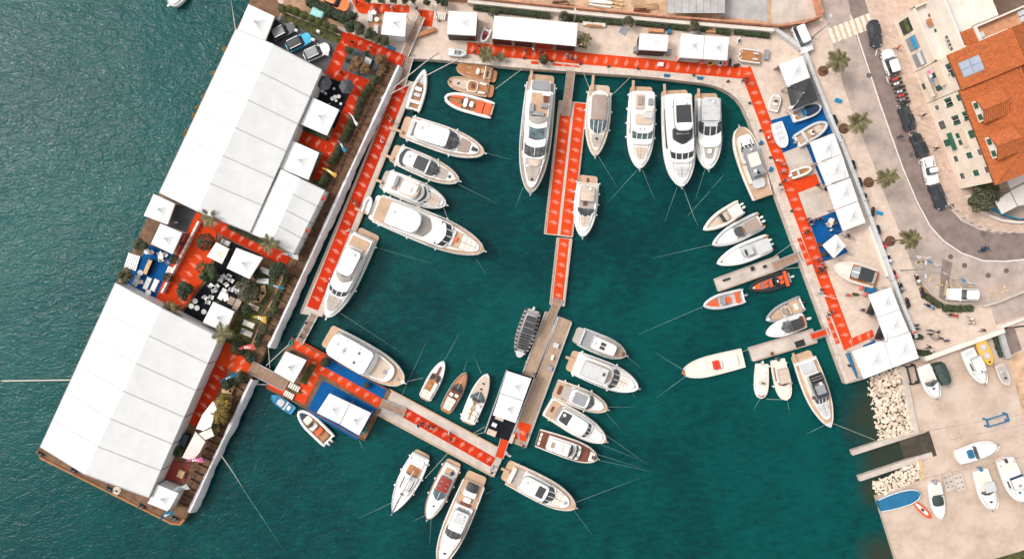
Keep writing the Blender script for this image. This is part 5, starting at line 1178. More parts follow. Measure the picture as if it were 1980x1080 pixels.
# inflatables and open boats at the finger piers ---------------------------------
rib('inflatable_boat', 'cream inflatable with white canopy, topmost by the upper finger pier', (1434, 399), (1359, 445), 33, 'cream', 'beige', .28, motors=(-.3, .3), cowl='white', q=.8, p=2.0, t0=.4, feats=[('canopy', .1, .36, .66, 1.6, 'cream', GL(er=.1, z0=1.45)), ('console', .38, .46, .5, .6, 'beige'), ('helm_seat', .46, .52, .5, .5, 'charcoal', GL(er=.1)), ('bow_pad', .56, .86, .6, .02, 'beige', GL(er=.3))])
rib('inflatable_boat', 'grey inflatable with brown hardtop by the upper finger pier', (1472, 425), (1376, 474), 39, 'lightgrey', 'white', .30, motors=(-.36, .36), cowl='white', q=.75, p=2.0, t0=.42, feats=[('stern_step', -.02, .08, .14, .15, 'wood', GL(off=.7)), ('stern_step', -.02, .08, .14, .15, 'wood', GL(off=-.7)), ('side_trim', .1, .5, .06, .2, 'wood', GL(off=.78)), ('side_trim', .1, .5, .06, .2, 'wood', GL(off=-.78)), ('cockpit', .06, .46, .6, .1, 'lightgrey'), ('hardtop', .12, .38, .56, 1.9, 'taupe', GL(er=.15, z0=1.75)), ('seat', .37, .42, .4, .7, 'wood'), ('windscreen', .43, .54, (.5, .42), (1.2, .5), 'glass', GL(er=(.1, .4))), ('foredeck', .52, .9, (.66, .5), .2, 'white', GL(er=.4)), ('anchor_locker', .90, .95, .5, .3, 'wood', GL(er=.1))])
rib('inflatable_boat', 'white inflatable with grey hardtop and twin engines beside the upper finger pier', (1488, 469), (1385, 510), 40, 'white', 'white', .30, motors=(-.38, .38), cowl='white', q=.75, p=2.0, t0=.42, feats=[('stern_step', -.03, .07, .16, .15, 'wood', GL(off=.7)), ('stern_step', -.03, .07, .16, .15, 'wood', GL(off=-.7)), ('side_trim', .1, .42, .05, .2, 'wood', GL(off=.78)), ('side_trim', .1, .42, .05, .2, 'wood', GL(off=-.78)), ('cockpit', .06, .46, .6, .1, 'lightgrey'), ('hardtop', .06, .32, .6, 1.9, 'lightgrey', GL(er=.2, z0=1.75)), ('console', .34, .50, .36, .9, 'lightgrey', GL(er=.2)), ('console_top', .45, .49, .28, 1.0, 'charcoal', GL(er=.08)), ('foredeck', .52, .9, (.66, .5), .2, 'white', GL(er=.4)), ('anchor_locker', .89, .94, .5, .3, 'wood', GL(er=.1))])
rib('inflatable_boat', 'black inflatable with orange seats under the upper finger pier', (1530, 535), (1447, 559), 31, 'rubber', 'midgrey', .27, motors=(0,), cowl='lightgrey', q=.7, p=2.0, t0=.5, accents='rubber', feats=[('stern_bench', .10, .17, .98, .5, 'orange', GL(er=.05)), ('seat_row', .2, .3, .22, .45, 'orange', GL(off=.28)), ('seat_row', .2, .3, .22, .45, 'orange', GL(off=-.28)), ('console', .32, .42, .5, .7, 'black'), ('radar', .34, .37, .16, .95, 'white', GL(er=.15)), ('seat_row', .46, .52, .5, .45, 'orange'), ('seat_row', .56, .66, .18, .4, 'orange', GL(off=.25)), ('seat_row', .56, .66, .18, .4, 'orange', GL(off=-.25)), ('bow_pad', .72, .86, (.6, .5), .15, 'orange', GL(er=.1)), ('bow_step', .86, .93, .4, .2, 'cream', GL(er=.1))])
rib('inflatable_boat', 'grey inflatable with orange seats at the end of the upper finger pier', (1440, 571), (1359, 591), 31, 'lightgrey', 'lightgrey', .26, motors=(0,), cowl='midgrey', q=.7, p=2.0, t0=.5, feats=[('stern_bench', .13, .22, .72, .4, 'orange', GL(er=.08)), ('seat', .36, .46, .4, .5, 'orange', GL(er=.12)), ('console', .48, .58, .42, .7, 'midgrey', GL(er=.2)), ('bow_pad', .64, .9, (.7, .5), .12, 'orange', GL(er=.25))])
rib('inflatable_boat', 'dark grey inflatable with cream cockpit above the lower finger pier', (1553, 585), (1480, 619), 34, 'midgrey', 'cream', .27, motors=(0,), cowl='black', q=.75, p=2.0, t0=.45, feats=[('bench', .1, .34, .72, .3, 'teak', GL(er=.2)), ('table', .16, .26, .36, .4, 'cream', GL(er=.15)), ('seat', .36, .40, .6, .5, 'beige'), ('console', .44, .54, .4, .6, 'taupe'), ('bow_pad', .58, .86, (.74, .5), .1, 'teak', GL(er=.2)), ('bow_nose', .9, 1.0, .5, .35, 'cream', GL(er=.2))])
F = boat('open_motorboat', 'white open motorboat with dark cockpit cover on the lower finger pier', (1562, 617), (1482, 646), 32, sheer=(.85, 1.15), t0=.45, p=2.1, q=.85, deck='white', pl=.06, rail=False, feats=[('cockpit', .06, .5, .78, .1, 'white'), ('stern_slats', .08, .16, .7, .3, 'mahogany'), ('cover', .2, .42, .6, 1.2, 'charcoal', GL(er=.06, z0=1.0)), ('side_seat', .1, .4, .1, .4, 'wood', GL(off=.7)), ('windscreen', .42, .60, (.62, .56), (.9, .4), 'glassgrey', GL(er=(.1, .4), arc=(.1, .3))), ('coachroof', .58, .9, (.66, .5), (.3, .15), 'white', GL(er=.4, crown=.05))])
outboard(F, 0, 'white', -.03)
F = boat('open_motorboat', 'long plain cream boat with one red seat at the lower finger pier tip', (1439, 692), (1319, 721), 38, sheer=(.9, 1.2), t0=.5, p=2.2, q=.75, sw=.93, hull='cream', deck='cream', gun='cream', gw=.1, rail=False, feats=[('well', .08, .86, (.78, .62), .05, 'cream', GL(er=.5)), ('console', .36, .40, .4, .5, 'cream'), ('seat', .40, .45, .42, .65, 'red', GL(er=.08)), ('seat', .455, .50, .42, .6, 'red', GL(er=.08)), ('bow_tip', .955, 1.0, .95, .12, 'wood', GL(er=.02)), ('locker', .1, .14, .6, .3, 'cream'), ('foredeck_step', .6, .86, (.6, .45), .15, 'cream', GL(er=.4)), ('panel', .2, .34, .6, .12, 'white', GL(er=.2))])
F = boat('open_motorboat', 'small cream open boat, left of the pair below the lower finger pier', (1476, 704), (1473, 771), 27, sheer=(.75, 1.0), t0=.5, p=2.6, q=.6, sw=.88, hull='cream', deck='cream', gun='cream', gw=.1, rail=False, feats=[('well', .06, .6, .78, .04, 'cream', GL(er=.3)), ('bench', .2, .27, .5, .35, 'white'), ('seat', .36, .42, .36, .5, 'white'), ('console', .5, .58, .4, .6, 'beige'), ('wheel', .52, .56, .15, .8, 'charcoal', GL(er=.05)), ('bow_seat', .65, .9, .7, .12, 'white', GL(er=.4)), ('bow_trim', .89, .92, .6, .14, 'mahogany', GL(er=.05, arc=(.2, .2)))])
outboard(F, 0, 'lightgrey', -.02, .9)
F = boat('open_motorboat', 'cream boat with flat beige roof, right of the pair below the lower finger pier', (1506, 696), (1522, 774), 31, sheer=(.85, 1.1), t0=.5, p=2.5, q=.6, sw=.86, hull='cream', deck='cream', gun='cream', gw=.12, rail=False, fend=4, feats=[('well', .06, .56, .74, .04, 'cream'), ('side_trim', .15, .5, .05, .1, 'mahogany', GL(off=-.72)), ('canopy', .2, .54, .64, 1.5, 'beige', GL(er=.08, z0=1.38)), ('console', .5, .58, .5, .7, 'white'), ('seat', .54, .60, .56, .45, 'mahogany', GL(er=.1, arc=(.1, .2))), ('coachroof', .6, .9, (.7, .5), .2, 'cream', GL(er=.4))])
outboard(F, 0, 'charcoal', -.01, 1.0)
F = boat('motor_yacht', 'teak and white day yacht with black awning off the corner tents', (1552, 683), (1604, 825), 47, 'yacht', (1.3, 1.75), t0=.42, p=2.0, q=.9, deck='teak', gun='cream', pl=.09, rail=False, feats=[
    ('stern_cap', .09, .12, .95, .2, 'white'), ('stern_pad', .12, .25, .6, .35, 'lightgrey', GL(er=.15)), ('cockpit', .12, .58, .66, .04, 'white', GL(er=.2)), ('side_seat', .28, .52, .12, .4, 'cream', GL(off=-.55)), ('awning', .26, .36, .52, 2.0, 'black', GL(er=.05, z0=1.9)), ('hardtop', .36, .57, (.52, .50), 1.9, 'charcoal', GL(er=.2, z0=1.7)), ('hardtop_panel', .40, .52, .36, 2.0, 'midgrey', GL(er=.1, z0=1.85)), ('windscreen', .55, .66, (.54, .46), (1.5, .6), 'glass', GL(er=(.1, .5))),
    ('foredeck', .58, .88, (.6, .42), (.5, .25), 'white', GL(er=.4)), ('sun_pad', .68, .84, (.46, .34), (.55, .4), 'lightgrey', GL(er=.2)), ('bow_plate', .93, .99, .7, .12, 'lightgrey', GL(er=.1))])
passerelle(F, -1.1, ln=1.8, t=-.04)
# boats standing ashore --------------------------------------------------------
F = boat('tender', 'small white tender on the quay left of the black tent', (1498, 212), (1506, 180), 20, sheer=(.55, .7), t0=.5, q=.6, deck='white', z=Q + .1, rail=False, feats=[('well', .06, .84, .74, .06, 'beige', GL(er=.2)), ('seat', .3, .45, .5, .3, 'white'), ('console', .52, .6, .4, .5, 'charcoal')])
F = boat('houseboat_raft', 'flat orange-decked raft boat displayed on the north quay', (1472, 109), (1429, 103), 24, sheer=(.8, .85), t0=.7, p=3, q=.5, sw=.96, deck='wood', gun='white', z=Q + .1, rail=False, feats=[('lounger', .08, .34, .14, .2, 'lightgrey', GL(off=.45)), ('lounger', .08, .34, .14, .2, 'lightgrey', GL(off=-.45)), ('hatch', .82, .88, .14, .16, 'white', GL(off=.5)), ('hatch', .82, .88, .14, .16, 'white', GL(off=-.5)), ('bow_box', .9, .98, .4, .2, 'white')])
rib('tender', 'small dark red seated tender between the two north quay tents', (944, 54), (932, 82), 17, 'white', 'darkred', .18, z=Q + .1, motors=(), feats=[('seat', .3, .5, .6, .35, 'darkred'), ('console', .12, .26, .6, .3, 'lightgrey')])
rib('tender', 'small grey inflatable tender at the west end of the north carpet', (866, 100), (903, 104), 16, 'lightgrey', 'lightgrey', .2, z=Q + .1, motors=(), feats=[('locker', .05, .35, .7, .3, 'white'), ('seat', .5, .58, .7, .25, 'midgrey')])
F = boat('open_motorboat', 'boat with navy tarpaulin under the edge of the black tent', (1536, 224), (1590, 204), 25, sheer=(.8, 1.0), t0=.5, q=.7, deck='white', z=Q + .1, rail=False, feats=[('stern_seat', .04, .16, .3, .2, 'wood', GL(off=.4)), ('stern_seat', .04, .16, .3, .2, 'wood', GL(off=-.4)), ('cockpit', .16, .42, .7, .1, 'midgrey'), ('console', .32, .42, .5, .6, 'blue'), ('tarpaulin', .42, .9, (.8, .62), .25, 'navy', GL(er=.4, crown=.15))])
F = boat('dinghy', 'white moulded dinghy with three grey seats on the blue carpet', (1505, 236), (1520, 284), 24, sheer=(.6, .75), t0=.5, q=.6, deck='white', z=Q + .1, rail=False, feats=[('well', .08, .24, .6, .04, 'lightgrey', GL(er=.1)), ('well', .32, .48, .55, .04, 'lightgrey', GL(er=.2)), ('well', .54, .68, .55, .04, 'lightgrey', GL(er=.2)), ('bow_well', .74, .88, .5, .03, 'cream', GL(er=.2))])
rib('inflatable_boat', 'grey inflatable with teak interior on the blue carpet', (1540, 274), (1600, 238), 29, 'lightgrey', 'teak', .24, z=Q + .1, motors=(0,), cowl='midgrey', feats=[('seat', .22, .3, .8, .4, 'lightgrey'), ('console', .42, .52, .4, .6, 'cream'), ('helm', .46, .52, .2, .7, 'charcoal'), ('bow_seat', .6, .8, .5, .1, 'beige')])
rib('dinghy', 'white inflatable dinghy at the edge of the red stand floor', (1530, 339), (1570, 325), 18, 'cream', 'wood', .2, z=Q + .1, motors=(0,), cowl='white', feats=[('seat', .3, .4, .8, .2, 'lightgrey')])
F = boat('day_boat', 'cream and teak day boat with black hood standing on the east quay', (1702, 541), (1613, 514), 38, sheer=(.9, 1.25), t0=.45, p=2.0, q=.85, deck='cream', gun='cream', pl=.08, platform='wood', z=Q + .1, rail=False, feats=[('cockpit', .08, .62, .78, .05, 'wood'), ('stern_pad', .1, .24, .6, .35, 'cream'), ('hood', .22, .50, .62, 1.4, 'charcoal', GL(er=.2, z0=1.1, crown=.08)), ('windscreen', .5, .62, (.56, .48), (1.1, .4), 'glass', GL(er=.2)), ('foredeck', .62, .92, (.8, .6), .12, 'cream', GL(er=.4))])
YB = YZ + .35
F = boat('cabin_cruiser', 'white cabin boat beside the green covered boat in the yard', (1789, 708), (1812, 770), 27, sheer=(.9, 1.2), t0=.5, p=2.2, q=.8, z=YB, deck='white', feats=[('cockpit', .04, .46, .78, .05, 'cream'), ('bench', .05, .1, .6, .3, 'white'), ('seat', .3, .4, .5, .4, 'cream'), ('windscreen', .46, .58, (.7, .6), (.7, .3), 'glassgrey', GL(er=.2, arc=(.1, .3))), ('coachroof', .56, .9, (.7, .5), (.35, .15), 'white', GL(er=.4)), ('hatch', .66, .71, .18, .42, 'charcoal', GL(er=.04))])
F = boat('covered_boat', 'boat wrapped in a dark green tarpaulin in the yard', (1816, 704), (1834, 748), 24, sheer=(.8, 1.0), t0=.5, q=.7, z=YB, hull='tarpgreen', deck='tarpgreen', gun='tarpgreen', rail=False, feats=[('tarpaulin', .0, .86, (.95, .8), .55, 'tarpgreen', GL(er=.3, crown=.35)), ('bow_gear', .86, .97, .9, .2, 'midgrey', GL(er=.1))])
F = boat('cabin_cruiser', 'white cabin boat with rear-leaning top next to the yellow boat', (1874, 677), (1903, 742), 27, sheer=(.9, 1.3), t0=.45, p=2.1, q=.85, z=YB, deck='white', feats=[('cockpit', .03, .2, .7, .05, 'lightgrey'), ('cabin', .2, .62, (.72, .66), 1.1, 'white', GL(er=.2, flare=(.2, .1))), ('roof', .2, .52, .7, 1.3, 'white', GL(er=.1, z0=1.15)), ('roof_edge', .19, .23, .7, 1.38, 'lightgrey', GL(er=.03)), ('side_window', .3, .55, .74, .9, 'glass', GL(er=.2, z0=.5)), ('coachroof', .6, .9, (.6, .4), (.3, .15), 'white', GL(er=.4)), ('hatch', .58, .62, .1, 1.15, 'charcoal', GL(er=.05))])
F = boat('rowing_boat', 'yellow open boat in the yard', (1901, 659), (1920, 706), 22, sheer=(.7, .85), t0=.45, q=.7, sw=.75, z=YB, hull='yellow', deck='yellow', gun='yellow', gw=.2, rail=False, rub='yellow', feats=[('well', .14, .40, .62, .05, 'beige', GL(er=.1)), ('well', .47, .74, .6, .05, 'beige', GL(er=.1)), ('net', .2, .34, .3, .2, 'lightgrey', GL(er=.2)), ('net', .55, .7, .4, .2, 'lightgrey', GL(er=.2)), ('bow_hole', .84, .9, .3, .08, 'charcoal', GL(er=.1))])
F = boat('rowing_boat', 'weathered grey rowing boat at the right of the yard', (1938, 705), (1955, 746), 19, sheer=(.6, .75), t0=.45, q=.7, sw=.8, z=YB, hull='beige', deck='beige', gun='lightgrey', rail=False, feats=[('well', .12, .8, .66, .04, 'warmgrey', GL(er=.2)), ('thwart', .3, .36, .7, .1, 'lightgrey'), ('oars', .3, .62, .06, .16, 'midgrey', GL(off=.1)), ('engine', .6, .68, .3, .25, 'charcoal')])
F = boat('open_motorboat', 'white boat with blue seat pointing right in the yard', (1858, 885), (1930, 861), 31, sheer=(.8, 1.1), t0=.48, p=2.2, q=.75, z=YB, deck='white', feats=[('cockpit', .06, .42, .74, .05, 'white'), ('seat', .22, .36, .5, .35, 'blue', GL(er=.15)), ('windscreen', .40, .44, .7, .6, 'glassgrey', GL(er=.03)), ('coachroof', .43, .85, (.68, .5), (.35, .15), 'white', GL(er=.4))])
F = boat('open_motorboat', 'white boat with green cockpit cover near the blue upturned hull', (1811, 936), (1822, 1004), 26, sheer=(.75, 1.0), t0=.48, p=2.1, q=.8, z=YB, deck='white', rail=False, feats=[('cockpit', .04, .3, .74, .05, 'cream'), ('roll_bar', .3, .32, .8, .6, 'charcoal', GL(er=.03, z0=.5)), ('cover', .36, .62, .74, .25, 'tarpgreen', GL(er=.3, crown=.15)), ('coachroof', .6, .9, (.7, .5), .15, 'white', GL(er=.4))])
outboard(F, 0, 'midgrey', -.03)
F = boat('cabin_cruiser', 'white boat with grey flat bimini in the lower yard', (1900, 911), (1921, 986), 31, sheer=(.85, 1.15), t0=.48, p=2.2, q=.75, z=YB, deck='white', feats=[('cockpit', .04, .5, .76, .05, 'cream'), ('bimini', .24, .48, .62, 1.3, 'lightgrey', GL(er=.08, z0=1.2)), ('windscreen', .5, .58, (.66, .6), (.7, .3), 'glassgrey', GL(er=.2, arc=(.1, .2))), ('coachroof', .56, .88, (.7, .5), (.35, .15), 'white', GL(er=.4)), ('hatch', .76, .8, .16, .4, 'charcoal', GL(er=.05))])
outboard(F, 0, 'blue', -.03)
F = boat('cabin_cruiser', 'white cabin boat with blue bow hatch at the right photo edge', (1947, 890), (1977, 970), 36, sheer=(1.0, 1.35), t0=.48, p=2.2, q=.78, z=YB, deck='white', feats=[('cockpit', .04, .36, .76, .05, 'cream'), ('cabin', .36, .66, (.7, .64), .9, 'white', GL(er=.3, flare=(.2, .1))), ('side_window', .4, .6, .72, .7, 'glass', GL(er=.2, z0=.3)), ('roof', .36, .62, .62, 1.15, 'white', GL(er=.3, z0=.95)), ('roof_edge', .34, .38, .7, 1.2, 'navy', GL(er=.05, z0=1.0)), ('hatch', .54, .59, .16, 1.24, 'midgrey', GL(er=.05)), ('coachroof', .66, .92, (.62, .45), .3, 'white', GL(er=.4)), ('hatch', .74, .78, .14, .42, 'blue', GL(er=.05))])
outboard(F, 0, 'black', .03)
F = boat('upturned_boat', 'blue open hull with white rim on the quay corner', (1706, 980), (1784, 956), 29, sheer=(.6, .75), t0=.5, p=2.4, q=.55, sw=.8, z=YZ, hull='blue', deck='blue', gun='white', gw=.09, rail=False, feats=[('well', .08, .9, .74, .03, 'blue', GL(er=.5)), ('thwart', .30, .33, .74, .06, 'blue', GL(er=.02)), ('thwart', .66, .69, .7, .06, 'blue', GL(er=.02))])
F = boat('kayak', 'orange and white kayak lying under the blue hull', (1773, 972), (1808, 1005), 12, 'kayak', (.3, .35), t0=.5, q=.8, sw=.3, z=YZ, hull='orange', deck='orange', gun='orange', gw=.06, rail=False, rub='orange', feats=[('deck_panel', .12, .8, .5, .08, 'white', GL(er=.3)), ('cockpit', .42, .58, .4, .1, 'charcoal', GL(er=.15))])
F = boat('moored_boat', 'white bow of a boat at the top edge of the open water', (352, -18), (326, 9), 25, sheer=(.9, 1.2), deck='white', rail=True, feats=[('coachroof', .4, .85, .6, .3, 'white', GL(er=.4))])
# cradle frames
def lift_frame(label, p0, p1, w, mat):
    c, ln, h = frame(p0, p1, YZ + .9); t = thing('boat_cradle', label, 'cradle', Vector((c.x, c.y, YZ)), h); w /= 12
    for s in (-1, 1): MB().box((ln / 2, s * w / 2, .85), (ln, .16, .2)).build('long_beam', mat, t)
    for x in (.1, ln - .1):
        MB().box((x, 0, .85), (.2, w, .22)).build('cross_beam', mat, t)
        for s in (-1, 1): MB().box((x, s * w / 2, .4), (.18, .18, .8)).lathe([(.1, 0), (.18, .05), (.18, .2), (.1, .25)], (x, s * w / 2, 0), 8).build('leg', mat, t)
lift_frame('blue steel boat cradle on the open yard', (1909, 818), (1950, 806), 14, 'blue')
lift_frame('black steel boat cradle beside the rock wall', (1761, 706), (1770, 742), 15, 'black')
blk = thing('mooring_blocks', 'pale concrete mooring slabs beside the white boat with green cover', 'concrete block', P(1842, 930, YZ))
for i in range(2):
    o = MB().box((0, 0, .14), (1.6, 2.9, .28)).build('slab', 'concrete', blk); o.location = (i * 1.75 - .8, -.1 * i, 0); o.rotation_euler = (0, 0, .28)
    for k in range(6):
        o2 = MB().box((0, 0, 0), (.3, .1, .06)).build('slot', 'charcoal', o); o2.location = (-.35 + .7 * (k % 2), -.8 + .8 * (k // 2), .29)

# ================================================================ VEHICLES
def car(label, c, head, L, W, paint, kind='hatch', z=Q + .02, roof=None, cat='car'):
    p = P(*c, z + .8); h = atan2(-head[1], head[0])
    root = thing('parked_car' if kind != 'van' else 'parked_van', label, cat, Vector((p.x, p.y, z)), h)
    R = Matrix.Rotation(h, 3, 'Z') @ Vector((-L / 2, 0, 0)); root.location = Vector((p.x, p.y, z)) + R
    tall = {'hatch': 1.42, 'suv': 1.68, 'van': 1.95, 'defender': 1.95, 'sedan': 1.4, 'pickup': 1.75}[kind]
    bel = {'hatch': .82, 'suv': .98, 'van': 1.05, 'defender': 1.15, 'sedan': .82, 'pickup': 1.0}[kind]
    boxy = kind in ('van', 'defender', 'pickup')
    def hw(t): return W / 2 * (1 - (.10 if not boxy else .03) * max(0, (t - .8) / .2) ** 2 - (.08 if not boxy else .02) * max(0, (.15 - t) / .15) ** 2)
    F = Form(root, L, hw, lambda t: 0.0); F.root = root; F.W = W
    cab = {'hatch': (.06, .70), 'suv': (.04, .70), 'van': (.02, .86), 'defender': (.02, .66), 'sedan': (.16, .70), 'pickup': (.36, .74)}[kind]
    F.slab('body', 0, 1, 1.0, (bel, bel - (.20 if not boxy else .05)), paint, z0=.28, er=(.5, .7) if not boxy else (.12, .2), crown=.05, flare=(-.04, 0))
    F.slab('greenhouse', cab[0] + .05, cab[1] - .12, .74, tall - .05, 'carglass', z0=bel - .15, er=(.2, .25), flare=(.48 if not boxy else .25, .16))
    F.slab('roof', cab[0] + .06, cab[1] - .15, .73, tall, roof or paint, z0=tall - .07, er=(.2, .25), crown=.05)
    if kind in ('hatch', 'suv') and roof:
        for s in (-1, 1): F.slab('roof_rail', cab[0] + .06, cab[1] - .13, .04, tall + .06, 'steel', z0=tall - .05, er=.03, off=s * .76)
    if kind == 'pickup': F.slab('cargo_bed', .03, .34, .84, bel + .02, 'midgrey', z0=bel - .1, er=.05)
    if kind == 'defender': F.slab('spare_wheel', -.03, .005, .35, 1.2, 'rubber', z0=.6, er=.05)
    for s in (-1, 1):
        F.slab('headlight', .90, .945, .14, bel - .16, 'lightgrey', z0=.5, er=.06, off=s * .66)
        F.slab('tail_light', .025, .05, .14, bel - .04, 'red', z0=.6, er=.03, off=s * .78)
        F.slab('wing_mirror', cab[1] - .05, cab[1] - .02, .1, bel + .16, paint, z0=bel - .02, er=.04, off=s * 1.06)
        for x in (.19, .80):
            w = MB(); r = .34 if kind in ('hatch', 'sedan') else .40
            n = 14; v = []; f = []
            prof = [(r * .6, -.1), (r, -.1), (r, .1), (r * .6, .1)]
            for q, yy in prof:
                for j in range(n): v.append((q * cos(2 * pi * j / n), yy, q * sin(2 * pi * j / n)))
            for i in range(3):
                for j in range(n): f.append((i * n + j, i * n + (j + 1) % n, (i + 1) * n + (j + 1) % n, (i + 1) * n + j))
            o = mk('wheel', v, f, 'rubber', root); o.location = (x * L, s * (W / 2 - .1), r)
            mk('rim', [(r * .62 * cos(2 * pi * j / n), s * .09, r * .62 * sin(2 * pi * j / n)) for j in range(n)], [tuple(range(n))], 'steel', o)
    return F
S1 = (1, 2.5)
car('dark teal saloon beside the pedestrian crossing', (1693, 65), (.20, 1), 4.4, 1.75, 'carblack', 'sedan')
car('white sport utility car parked behind the dark saloon', (1722, 121), (-.34, -1), 4.3, 1.9, 'carwhite', 'suv')
car('black saloon directly below the row of motorbikes', (1755, 227), (-.33, -1), 4.3, 1.75, 'carblack', 'sedan')
car('black car between the saloon and the white pickup', (1778.5, 280), (-.4, -1), 4.3, 1.75, 'carblack', 'hatch')
car('white pickup among the street-side cars', (1799, 330), (.22, 1), 4.4, 1.85, 'carwhite', 'pickup')
car('black estate car at the bend, last of the street row', (1815, 379), (.38, 1), 4.5, 1.8, 'carblack', 'hatch')
car('white van parked inside the quay barrier at the top', (1551, 75), (.45, 1), 4.5, 1.9, 'carwhite', 'van', cat='van')
car('white boxy off-roader on the concrete apron', (1861, 569), (-1, -.03), 4.6, 1.85, 'carwhite', 'defender', z=Q + .03)
car('grey display car nearest the marquee', (547, 60), (1, -.5), 4.1, 1.75, 'cargrey', 'hatch', z=BZ + .04, roof='midgrey')
car('bright blue display car in the middle of the trio', (577.5, 81), (1, -.5), 4.2, 1.8, 'skyblue', 'hatch', z=BZ + .04, roof='charcoal')
car('white display car beside the red carpet', (612, 100), (1, -.46), 4.3, 1.8, 'carwhite', 'hatch', z=BZ + .04, roof='midgrey')
car('orange sports car cut by the top edge of the photo', (648, 2), (1, .42), 4.6, 2.0, 'carorange', 'sedan', z=Q + .06)

def bike_parts(root, paint, rider=False):
    for x in (-.62, .62):
        n = 14; v = []; f = []
        for q, yy in ((.24, -.06), (.31, -.05), (.31, .05), (.24, .06)):
            for j in range(n): v.append((x + q * cos(2 * pi * j / n), yy, .31 + q * sin(2 * pi * j / n)))
        for i in range(3):
            for j in range(n): f.append((i * n + j, i * n + (j + 1) % n, (i + 1) * n + (j + 1) % n, (i + 1) * n + j))
        mk('wheel', v, f, 'rubber', root)
    F = Form(root, 1.9, lambda t: .24, lambda t: 0)
    def sl(nm, a, b, f, h, mt, **k):
        o = F.slab(nm, a, b, f, h, mt, **k); o.location = (-.95, 0, 0); return o
    sl('engine_body', .28, .62, .75, .6, 'charcoal', z0=.25, er=.1)
    sl('fuel_tank', .46, .68, .85, .92, paint, z0=.6, er=.15, crown=.06)
    sl('seat', .10, .48, (.6, .75), (.84, .78), 'black', z0=.62, er=.1)
    sl('front_fairing', .70, .82, .8, (.95, .75), paint, z0=.5, er=.1)
    sl('rear_mudguard', .02, .16, .5, .74, paint, z0=.55, er=.08)
    MB().tube([(.35, -.36, 1.02), (.48, 0, .98), (.35, .36, 1.02)], .03, 5).tube([(.48, 0, .98), (.62, 0, .35)], .035, 5).build('handlebar', 'charcoal', root)
    for s in (-1, 1): MB().ball((.42, s * .42, 1.12), (.05, .09, .06), 6, 4).build('mirror', 'black', root)
BIKES = [  # x, y, heading px, paint, label
    (1732, 154, (-1, .2), 'red', 'red-tanked motorbike at the top of the street row'), (1735, 162, (-1, .25), 'white', 'white motorbike, second in the street row'), (1739, 169.5, (-1, .25), 'black', 'black motorbike, third in the street row'),
    (1741, 177, (-1, .25), 'lightgrey', 'silver scooter, fourth in the street row'), (1744, 185, (-1, .25), 'red', 'red-tanked motorbike, fifth in the street row'), (1746, 192.5, (-1, .25), 'midgrey', 'grey motorbike, sixth in the street row'), (1748.5, 199, (-1, .25), 'black', 'black motorbike at the lower end of the street row'),
    (1615, 233, (.3, 1), 'black', 'black motorbike near the second palm, topmost behind the barrier'), (1626, 271, (.3, 1), 'lightgrey', 'silver motorbike tucked behind the topmost white tent of the east row'), (1650, 321, (.1, 1), 'black', 'black motorbike between the second and third palms'),
    (1663, 354, (.2, 1), 'black', 'black motorbike left of the third palm'), (1673, 384, (.1, 1), 'midgrey', 'dark grey motorbike below the third palm'), (1687, 411, (-.15, 1), 'black', 'black motorbike beside the blue ground cover'), (1698, 446, (.1, 1), 'black', 'black motorbike above the fourth palm'),
    (1709, 477, (.15, -1), 'red', 'red scooter left of the fourth palm'), (1719, 502, (.3, 1), 'white', 'white scooter below the fourth palm'), (1729, 532, (.2, 1), 'red', 'red scooter near the double street lamp'), (1742, 556, (.2, 1), 'midgrey', 'grey motorbike beside the barrier above the upper counter tent'),
    (1755, 586, (.2, 1), 'black', 'black motorbike behind the counter tents'), (1774, 541, (.3, 1), 'white', 'white scooter at the head of the planting bed'), (1783, 566, (.2, 1), 'black', 'black motorbike at the edge of the planting bed'), (1798, 592, (1, .5), 'shirtblue', 'blue scooter below the planting bed'),
    (1843, 609, (1, .2), 'red', 'red motorbike on the plaza below the planting bed'), (1903, 482, (1, -.4), 'blue', 'blue motorbike ridden round the road bend')]
for x, y, hd, paint, lab in BIKES:
    p = P(x, y, Q + .5); t = thing('motorbike', lab, 'motorbike', Vector((p.x, p.y, Q + .02)), atan2(-hd[1], hd[0]), 'motorbikes along the promenade and street')
    bike_parts(t, paint)

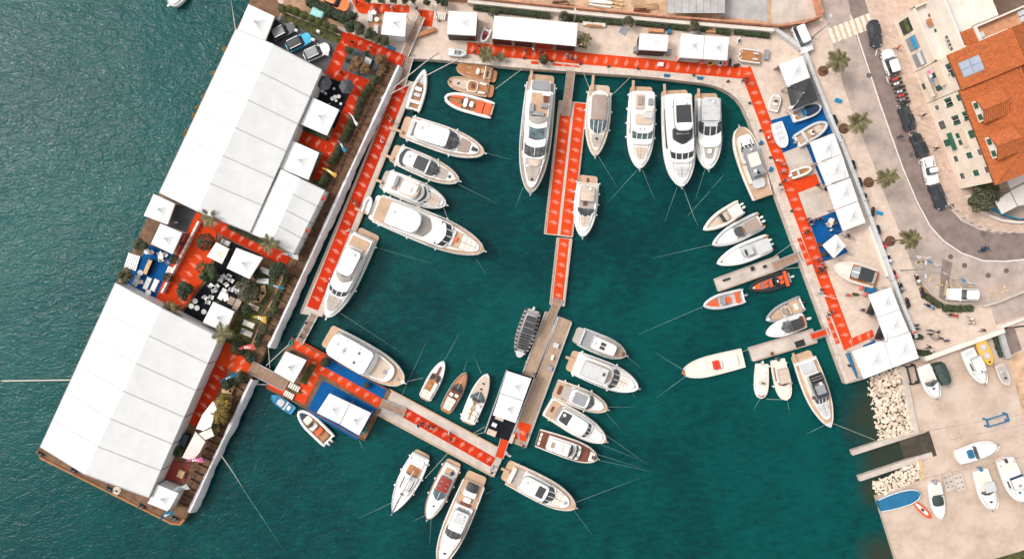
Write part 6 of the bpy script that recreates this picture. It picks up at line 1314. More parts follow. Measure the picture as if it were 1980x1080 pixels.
# ================================================================ PEOPLE
def person_mesh(pose):
    """one skinned body; pose picks the joint layout"""
    J = {'pel': (0, 0, .95), 'chest': (.02, 0, 1.32), 'neck': (.02, 0, 1.50), 'head': (.05, 0, 1.62), 'top': (.04, 0, 1.74)}
    st = {'stand': (0, 0), 'walk': (.30, -.28), 'chat': (.05, -.03)}[pose]
    arm = {'stand': (.03, -.02), 'walk': (-.22, .24), 'chat': (.28, .05)}[pose]
    v = [J[k] for k in ('pel', 'chest', 'neck', 'head', 'top')]; r = [(.15, .17), (.14, .19), (.065, .065), (.105, .095), (.06, .055)]
    e = [(0, 1), (1, 2), (2, 3), (3, 4)]
    for s, dx, ax in ((1, st[0], arm[0]), (-1, st[1], arm[1])):
        k = len(v); v += [(0, s * .10, .90), (dx * .55 + .03, s * .11, .50), (dx, s * .11, .09), (dx + .15, s * .12, .05)]; r += [(.10, .10), (.07, .07), (.05, .05), (.045, .05)]
        e += [(0, k), (k, k + 1), (k + 1, k + 2), (k + 2, k + 3)]
        k = len(v); v += [(.02, s * .20, 1.42), (ax * .35 - .02, s * .26, 1.14), (ax + .06, s * .26, .92 + (.2 if pose == 'chat' and s == 1 else 0)), (ax + .10, s * .26, .84 + (.2 if pose == 'chat' and s == 1 else 0))]; r += [(.065, .065), (.05, .05), (.038, .038), (.03, .04)]
        e += [(1, k), (k, k + 1), (k + 1, k + 2), (k + 2, k + 3)]
    me = bpy.data.meshes.new('person'); me.from_pydata(v, e, [])
    o = bpy.data.objects.new('tmp_person', me); COL.objects.link(o)
    md = o.modifiers.new('s', 'SKIN'); md.use_smooth_shade = True
    for i, q in enumerate(r): me.skin_vertices[0].data[i].radius = q; me.skin_vertices[0].data[i].use_root = (i == 0)
    sb = o.modifiers.new('d', 'SUBSURF'); sb.levels = 1; sb.render_levels = 1
    bpy.context.view_layer.update()
    ev = o.evaluated_get(bpy.context.evaluated_depsgraph_get())
    out = bpy.data.meshes.new_from_object(ev)
    bpy.data.objects.remove(o)
    out.materials.clear()
    for m_ in ('skin', 'hair', 'denim', 'navy', 'black'): out.materials.append(MATS[m_])      # skin hair top trousers shoes
    for pl in out.polygons:
        c = pl.center
        if c.z > 1.66 or (c.z > 1.56 and c.x < .02): pl.material_index = 1
        elif c.z > 1.49: pl.material_index = 0
        elif abs(c.y) > .2 and c.z < 1.12: pl.material_index = 0
        elif c.z > .93: pl.material_index = 2
        elif c.z > .12: pl.material_index = 3
        else: pl.material_index = 4
    return out
PM = {k: person_mesh(k) for k in ('stand', 'walk', 'chat')}
TOPW = {'black': 'black', 'navy': 'navy', 'white': 'white', 'grey': 'midgrey', 'blue': 'shirtblue', 'red': 'red', 'beige': 'beige', 'yellow': 'yellow'}
PEOPLE = {
    'the red carpet of the north quay': (Q + .05, 'x', 'left', [(918, 101, 'black'), (926, 90, 'black'), (1016, 99, 'navy'), (1031, 95, 'white'), (1046, 100, 'navy'), (1097, 106, 'grey'), (1103, 111, 'blue'), (1113, 112, 'beige'), (1437, 155, 'navy'), (1445, 152, 'black')]),
    'the long red carpet of the east quay': (Q + .06, 'y', 'top', [(1486, 266, 'white'), (1502, 310, 'white'), (1516, 318, 'grey'), (1515, 331, 'grey'), (1517, 349, 'navy'), (1512, 366, 'blue'), (1557, 449, 'black'), (1564, 446, 'black'), (1582, 502, 'navy'), (1591, 509, 'blue'), (1578, 515, 'red'), (1587, 519, 'navy'), (1595, 516, 'black'), (1583, 526, 'black'), (1592, 523, 'navy'), (1609, 603, 'navy'), (1603, 608, 'black')]),
    'the blue carpet stand among the east tents': (Q + .05, 'y', 'top', [(1563, 423, 'black'), (1571, 428, 'navy'), (1579, 425, 'black'), (1587, 423, 'black'), (1569, 434, 'grey'), (1598, 433, 'beige'), (1614, 432, 'navy'), (1606, 445, 'white')]),
    'the pale paving beside the lone askew tent': (Q + .02, 'x', 'left', [(1632, 452, 'white'), (1640, 455, 'black'), (1645, 459, 'beige'), (1643, 489, 'beige')]),
    'the paving left of the counter tents': (Q + .02, 'y', 'top', [(1583, 357, 'navy'), (1591, 362, 'yellow'), (1588, 566, 'blue'), (1668, 599, 'black'), (1641, 570, 'red')]),
    'the walking plaza below the motorbikes': (Q + .02, 'x', 'left', [(1771, 628, 'black'), (1774, 635, 'black'), (1798, 638, 'navy'), (1813, 641, 'black'), (1800, 646, 'black'), (1807, 654, 'grey'), (1818, 653, 'black'), (1830, 658, 'navy'), (1797, 670, 'black'), (1801, 677, 'white'), (1837, 608, 'black'), (1878, 616, 'white'), (1881, 624, 'beige'), (1902, 638, 'black')]),
    'the street and pavement by the parked cars': (Q + .14, 'y', 'top', [(1737, 92, 'red'), (1785, 223, 'black'), (1741, 264, 'navy'), (1811, 287, 'black'), (1905, 478, 'navy')]),
    'the concrete pontoon carpet': (D + .2, 'x', 'left', [(809, 822, 'black'), (814, 818, 'navy'), (828, 824, 'navy'), (835, 828, 'beige'), (868, 837, 'white'), (871, 850, 'navy'), (954, 903, 'blue'), (951, 913, 'black')]),
    'the brown plank pier': (D + .05, 'y', 'top', [(1012, 720, 'navy'), (1032, 722, 'blue'), (1037, 730, 'black'), (1019, 841, 'navy'), (1011, 862, 'black')]),
    'the long red side dock': (D + .05, 'y', 'top', [(749, 226, 'black'), (756, 234, 'beige'), (739, 275, 'white'), (681, 388, 'black'), (690, 396, 'black'), (675, 445, 'white')]),
    'the narrow gangway under the side dock': (D + .3, 'y', 'top', [(593, 624, 'black'), (588, 639, 'white'), (582, 650, 'navy')]),
    'the upper barge carpets': (BZ + .06, 'y', 'top', [(681, 82, 'black'), (717, 93, 'black'), (660, 140, 'black'), (636, 205, 'grey')]),
    'the top terrace by the orange car': (Q + .08, 'x', 'left', [(690, 4, 'black'), (728, 19, 'navy'), (757, 14, 'white'), (806, 17, 'black'), (814, 24, 'navy')]),
    'the barge lounge carpets': (BZ + .06, 'y', 'top', [(352, 472, 'navy'), (341, 430, 'white'), (420, 560, 'white'), (470, 640, 'blue'), (452, 650, 'navy')]),
}
DIRW = {('x', 'left'): 'left', ('y', 'top'): 'top'}
rp = random.Random(11)
for zone, (z, ax, frm, lst) in PEOPLE.items():
    lst = sorted(lst, key=lambda q: q[0] if ax == 'x' else q[1])
    for i, (x, y, tp) in enumerate(lst):
        pose = rp.choice(['stand', 'walk', 'walk', 'chat']); p = P(x, y, z + .9)
        o = link('person', PM[pose], None, label='%s person from the %s on %s, %s top' % (ordn(i), frm, zone, tp), cat='person', group='people visiting the boat show', loc=(p.x, p.y, z), rotz=rp.uniform(0, 6.28), scale=rp.uniform(.94, 1.06))
        for si, mt in ((1, rp.choice(['hair', 'hair', 'hair2'])), (2, TOPW[tp]), (3, rp.choice(['navy', 'black', 'denim', 'midgrey', 'beige']))):
            o.material_slots[si].link = 'OBJECT'; o.material_slots[si].material = MATS[mt]

# ================================================================ PLANTS
def crown_mesh(seed, n=2200, leaf=.115, clumps=18, flat=.8, name='crown'):
    rd = random.Random(seed); v = []; f = []
    cl = []
    for i in range(clumps):
        while True:
            c = Vector((rd.uniform(-1, 1), rd.uniform(-1, 1), rd.uniform(-.8, 1)))
            if c.length < 1: break
        cl.append((Vector((c.x * .68, c.y * .68, c.z * .62 * flat)), rd.uniform(.24, .46)))
    for i in range(n):
        c, r = cl[rd.randrange(clumps)]
        d = Vector((rd.gauss(0, 1), rd.gauss(0, 1), rd.gauss(.15, 1))).normalized()
        p = c + d * r * rd.uniform(.65, 1.08)
        nrm = (d + Vector((rd.gauss(0, .5), rd.gauss(0, .5), rd.gauss(.4, .5)))).normalized()
        u = nrm.cross(Vector((rd.gauss(0, 1), rd.gauss(0, 1), rd.gauss(0, 1)))).normalized(); w = nrm.cross(u)
        s = leaf * rd.uniform(.6, 1.3); k = len(v)
        v += [p - u * s, p + w * s * .45, p + u * s, p - w * s * .45]; f.append((k, k + 1, k + 2, k + 3))
    me = bpy.data.meshes.new(name); me.from_pydata([tuple(q) for q in v], [], f); return me
CROWNS = [crown_mesh(i) for i in range(4)]
BALLS = []
def ball_mesh(seed):
    rd = random.Random(seed); v = []; f = []
    for i in range(1500):
        d = Vector((rd.gauss(0, 1), rd.gauss(0, 1), rd.gauss(0.1, 1))).normalized()
        p = d * rd.uniform(.80, 1.03); nrm = (d + Vector((rd.gauss(0, .4), rd.gauss(0, .4), rd.gauss(0, .4)))).normalized()
        u = nrm.cross(Vector((rd.gauss(0, 1), rd.gauss(0, 1), rd.gauss(0, 1)))).normalized(); w = nrm.cross(u); s = .085 * rd.uniform(.6, 1.3); k = len(v)
        v += [p - u * s, p + w * s * .55, p + u * s, p - w * s * .55]; f.append((k, k + 1, k + 2, k + 3))
    me = bpy.data.meshes.new('crown'); me.from_pydata([tuple(q) for q in v], [], f); return me
BALLS = [ball_mesh(40), ball_mesh(41)]
CM = {}
def crown_for(base, mat):
    k = (base.name, mat)
    if k not in CM:
        me = base.copy(); me.materials.append(MATS[mat]); CM[k] = me
    return CM[k]
rt = random.Random(21)
def tree(label, x, y, rpx, z, mat, h=None, ball=False, pot=None, name='tree', cat='tree', group=None):
    r = rpx / 12; h = h if h is not None else r * 1.0 + .7
    p = P(x, y, z + h); t = thing(name, label, cat, Vector((p.x, p.y, z)), rt.uniform(0, 6), group)
    MB().tube([(0, 0, 0), (.05 * r, .02, h * .5), (-.04 * r, .03, h)], [.10 * r + .03, .08 * r + .02, .05 * r], 7).tube([(0, 0, h * .5), (r * .4, r * .2, h)], [.05 * r, .02], 5).tube([(0, 0, h * .55), (-r * .35, -r * .25, h)], [.05 * r, .02], 5).build('trunk', 'bark', t)
    o = link('crown', crown_for((BALLS if ball else CROWNS)[rt.randrange(2 if ball else 4)], mat), t); o.location = (0, 0, h); o.scale = (r * 1.05, r * 1.05, r * (1.0 if ball else .85)); o.rotation_euler = (0, 0, rt.uniform(0, 6))
    if pot: MB().lathe([(r * .45, 0), (r * .6, .4), (r * .62, .45), (r * .5, .45), (r * .5, .38)], (0, 0, 0), 12).build('pot', pot, t)
    return t
def shrubs(kind, place, pts, z, mat, ax='y', frm='top', ball=True, pot='charcoal', h=None, group=None, adj='dark green'):
    pts = sorted(pts, key=lambda q: q[0] if ax == 'x' else q[1])
    for i, (x, y, r) in enumerate(pts):
        tree('%s %s, %s from the %s %s' % (adj, kind, ordn(i), frm, place), x, y, r, z, mat, h if h else r / 12 * .8 + .4, ball, pot, name='shrub', cat='shrub', group=group)
shrubs('clipped ball shrub', 'in the row behind the display cars', [(546, 17, 8), (560, 18, 7.5), (572, 23, 8.5), (588, 31, 8), (602, 38, 8.5), (616, 43, 8.5), (630, 50, 8.5), (644, 56, 8.5)], Q + .02, 'leafbright', 'x', 'left', pot=None, group='clipped ball shrubs behind the cars', adj='yellow-green')
for x, y, r, m_, lab in ((681, 30, 11, 'leafdark', 'dark tree beside the white terrace triangle'), (677, 51, 14, 'leafdark', 'dark tree at the corner of the red barge carpet'), (693, 55, 14, 'leafolive', 'olive tree above the red carpet to the gangway'), (715, 69, 14, 'leafdark', 'dark tree beside the olive tree above the red carpet'), (731, 77, 11, 'leafolive', 'small olive tree left of the long gangway'), (744, 80, 10, 'leafmid', 'green tree nearest the long gangway')):
    tree(lab, x, y, r, Q, m_, 2.2)
shrubs('tree', 'along the top edge of the terrace', [(712, -1, 8), (738, -1, 9), (761, -1, 8), (783, 2, 9), (800, 1, 8), (825, 4, 8), (846, 3, 8), (859, 4, 10)], Q, 'leafdark', 'x', 'left', ball=False, pot=None, h=1.6, group='trees at the top of the terrace')
for x, y, r, m_, lab in ((675, 97, 9, 'leafmid', 'green shrub in the upper left of the planted corner'), (692, 118, 13, 'leafdry', 'dry brown tree left in the planted corner'), (736, 114, 13, 'leafdry', 'dry brown tree right in the planted corner'), (706, 134, 12, 'leafdry', 'dry brown tree at the bottom of the planted corner'), (683, 132, 10, 'leafdry', 'small dry brown bush by the grey floor'), (710, 104, 8, 'leafdark', 'dark shrub behind the black armchair'), (725, 152, 9, 'leafmid', 'green shrub below the planted corner'), (672, 118, 7, 'leafmid', 'small green shrub along the carpet edge of the planted corner')):
    tree(lab, x, y, r, BZ, m_, 1.5, name='shrub', cat='shrub')
shrubs('potted tree', 'in the hedge row along the barge bulwark', [(713, 170, 8), (705, 181, 7.5), (699, 193, 7.5), (693, 202, 7), (690, 215, 7), (684, 227, 7), (679, 237, 7.5), (673, 249, 8), (670, 258, 8), (664, 268, 8), (655, 285, 8), (651, 295, 7.5), (646, 303, 7.5), (641, 312, 8), (634, 330, 8), (629, 345, 9), (622, 354, 8)], BZ, 'leafmid', group='potted trees along the barge bulwark', adj='green')
for x, y, r, m_, b, lab in ((398, 468, 16, 'leafdark', True, 'dense round dark tree at the top of the wide carpet'), (400, 525, 23, 'leafmid', False, 'large loose green tree in the middle of the lounge'), (356, 561, 20, 'leafdark', False, 'dark tree in a round planter near the lower marquee'), (478, 562, 26, 'leafolive', False, 'big grey-olive tree ringed by a timber bench'), (271, 476, 16, 'leafolive', False, 'olive tree on the barge edge above the striped bed'), (243, 532, 17, 'leafolive', False, 'olive tree on the barge edge below the striped bed'), (537, 524, 19, 'leafdark', False, 'dark bushy tree at the head of the lawn'), (497, 530, 11, 'leafdark', False, 'small dark tree right of the lounge tent'), (474, 596, 11, 'leafdark', False, 'small dark tree in a pot left of the lawn'), (461, 672, 14, 'leafdark', True, 'round dark shrub beside the pink flag'), (484, 690, 13, 'leafdark', False, 'dark shrub at the end of the gangway carpet'), (466, 729, 12, 'leafdark', True, 'round dark shrub below the barge gangway'), (440, 740, 15, 'leafdark', False, 'dark shrub inside the corner bench'), (431, 773, 18, 'leafgold', False, 'golden feathery bush, upper of the gold group'), (425, 800, 20, 'leafgold', False, 'golden feathery bush, middle of the gold group'), (413, 829, 14, 'leafgold', False, 'golden feathery bush, lowest of the gold group'), (345, 872, 13, 'leafdark', False, 'dark shrub beside the grey awning'), (337, 501, 9, 'leafdark', True, 'small dark ball shrub above the white slatted pad'), (325, 536, 9, 'leafdark', True, 'small dark ball shrub below the white slatted pad'), (530, 600, 10, 'leafmid', False, 'green shrub at the lower lawn edge'), (500, 665, 9, 'leafmid', False, 'green shrub beside the long timber bench'), (515, 640, 9, 'leafmid', False, 'green shrub behind the yellow flag')):
    tree(lab, x, y, r, BZ, m_, 2.2 if r > 15 else 1.1, b, name='tree' if r > 15 else 'shrub', cat='tree' if r > 15 else 'shrub')
tree('round dark potted shrub on the blue pontoon carpet', 629, 700, 9, PLZ, 'leafdark', 1.0, True, 'charcoal', name='shrub', cat='shrub')
tree('small olive potted plant on the blue pontoon carpet', 709, 744, 6, PLZ, 'leafolive', .8, True, 'charcoal', name='shrub', cat='shrub')
tree('round green potted shrub beside the tiny red mat', 1051, 115, 9, Q, 'leafmid', 1.2, True, 'charcoal', name='shrub', cat='shrub')
for x, y, lab in ((955, 26, 'bare olive shrub above the long ribbed tent'), (1089, 33, 'bare olive shrub above the right end of the ribbed tent'), (1215, 42, 'bare olive shrub with an iron grate near the round table'), (1344, 50, 'bare olive shrub above the twin tent')):
    t = tree(lab, x, y, 12, Q, 'leafolive', 1.8)
    MB().box((0, -.9, .03), (1.3, 1.3, .05)).build('tree_grate', 'midgrey', t)
def hedge(label, p0, p1, w, h, z, mat, leaf=.16, dens=150):
    c, ln, hd = frame(p0, p1, z + h); rd = random.Random(int(p0[0])); v = []; f = []
    n = int(ln * dens * max(.6, w))
    for i in range(n):
        x = rd.uniform(0, ln); a = rd.uniform(-.15, pi + .15); y = cos(a) * w / 2 * rd.uniform(.85, 1.08); zz = max(.02, h * min(1, abs(sin(a)) ** .6) * rd.uniform(.85, 1.06) + .06 * sin(x * 2.1))
        nr = Vector((rd.gauss(0, .5), cos(a) + rd.gauss(0, .4), sin(a) + rd.gauss(0.2, .4))).normalized(); u = nr.cross(Vector((rd.gauss(0, 1), rd.gauss(0, 1), rd.gauss(0, 1)))).normalized(); q = nr.cross(u); s = leaf * rd.uniform(.6, 1.2); k = len(v)
        p = Vector((x, y, zz)); v += [p - u * s, p + q * s * .5, p + u * s, p - q * s * .5]; f.append((k, k + 1, k + 2, k + 3))
    t = thing('hedge', label, 'hedge', Vector((c.x, c.y, z)), hd)
    mk('foliage', v, f, mat, t)
    MB().box((ln / 2, 0, h * .4), (ln - .1, w * .75, h * .8)).build('branches', 'leafdark', t)
for i, (a, b) in enumerate((((915, 13), (1064, 30)), ((1096, 33), (1205, 43)), ((1230, 42), (1279, 48)), ((1290, 48), (1332, 54)), ((1356, 54), (1414, 62)), ((1421, 60), (1490, 68)))):
    hedge('clipped green hedge under the site wall, %s length from the left' % ordn(i), a, b, .75, .8, Q, 'leafmid')
hedge('leafy bed along the bulwark beside the lawn, upper part', (556, 528), (524, 596), 1.0, .6, BZ, 'leafmid', .15, 110)
hedge('leafy bed along the bulwark beside the lawn, lower part', (520, 604), (494, 660), 1.0, .6, BZ, 'leafolive', .15, 110)
hedge('low shrub border along the foot of the upper marquee', (440, 437), (505, 470), .7, .6, BZ, 'leafmid', .14, 110)
hedge('low shrub border beside the tent below the parasols', (584, 246), (632, 268), .6, .6, BZ, 'leafmid', .14, 110)
hedge('shrub border round the planted corner of the barge', (716, 160), (744, 128), 1.1, .9, BZ, 'leafdry', .15, 110)
hedge('dark loose hedge between the orange car and the soil bank', (592, -4), (672, 36), 1.6, 1.5, Q, 'leafdark', .2)
hedge('green hedge in front of the plaza end of the corner tents, upper', (1762, 650), (1786, 652), .8, 1.0, Q, 'leafdark')
hedge('green hedge in front of the plaza end of the corner tents, lower', (1776, 681), (1803, 684), .9, 1.0, Q, 'leafdark')
hedge('scrubby hedge along the apron kerb', (1790, 570), (1822, 592), 1.0, .7, Q, 'leafolive', dens=70)
hedge('scrubby hedge at the end of the planting bed', (1826, 596), (1884, 596), 1.1, .7, Q, 'leafmid', dens=90)
# palms: each frond a leaf of its own
def frond_mesh(seed, L=2.5, droop=1.0):
    rd = random.Random(seed); v = []; f = []; n = 11
    pts = [Vector((L * s, 0, .75 * L * (s * .55 - s * s * .85 * droop))) for s in [i / n for i in range(n + 1)]]
    for i, p in enumerate(pts):
        s = i / n
        for sg in (-1, 1):
            ll = L * .34 * (sin(pi * min(1, s * .85 + .12)) ** .7) * rd.uniform(.8, 1.1); k = len(v)
            tip = p + Vector((ll * .55, sg * ll * .85, -ll * .35)); w = .075
            v += [p + Vector((-w, 0, .02)), p + Vector((w, 0, .02)), tip + Vector((w * .5, 0, 0)), tip - Vector((w * .2, 0, 0))]; f.append((k, k + 1, k + 2, k + 3))
            p2 = p + Vector((L / n * .5, 0, 0)); tip = p2 + Vector((ll * .5, sg * ll * .8, -ll * .3)); k = len(v)
            v += [p2 + Vector((-w, 0, .02)), p2 + Vector((w, 0, .02)), tip + Vector((w * .5, 0, 0)), tip - Vector((w * .2, 0, 0))]; f.append((k, k + 1, k + 2, k + 3))
    for i in range(n):
        k = len(v); w = .05; v += [pts[i] + Vector((0, w, 0)), pts[i] - Vector((0, w, 0)), pts[i + 1] - Vector((0, w, 0)), pts[i + 1] + Vector((0, w, 0))]; f.append((k, k + 1, k + 2, k + 3))
    me = bpy.data.meshes.new('frond'); me.from_pydata([tuple(q) for q in v], [], f); me.materials.append(MATS['palmleaf']); return me
FR = [frond_mesh(1, droop=.7), frond_mesh(2, droop=1.0), frond_mesh(3, droop=1.3)]
def palm(label, cx, cy, h, z, size=1.0, nf=24, planter=None, lean=None, asym=0.0):
    p = P(cx, cy, z + h); t = thing('palm_tree', label, 'palm tree', Vector((p.x, p.y, z)), 0)
    base = Vector((0, 0, 0)) if lean is None else P(*lean, z) - Vector((p.x, p.y, z))
    MB().tube([base, base.lerp(Vector((0, 0, h * .5)), .55) , Vector((0, 0, h * .8)), Vector((0, 0, h))], [.26 * size, .2 * size, .2 * size, .24 * size], 9).build('trunk', 'bark', t, True)
    for i in range(nf):
        o = link('frond', FR[i % 3], t); ring = i / nf
        o.location = (0, 0, h); o.rotation_euler = (0, rt.uniform(-.75, .1) * (1 - ring) - .1 + ring * .25, i * 2.399 + rt.uniform(-.2, .2)); k = size * rt.uniform(.8, 1.1); o.scale = (k, k, k)
    if planter: MB().lathe([(planter, 0), (planter, .05), (planter - .12, .07), (planter - .2, .05)], base, 18).build('planter_ring', 'rust', t)
    return t
palm('topmost of four palms along the promenade', 1621, 118, 5.2, Q, .70, 17, .85)
palm('second palm from the top along the promenade', 1659.5, 236, 4.6, Q, .68, 13, .85)
palm('third palm from the top along the promenade', 1715, 343, 5.4, Q, .66, 13, .85)
palm('lowest of four palms along the promenade', 1760, 462, 5.6, Q, .64, 15, .85)
palm('potted palm beside the right end of the ribbed tent', 1130, 79, 2.2, Q, .5, 13, .45)
palm('potted palm at the quay edge near the wooden launches', 940, 105, 2.0, Q, .52, 16, .4)
palm('small dark palm in a pot on the north quay edge', 968, 109, 1.2, Q, .3, 14, .35)
palm('barge palm at the foot of the upper marquee', 407, 420, 4.6, BZ, .66, 10)
palm('barge palm in front of the medium marquee', 520, 471, 4.6, BZ, .66, 9)
palm('barge palm at the top corner of the lower marquee', 330, 599, 4.6, BZ, .66, 10)
palm('barge palm beside the lower lounge tent', 430, 645, 4.6, BZ, .66, 9)
shrubs('bush', 'poking out left of the upper marquee', [(436, 97, 8), (416, 143, 8), (394, 186, 7), (382, 208, 7), (375, 224, 7), (360, 258, 8)], BZ, 'leafgold', ball=False, h=1.2, group='bushes along the outer barge edge', adj='yellowish')
# courtyard thicket
tree('dense green thicket in the courtyard beside the cream house', 1898, 378, 31, Q, 'leafolive', 2.6)
tree('green tree under the eave of the cream house', 1918, 368, 20, Q, 'leafolive', 3.0)
tree('low dark bush at the courtyard corner', 1886, 388, 15, Q, 'leafmid', 1.2)
# ================================================================ BUILDINGS
class House:
    def __init__(s, name, label, base0, base1, depth, h, wall='plaster', z=Q + .13, holes=True):
        a, b = P(*base0, z), P(*base1, z); d = b - a
        s.L = d.length; s.h = h; s.z = z; s.depth = depth; s.a = a
        ang = atan2(d.y, d.x); s.ang = ang
        s.t = thing(name, label, 'building', a, ang)
        s.d = d.normalized(); s.n = Vector((-s.d.y, s.d.x, 0))          # left of travel = inward (east) when going south
        s.y = 1 if s.n.x > 0 else -1
        MB().box((s.L / 2, s.y * depth / 2, h / 2), (s.L, depth, h)).build('wall', wall, s.t)
    def hit(s, px, py):
        """facade position (along, height) of a plan pixel"""
        n = s.n; k = (s.a.x * n.x + s.a.y * n.y) / ((px - 990) * n.x + (540 - py) * n.y)
        z = CAM_H - 12 * CAM_H * k
        p = Vector(((px - 990) * k, (540 - py) * k, 0))
        return (p - Vector((s.a.x, s.a.y, 0))).dot(s.d), z - s.z
    def local(s, px, py, z):
        p = P(px, py, z) - s.a; return Vector((p.dot(s.d), s.y * p.dot(s.n) * s.y, p.z))
    def bx(s, name, x0, x1, y0, y1, z0, z1, mat, par=None):
        """y0..y1 measured inward from the facade (negative = proud of it)"""
        return MB().box(((x0 + x1) / 2, s.y * (y0 + y1) / 2, (z0 + z1) / 2), (x1 - x0, abs(y1 - y0), z1 - z0)).build(name, mat, par or s.t)
    def window(s, px, py, w, h, kind='open', shutter='green', at=None):
        x, z = s.hit(px, py) if at is None else at
        fr = s.bx('window', x - w / 2, x + w / 2, -.03, .06, z - h / 2, z + h / 2, 'glass')
        s.bx('frame', x - w / 2 - .09, x + w / 2 + .09, -.022, .03, z - h / 2 - .09, z + h / 2 + .09, 'plasterwhite', fr)
        s.bx('sill', x - w / 2 - .15, x + w / 2 + .15, -.18, .02, z - h / 2 - .17, z - h / 2 - .09, 'plasterwhite', fr)
        if kind != 'grille': s.bx('mullion', x - .03, x + .03, -.05, .0, z - h / 2, z + h / 2, 'plasterwhite', fr)
        if kind == 'open':
            for sg in (-1, 1): s.bx('shutter', x + sg * (w * .75) - w / 4, x + sg * (w * .75) + w / 4, -.09, -.035, z - h / 2, z + h / 2, shutter, fr)
        elif kind == 'closed':
            for sg in (-1, 1): s.bx('shutter', x + sg * w / 4 - w / 4 + .01, x + sg * w / 4 + w / 4 - .01, -.09, -.04, z - h / 2, z + h / 2, shutter, fr)
        elif kind == 'grille':
            for i in range(5):
                xx = x - w / 2 + w * (i + .5) / 5; s.bx('bar', xx - .02, xx + .02, -.09, -.05, z - h / 2, z + h / 2, 'midgrey', fr)
    def tiles(s, name, q, mat='rooftile', pitch=.30, th=.12):
        """tiled slope: q = eave0, eave1, top1, top0 in house coordinates; ribs run up the slope"""
        a, b, c, d = [Vector(p) for p in q]; n = max(2, int((b - a).length / pitch)); v = []; f = []; m = 6
        nr = (b - a).cross(d - a).normalized(); nr = nr if nr.z > 0 else -nr
        N = n * 4
        for i in range(N + 1):
            u = i / N; lift = .075 * (1 + cos(2 * pi * u * n)) / 2
            for j in range(m + 1):
                v.append(a.lerp(b, u).lerp(d.lerp(c, u), j / m) + nr * (lift + th))
        for i in range(N):
            for j in range(m): f.append((i * (m + 1) + j, (i + 1) * (m + 1) + j, (i + 1) * (m + 1) + j + 1, i * (m + 1) + j + 1))
        k = len(v); v += [a, b, c, d]; f.append((k + 3, k + 2, k + 1, k))
        return mk(name, v, f, mat, s.t, None, False)
    def capline(s, p0, p1, par, r=.13): MB().tube([p0, p1], r, 7).build('ridge_tile', 'rooftile', par)
# cream house with the hipped orange roof
A = House('cream_house', 'cream street house with green shutters and hipped orange roof', (1793, 201), (1856, 365), 16, 8.35)
y = A.y; L = A.L; R_ = 7.0; ZR = 11.0; o_ = .4; ze = 8.35
ra = A.tiles('roof', [(-.0, -y * o_, ze), (L + o_, -y * o_, ze), (L - R_ + 1.2, y * R_, ZR), (0, y * R_, ZR)])
A.tiles('roof_hip', [(L + o_, -y * o_, ze), (L + o_, y * (2 * R_ + o_), ze), (L - R_ + 1.2, y * R_ * 1.02, ZR), (L - R_ + 1.2, y * R_, ZR)])
A.tiles('roof_back', [(L + o_, y * (2 * R_ + o_), ze), (0, y * (2 * R_ + o_), ze), (0, y * R_, ZR), (L - R_ + 1.2, y * R_, ZR)])
A.capline((0, y * R_, ZR + .16), (L - R_ + 1.2, y * R_, ZR + .16), ra); A.capline((L + o_, -y * o_, ze + .16), (L - R_ + 1.2, y * R_, ZR + .16), ra)
MB().tube([(0, -y * (o_ + .05), ze - .02), (L + o_, -y * (o_ + .05), ze - .02)], .09, 6).build('gutter', 'rust', A.t)
for px, py, w, h, k in ((1856, 188, .95, 1.1, 'closed'), (1835, 198, .7, 1.5, 'open'), (1812, 208, .7, .8, 'grille'), (1870, 223.5, .7, 1.5, 'open'), (1849, 232, .7, 1.5, 'open'), (1822, 242, 1.3, 1.4, 'grille'), (1880, 259, 1.2, 1.3, 'closed'), (1832, 276, 1.1, 1.3, 'closed'), (1853, 262, .8, .9, 'closed'), (1858, 275, .8, .8, 'closed'),
                        (1896.7, 293.4, .9, 1.2, 'grille'), (1875, 300, .9, 1.1, 'closed'), (1848.7, 307, .9, .9, 'grille'), (1910.6, 327.5, .9, 1.2, 'grille'), (1888, 334, .9, 1.1, 'closed'), (1861, 340, .9, .9, 'grille')):
    A.window(px, py, w, h, k)
x0, z0 = A.hit(1845, 272); A.bx('green_canopy', x0 - 1.4, x0 + 1.4, -.7, 0, z0 - .1, z0 + .05, 'green')
x0, z0 = A.hit(1868, 264); A.bx('balcony', x0 - 1.4, x0 + 1.4, -.8, 0, z0 - .12, z0 + .06, 'beige')
def dormer(H, px0, px1, px2, zf, hgt=1.15, mat='rooftile'):
    """dormer: front wall from px0 to px1 at height zf, ridge running back to px2"""
    a, b = H.local(*px0, H.z + zf + hgt), H.local(*px1, H.z + zf + hgt); w = b.x - a.x; f0 = a.y; dz = zf
    back = H.local(*px2, H.z + zf + hgt + .8).y; t = H.t
    x0, x1 = a.x, b.x; xm = (x0 + x1) / 2
    MB().box((xm, (f0 + back) / 2, zf + hgt / 2 - .4), (w - .1, abs(back - f0), hgt + .8)).build('dormer_wall', 'plasterwhite', t)
    for sg, xa in ((-1, x0 - .25), (1, x1 + .25)):
        H.tiles('dormer_roof', [(xa, f0 - H.y * .3, zf + hgt - .1), (xa, back, zf + hgt - .1), (xm, back, zf + hgt + .9), (xm, f0 - H.y * .3, zf + hgt + .9)], mat, th=.05)
    MB().tube([(xm, f0 - H.y * .3, zf + hgt + 1.0), (xm, back, zf + hgt + 1.0)], .1, 6).build('ridge_tile', mat, t)
    for s in (-.27, .27):
        o = MB().box((xm + s * w, f0 - H.y * .02, zf + hgt * .5), (w * .26, .08, hgt * .7)).build('dormer_window', 'green', t)
dormer(A, (1889, 193), (1905, 234), (1952, 200), 8.9)
dormer(A, (1915, 263), (1931, 305), (1975, 268), 8.9)
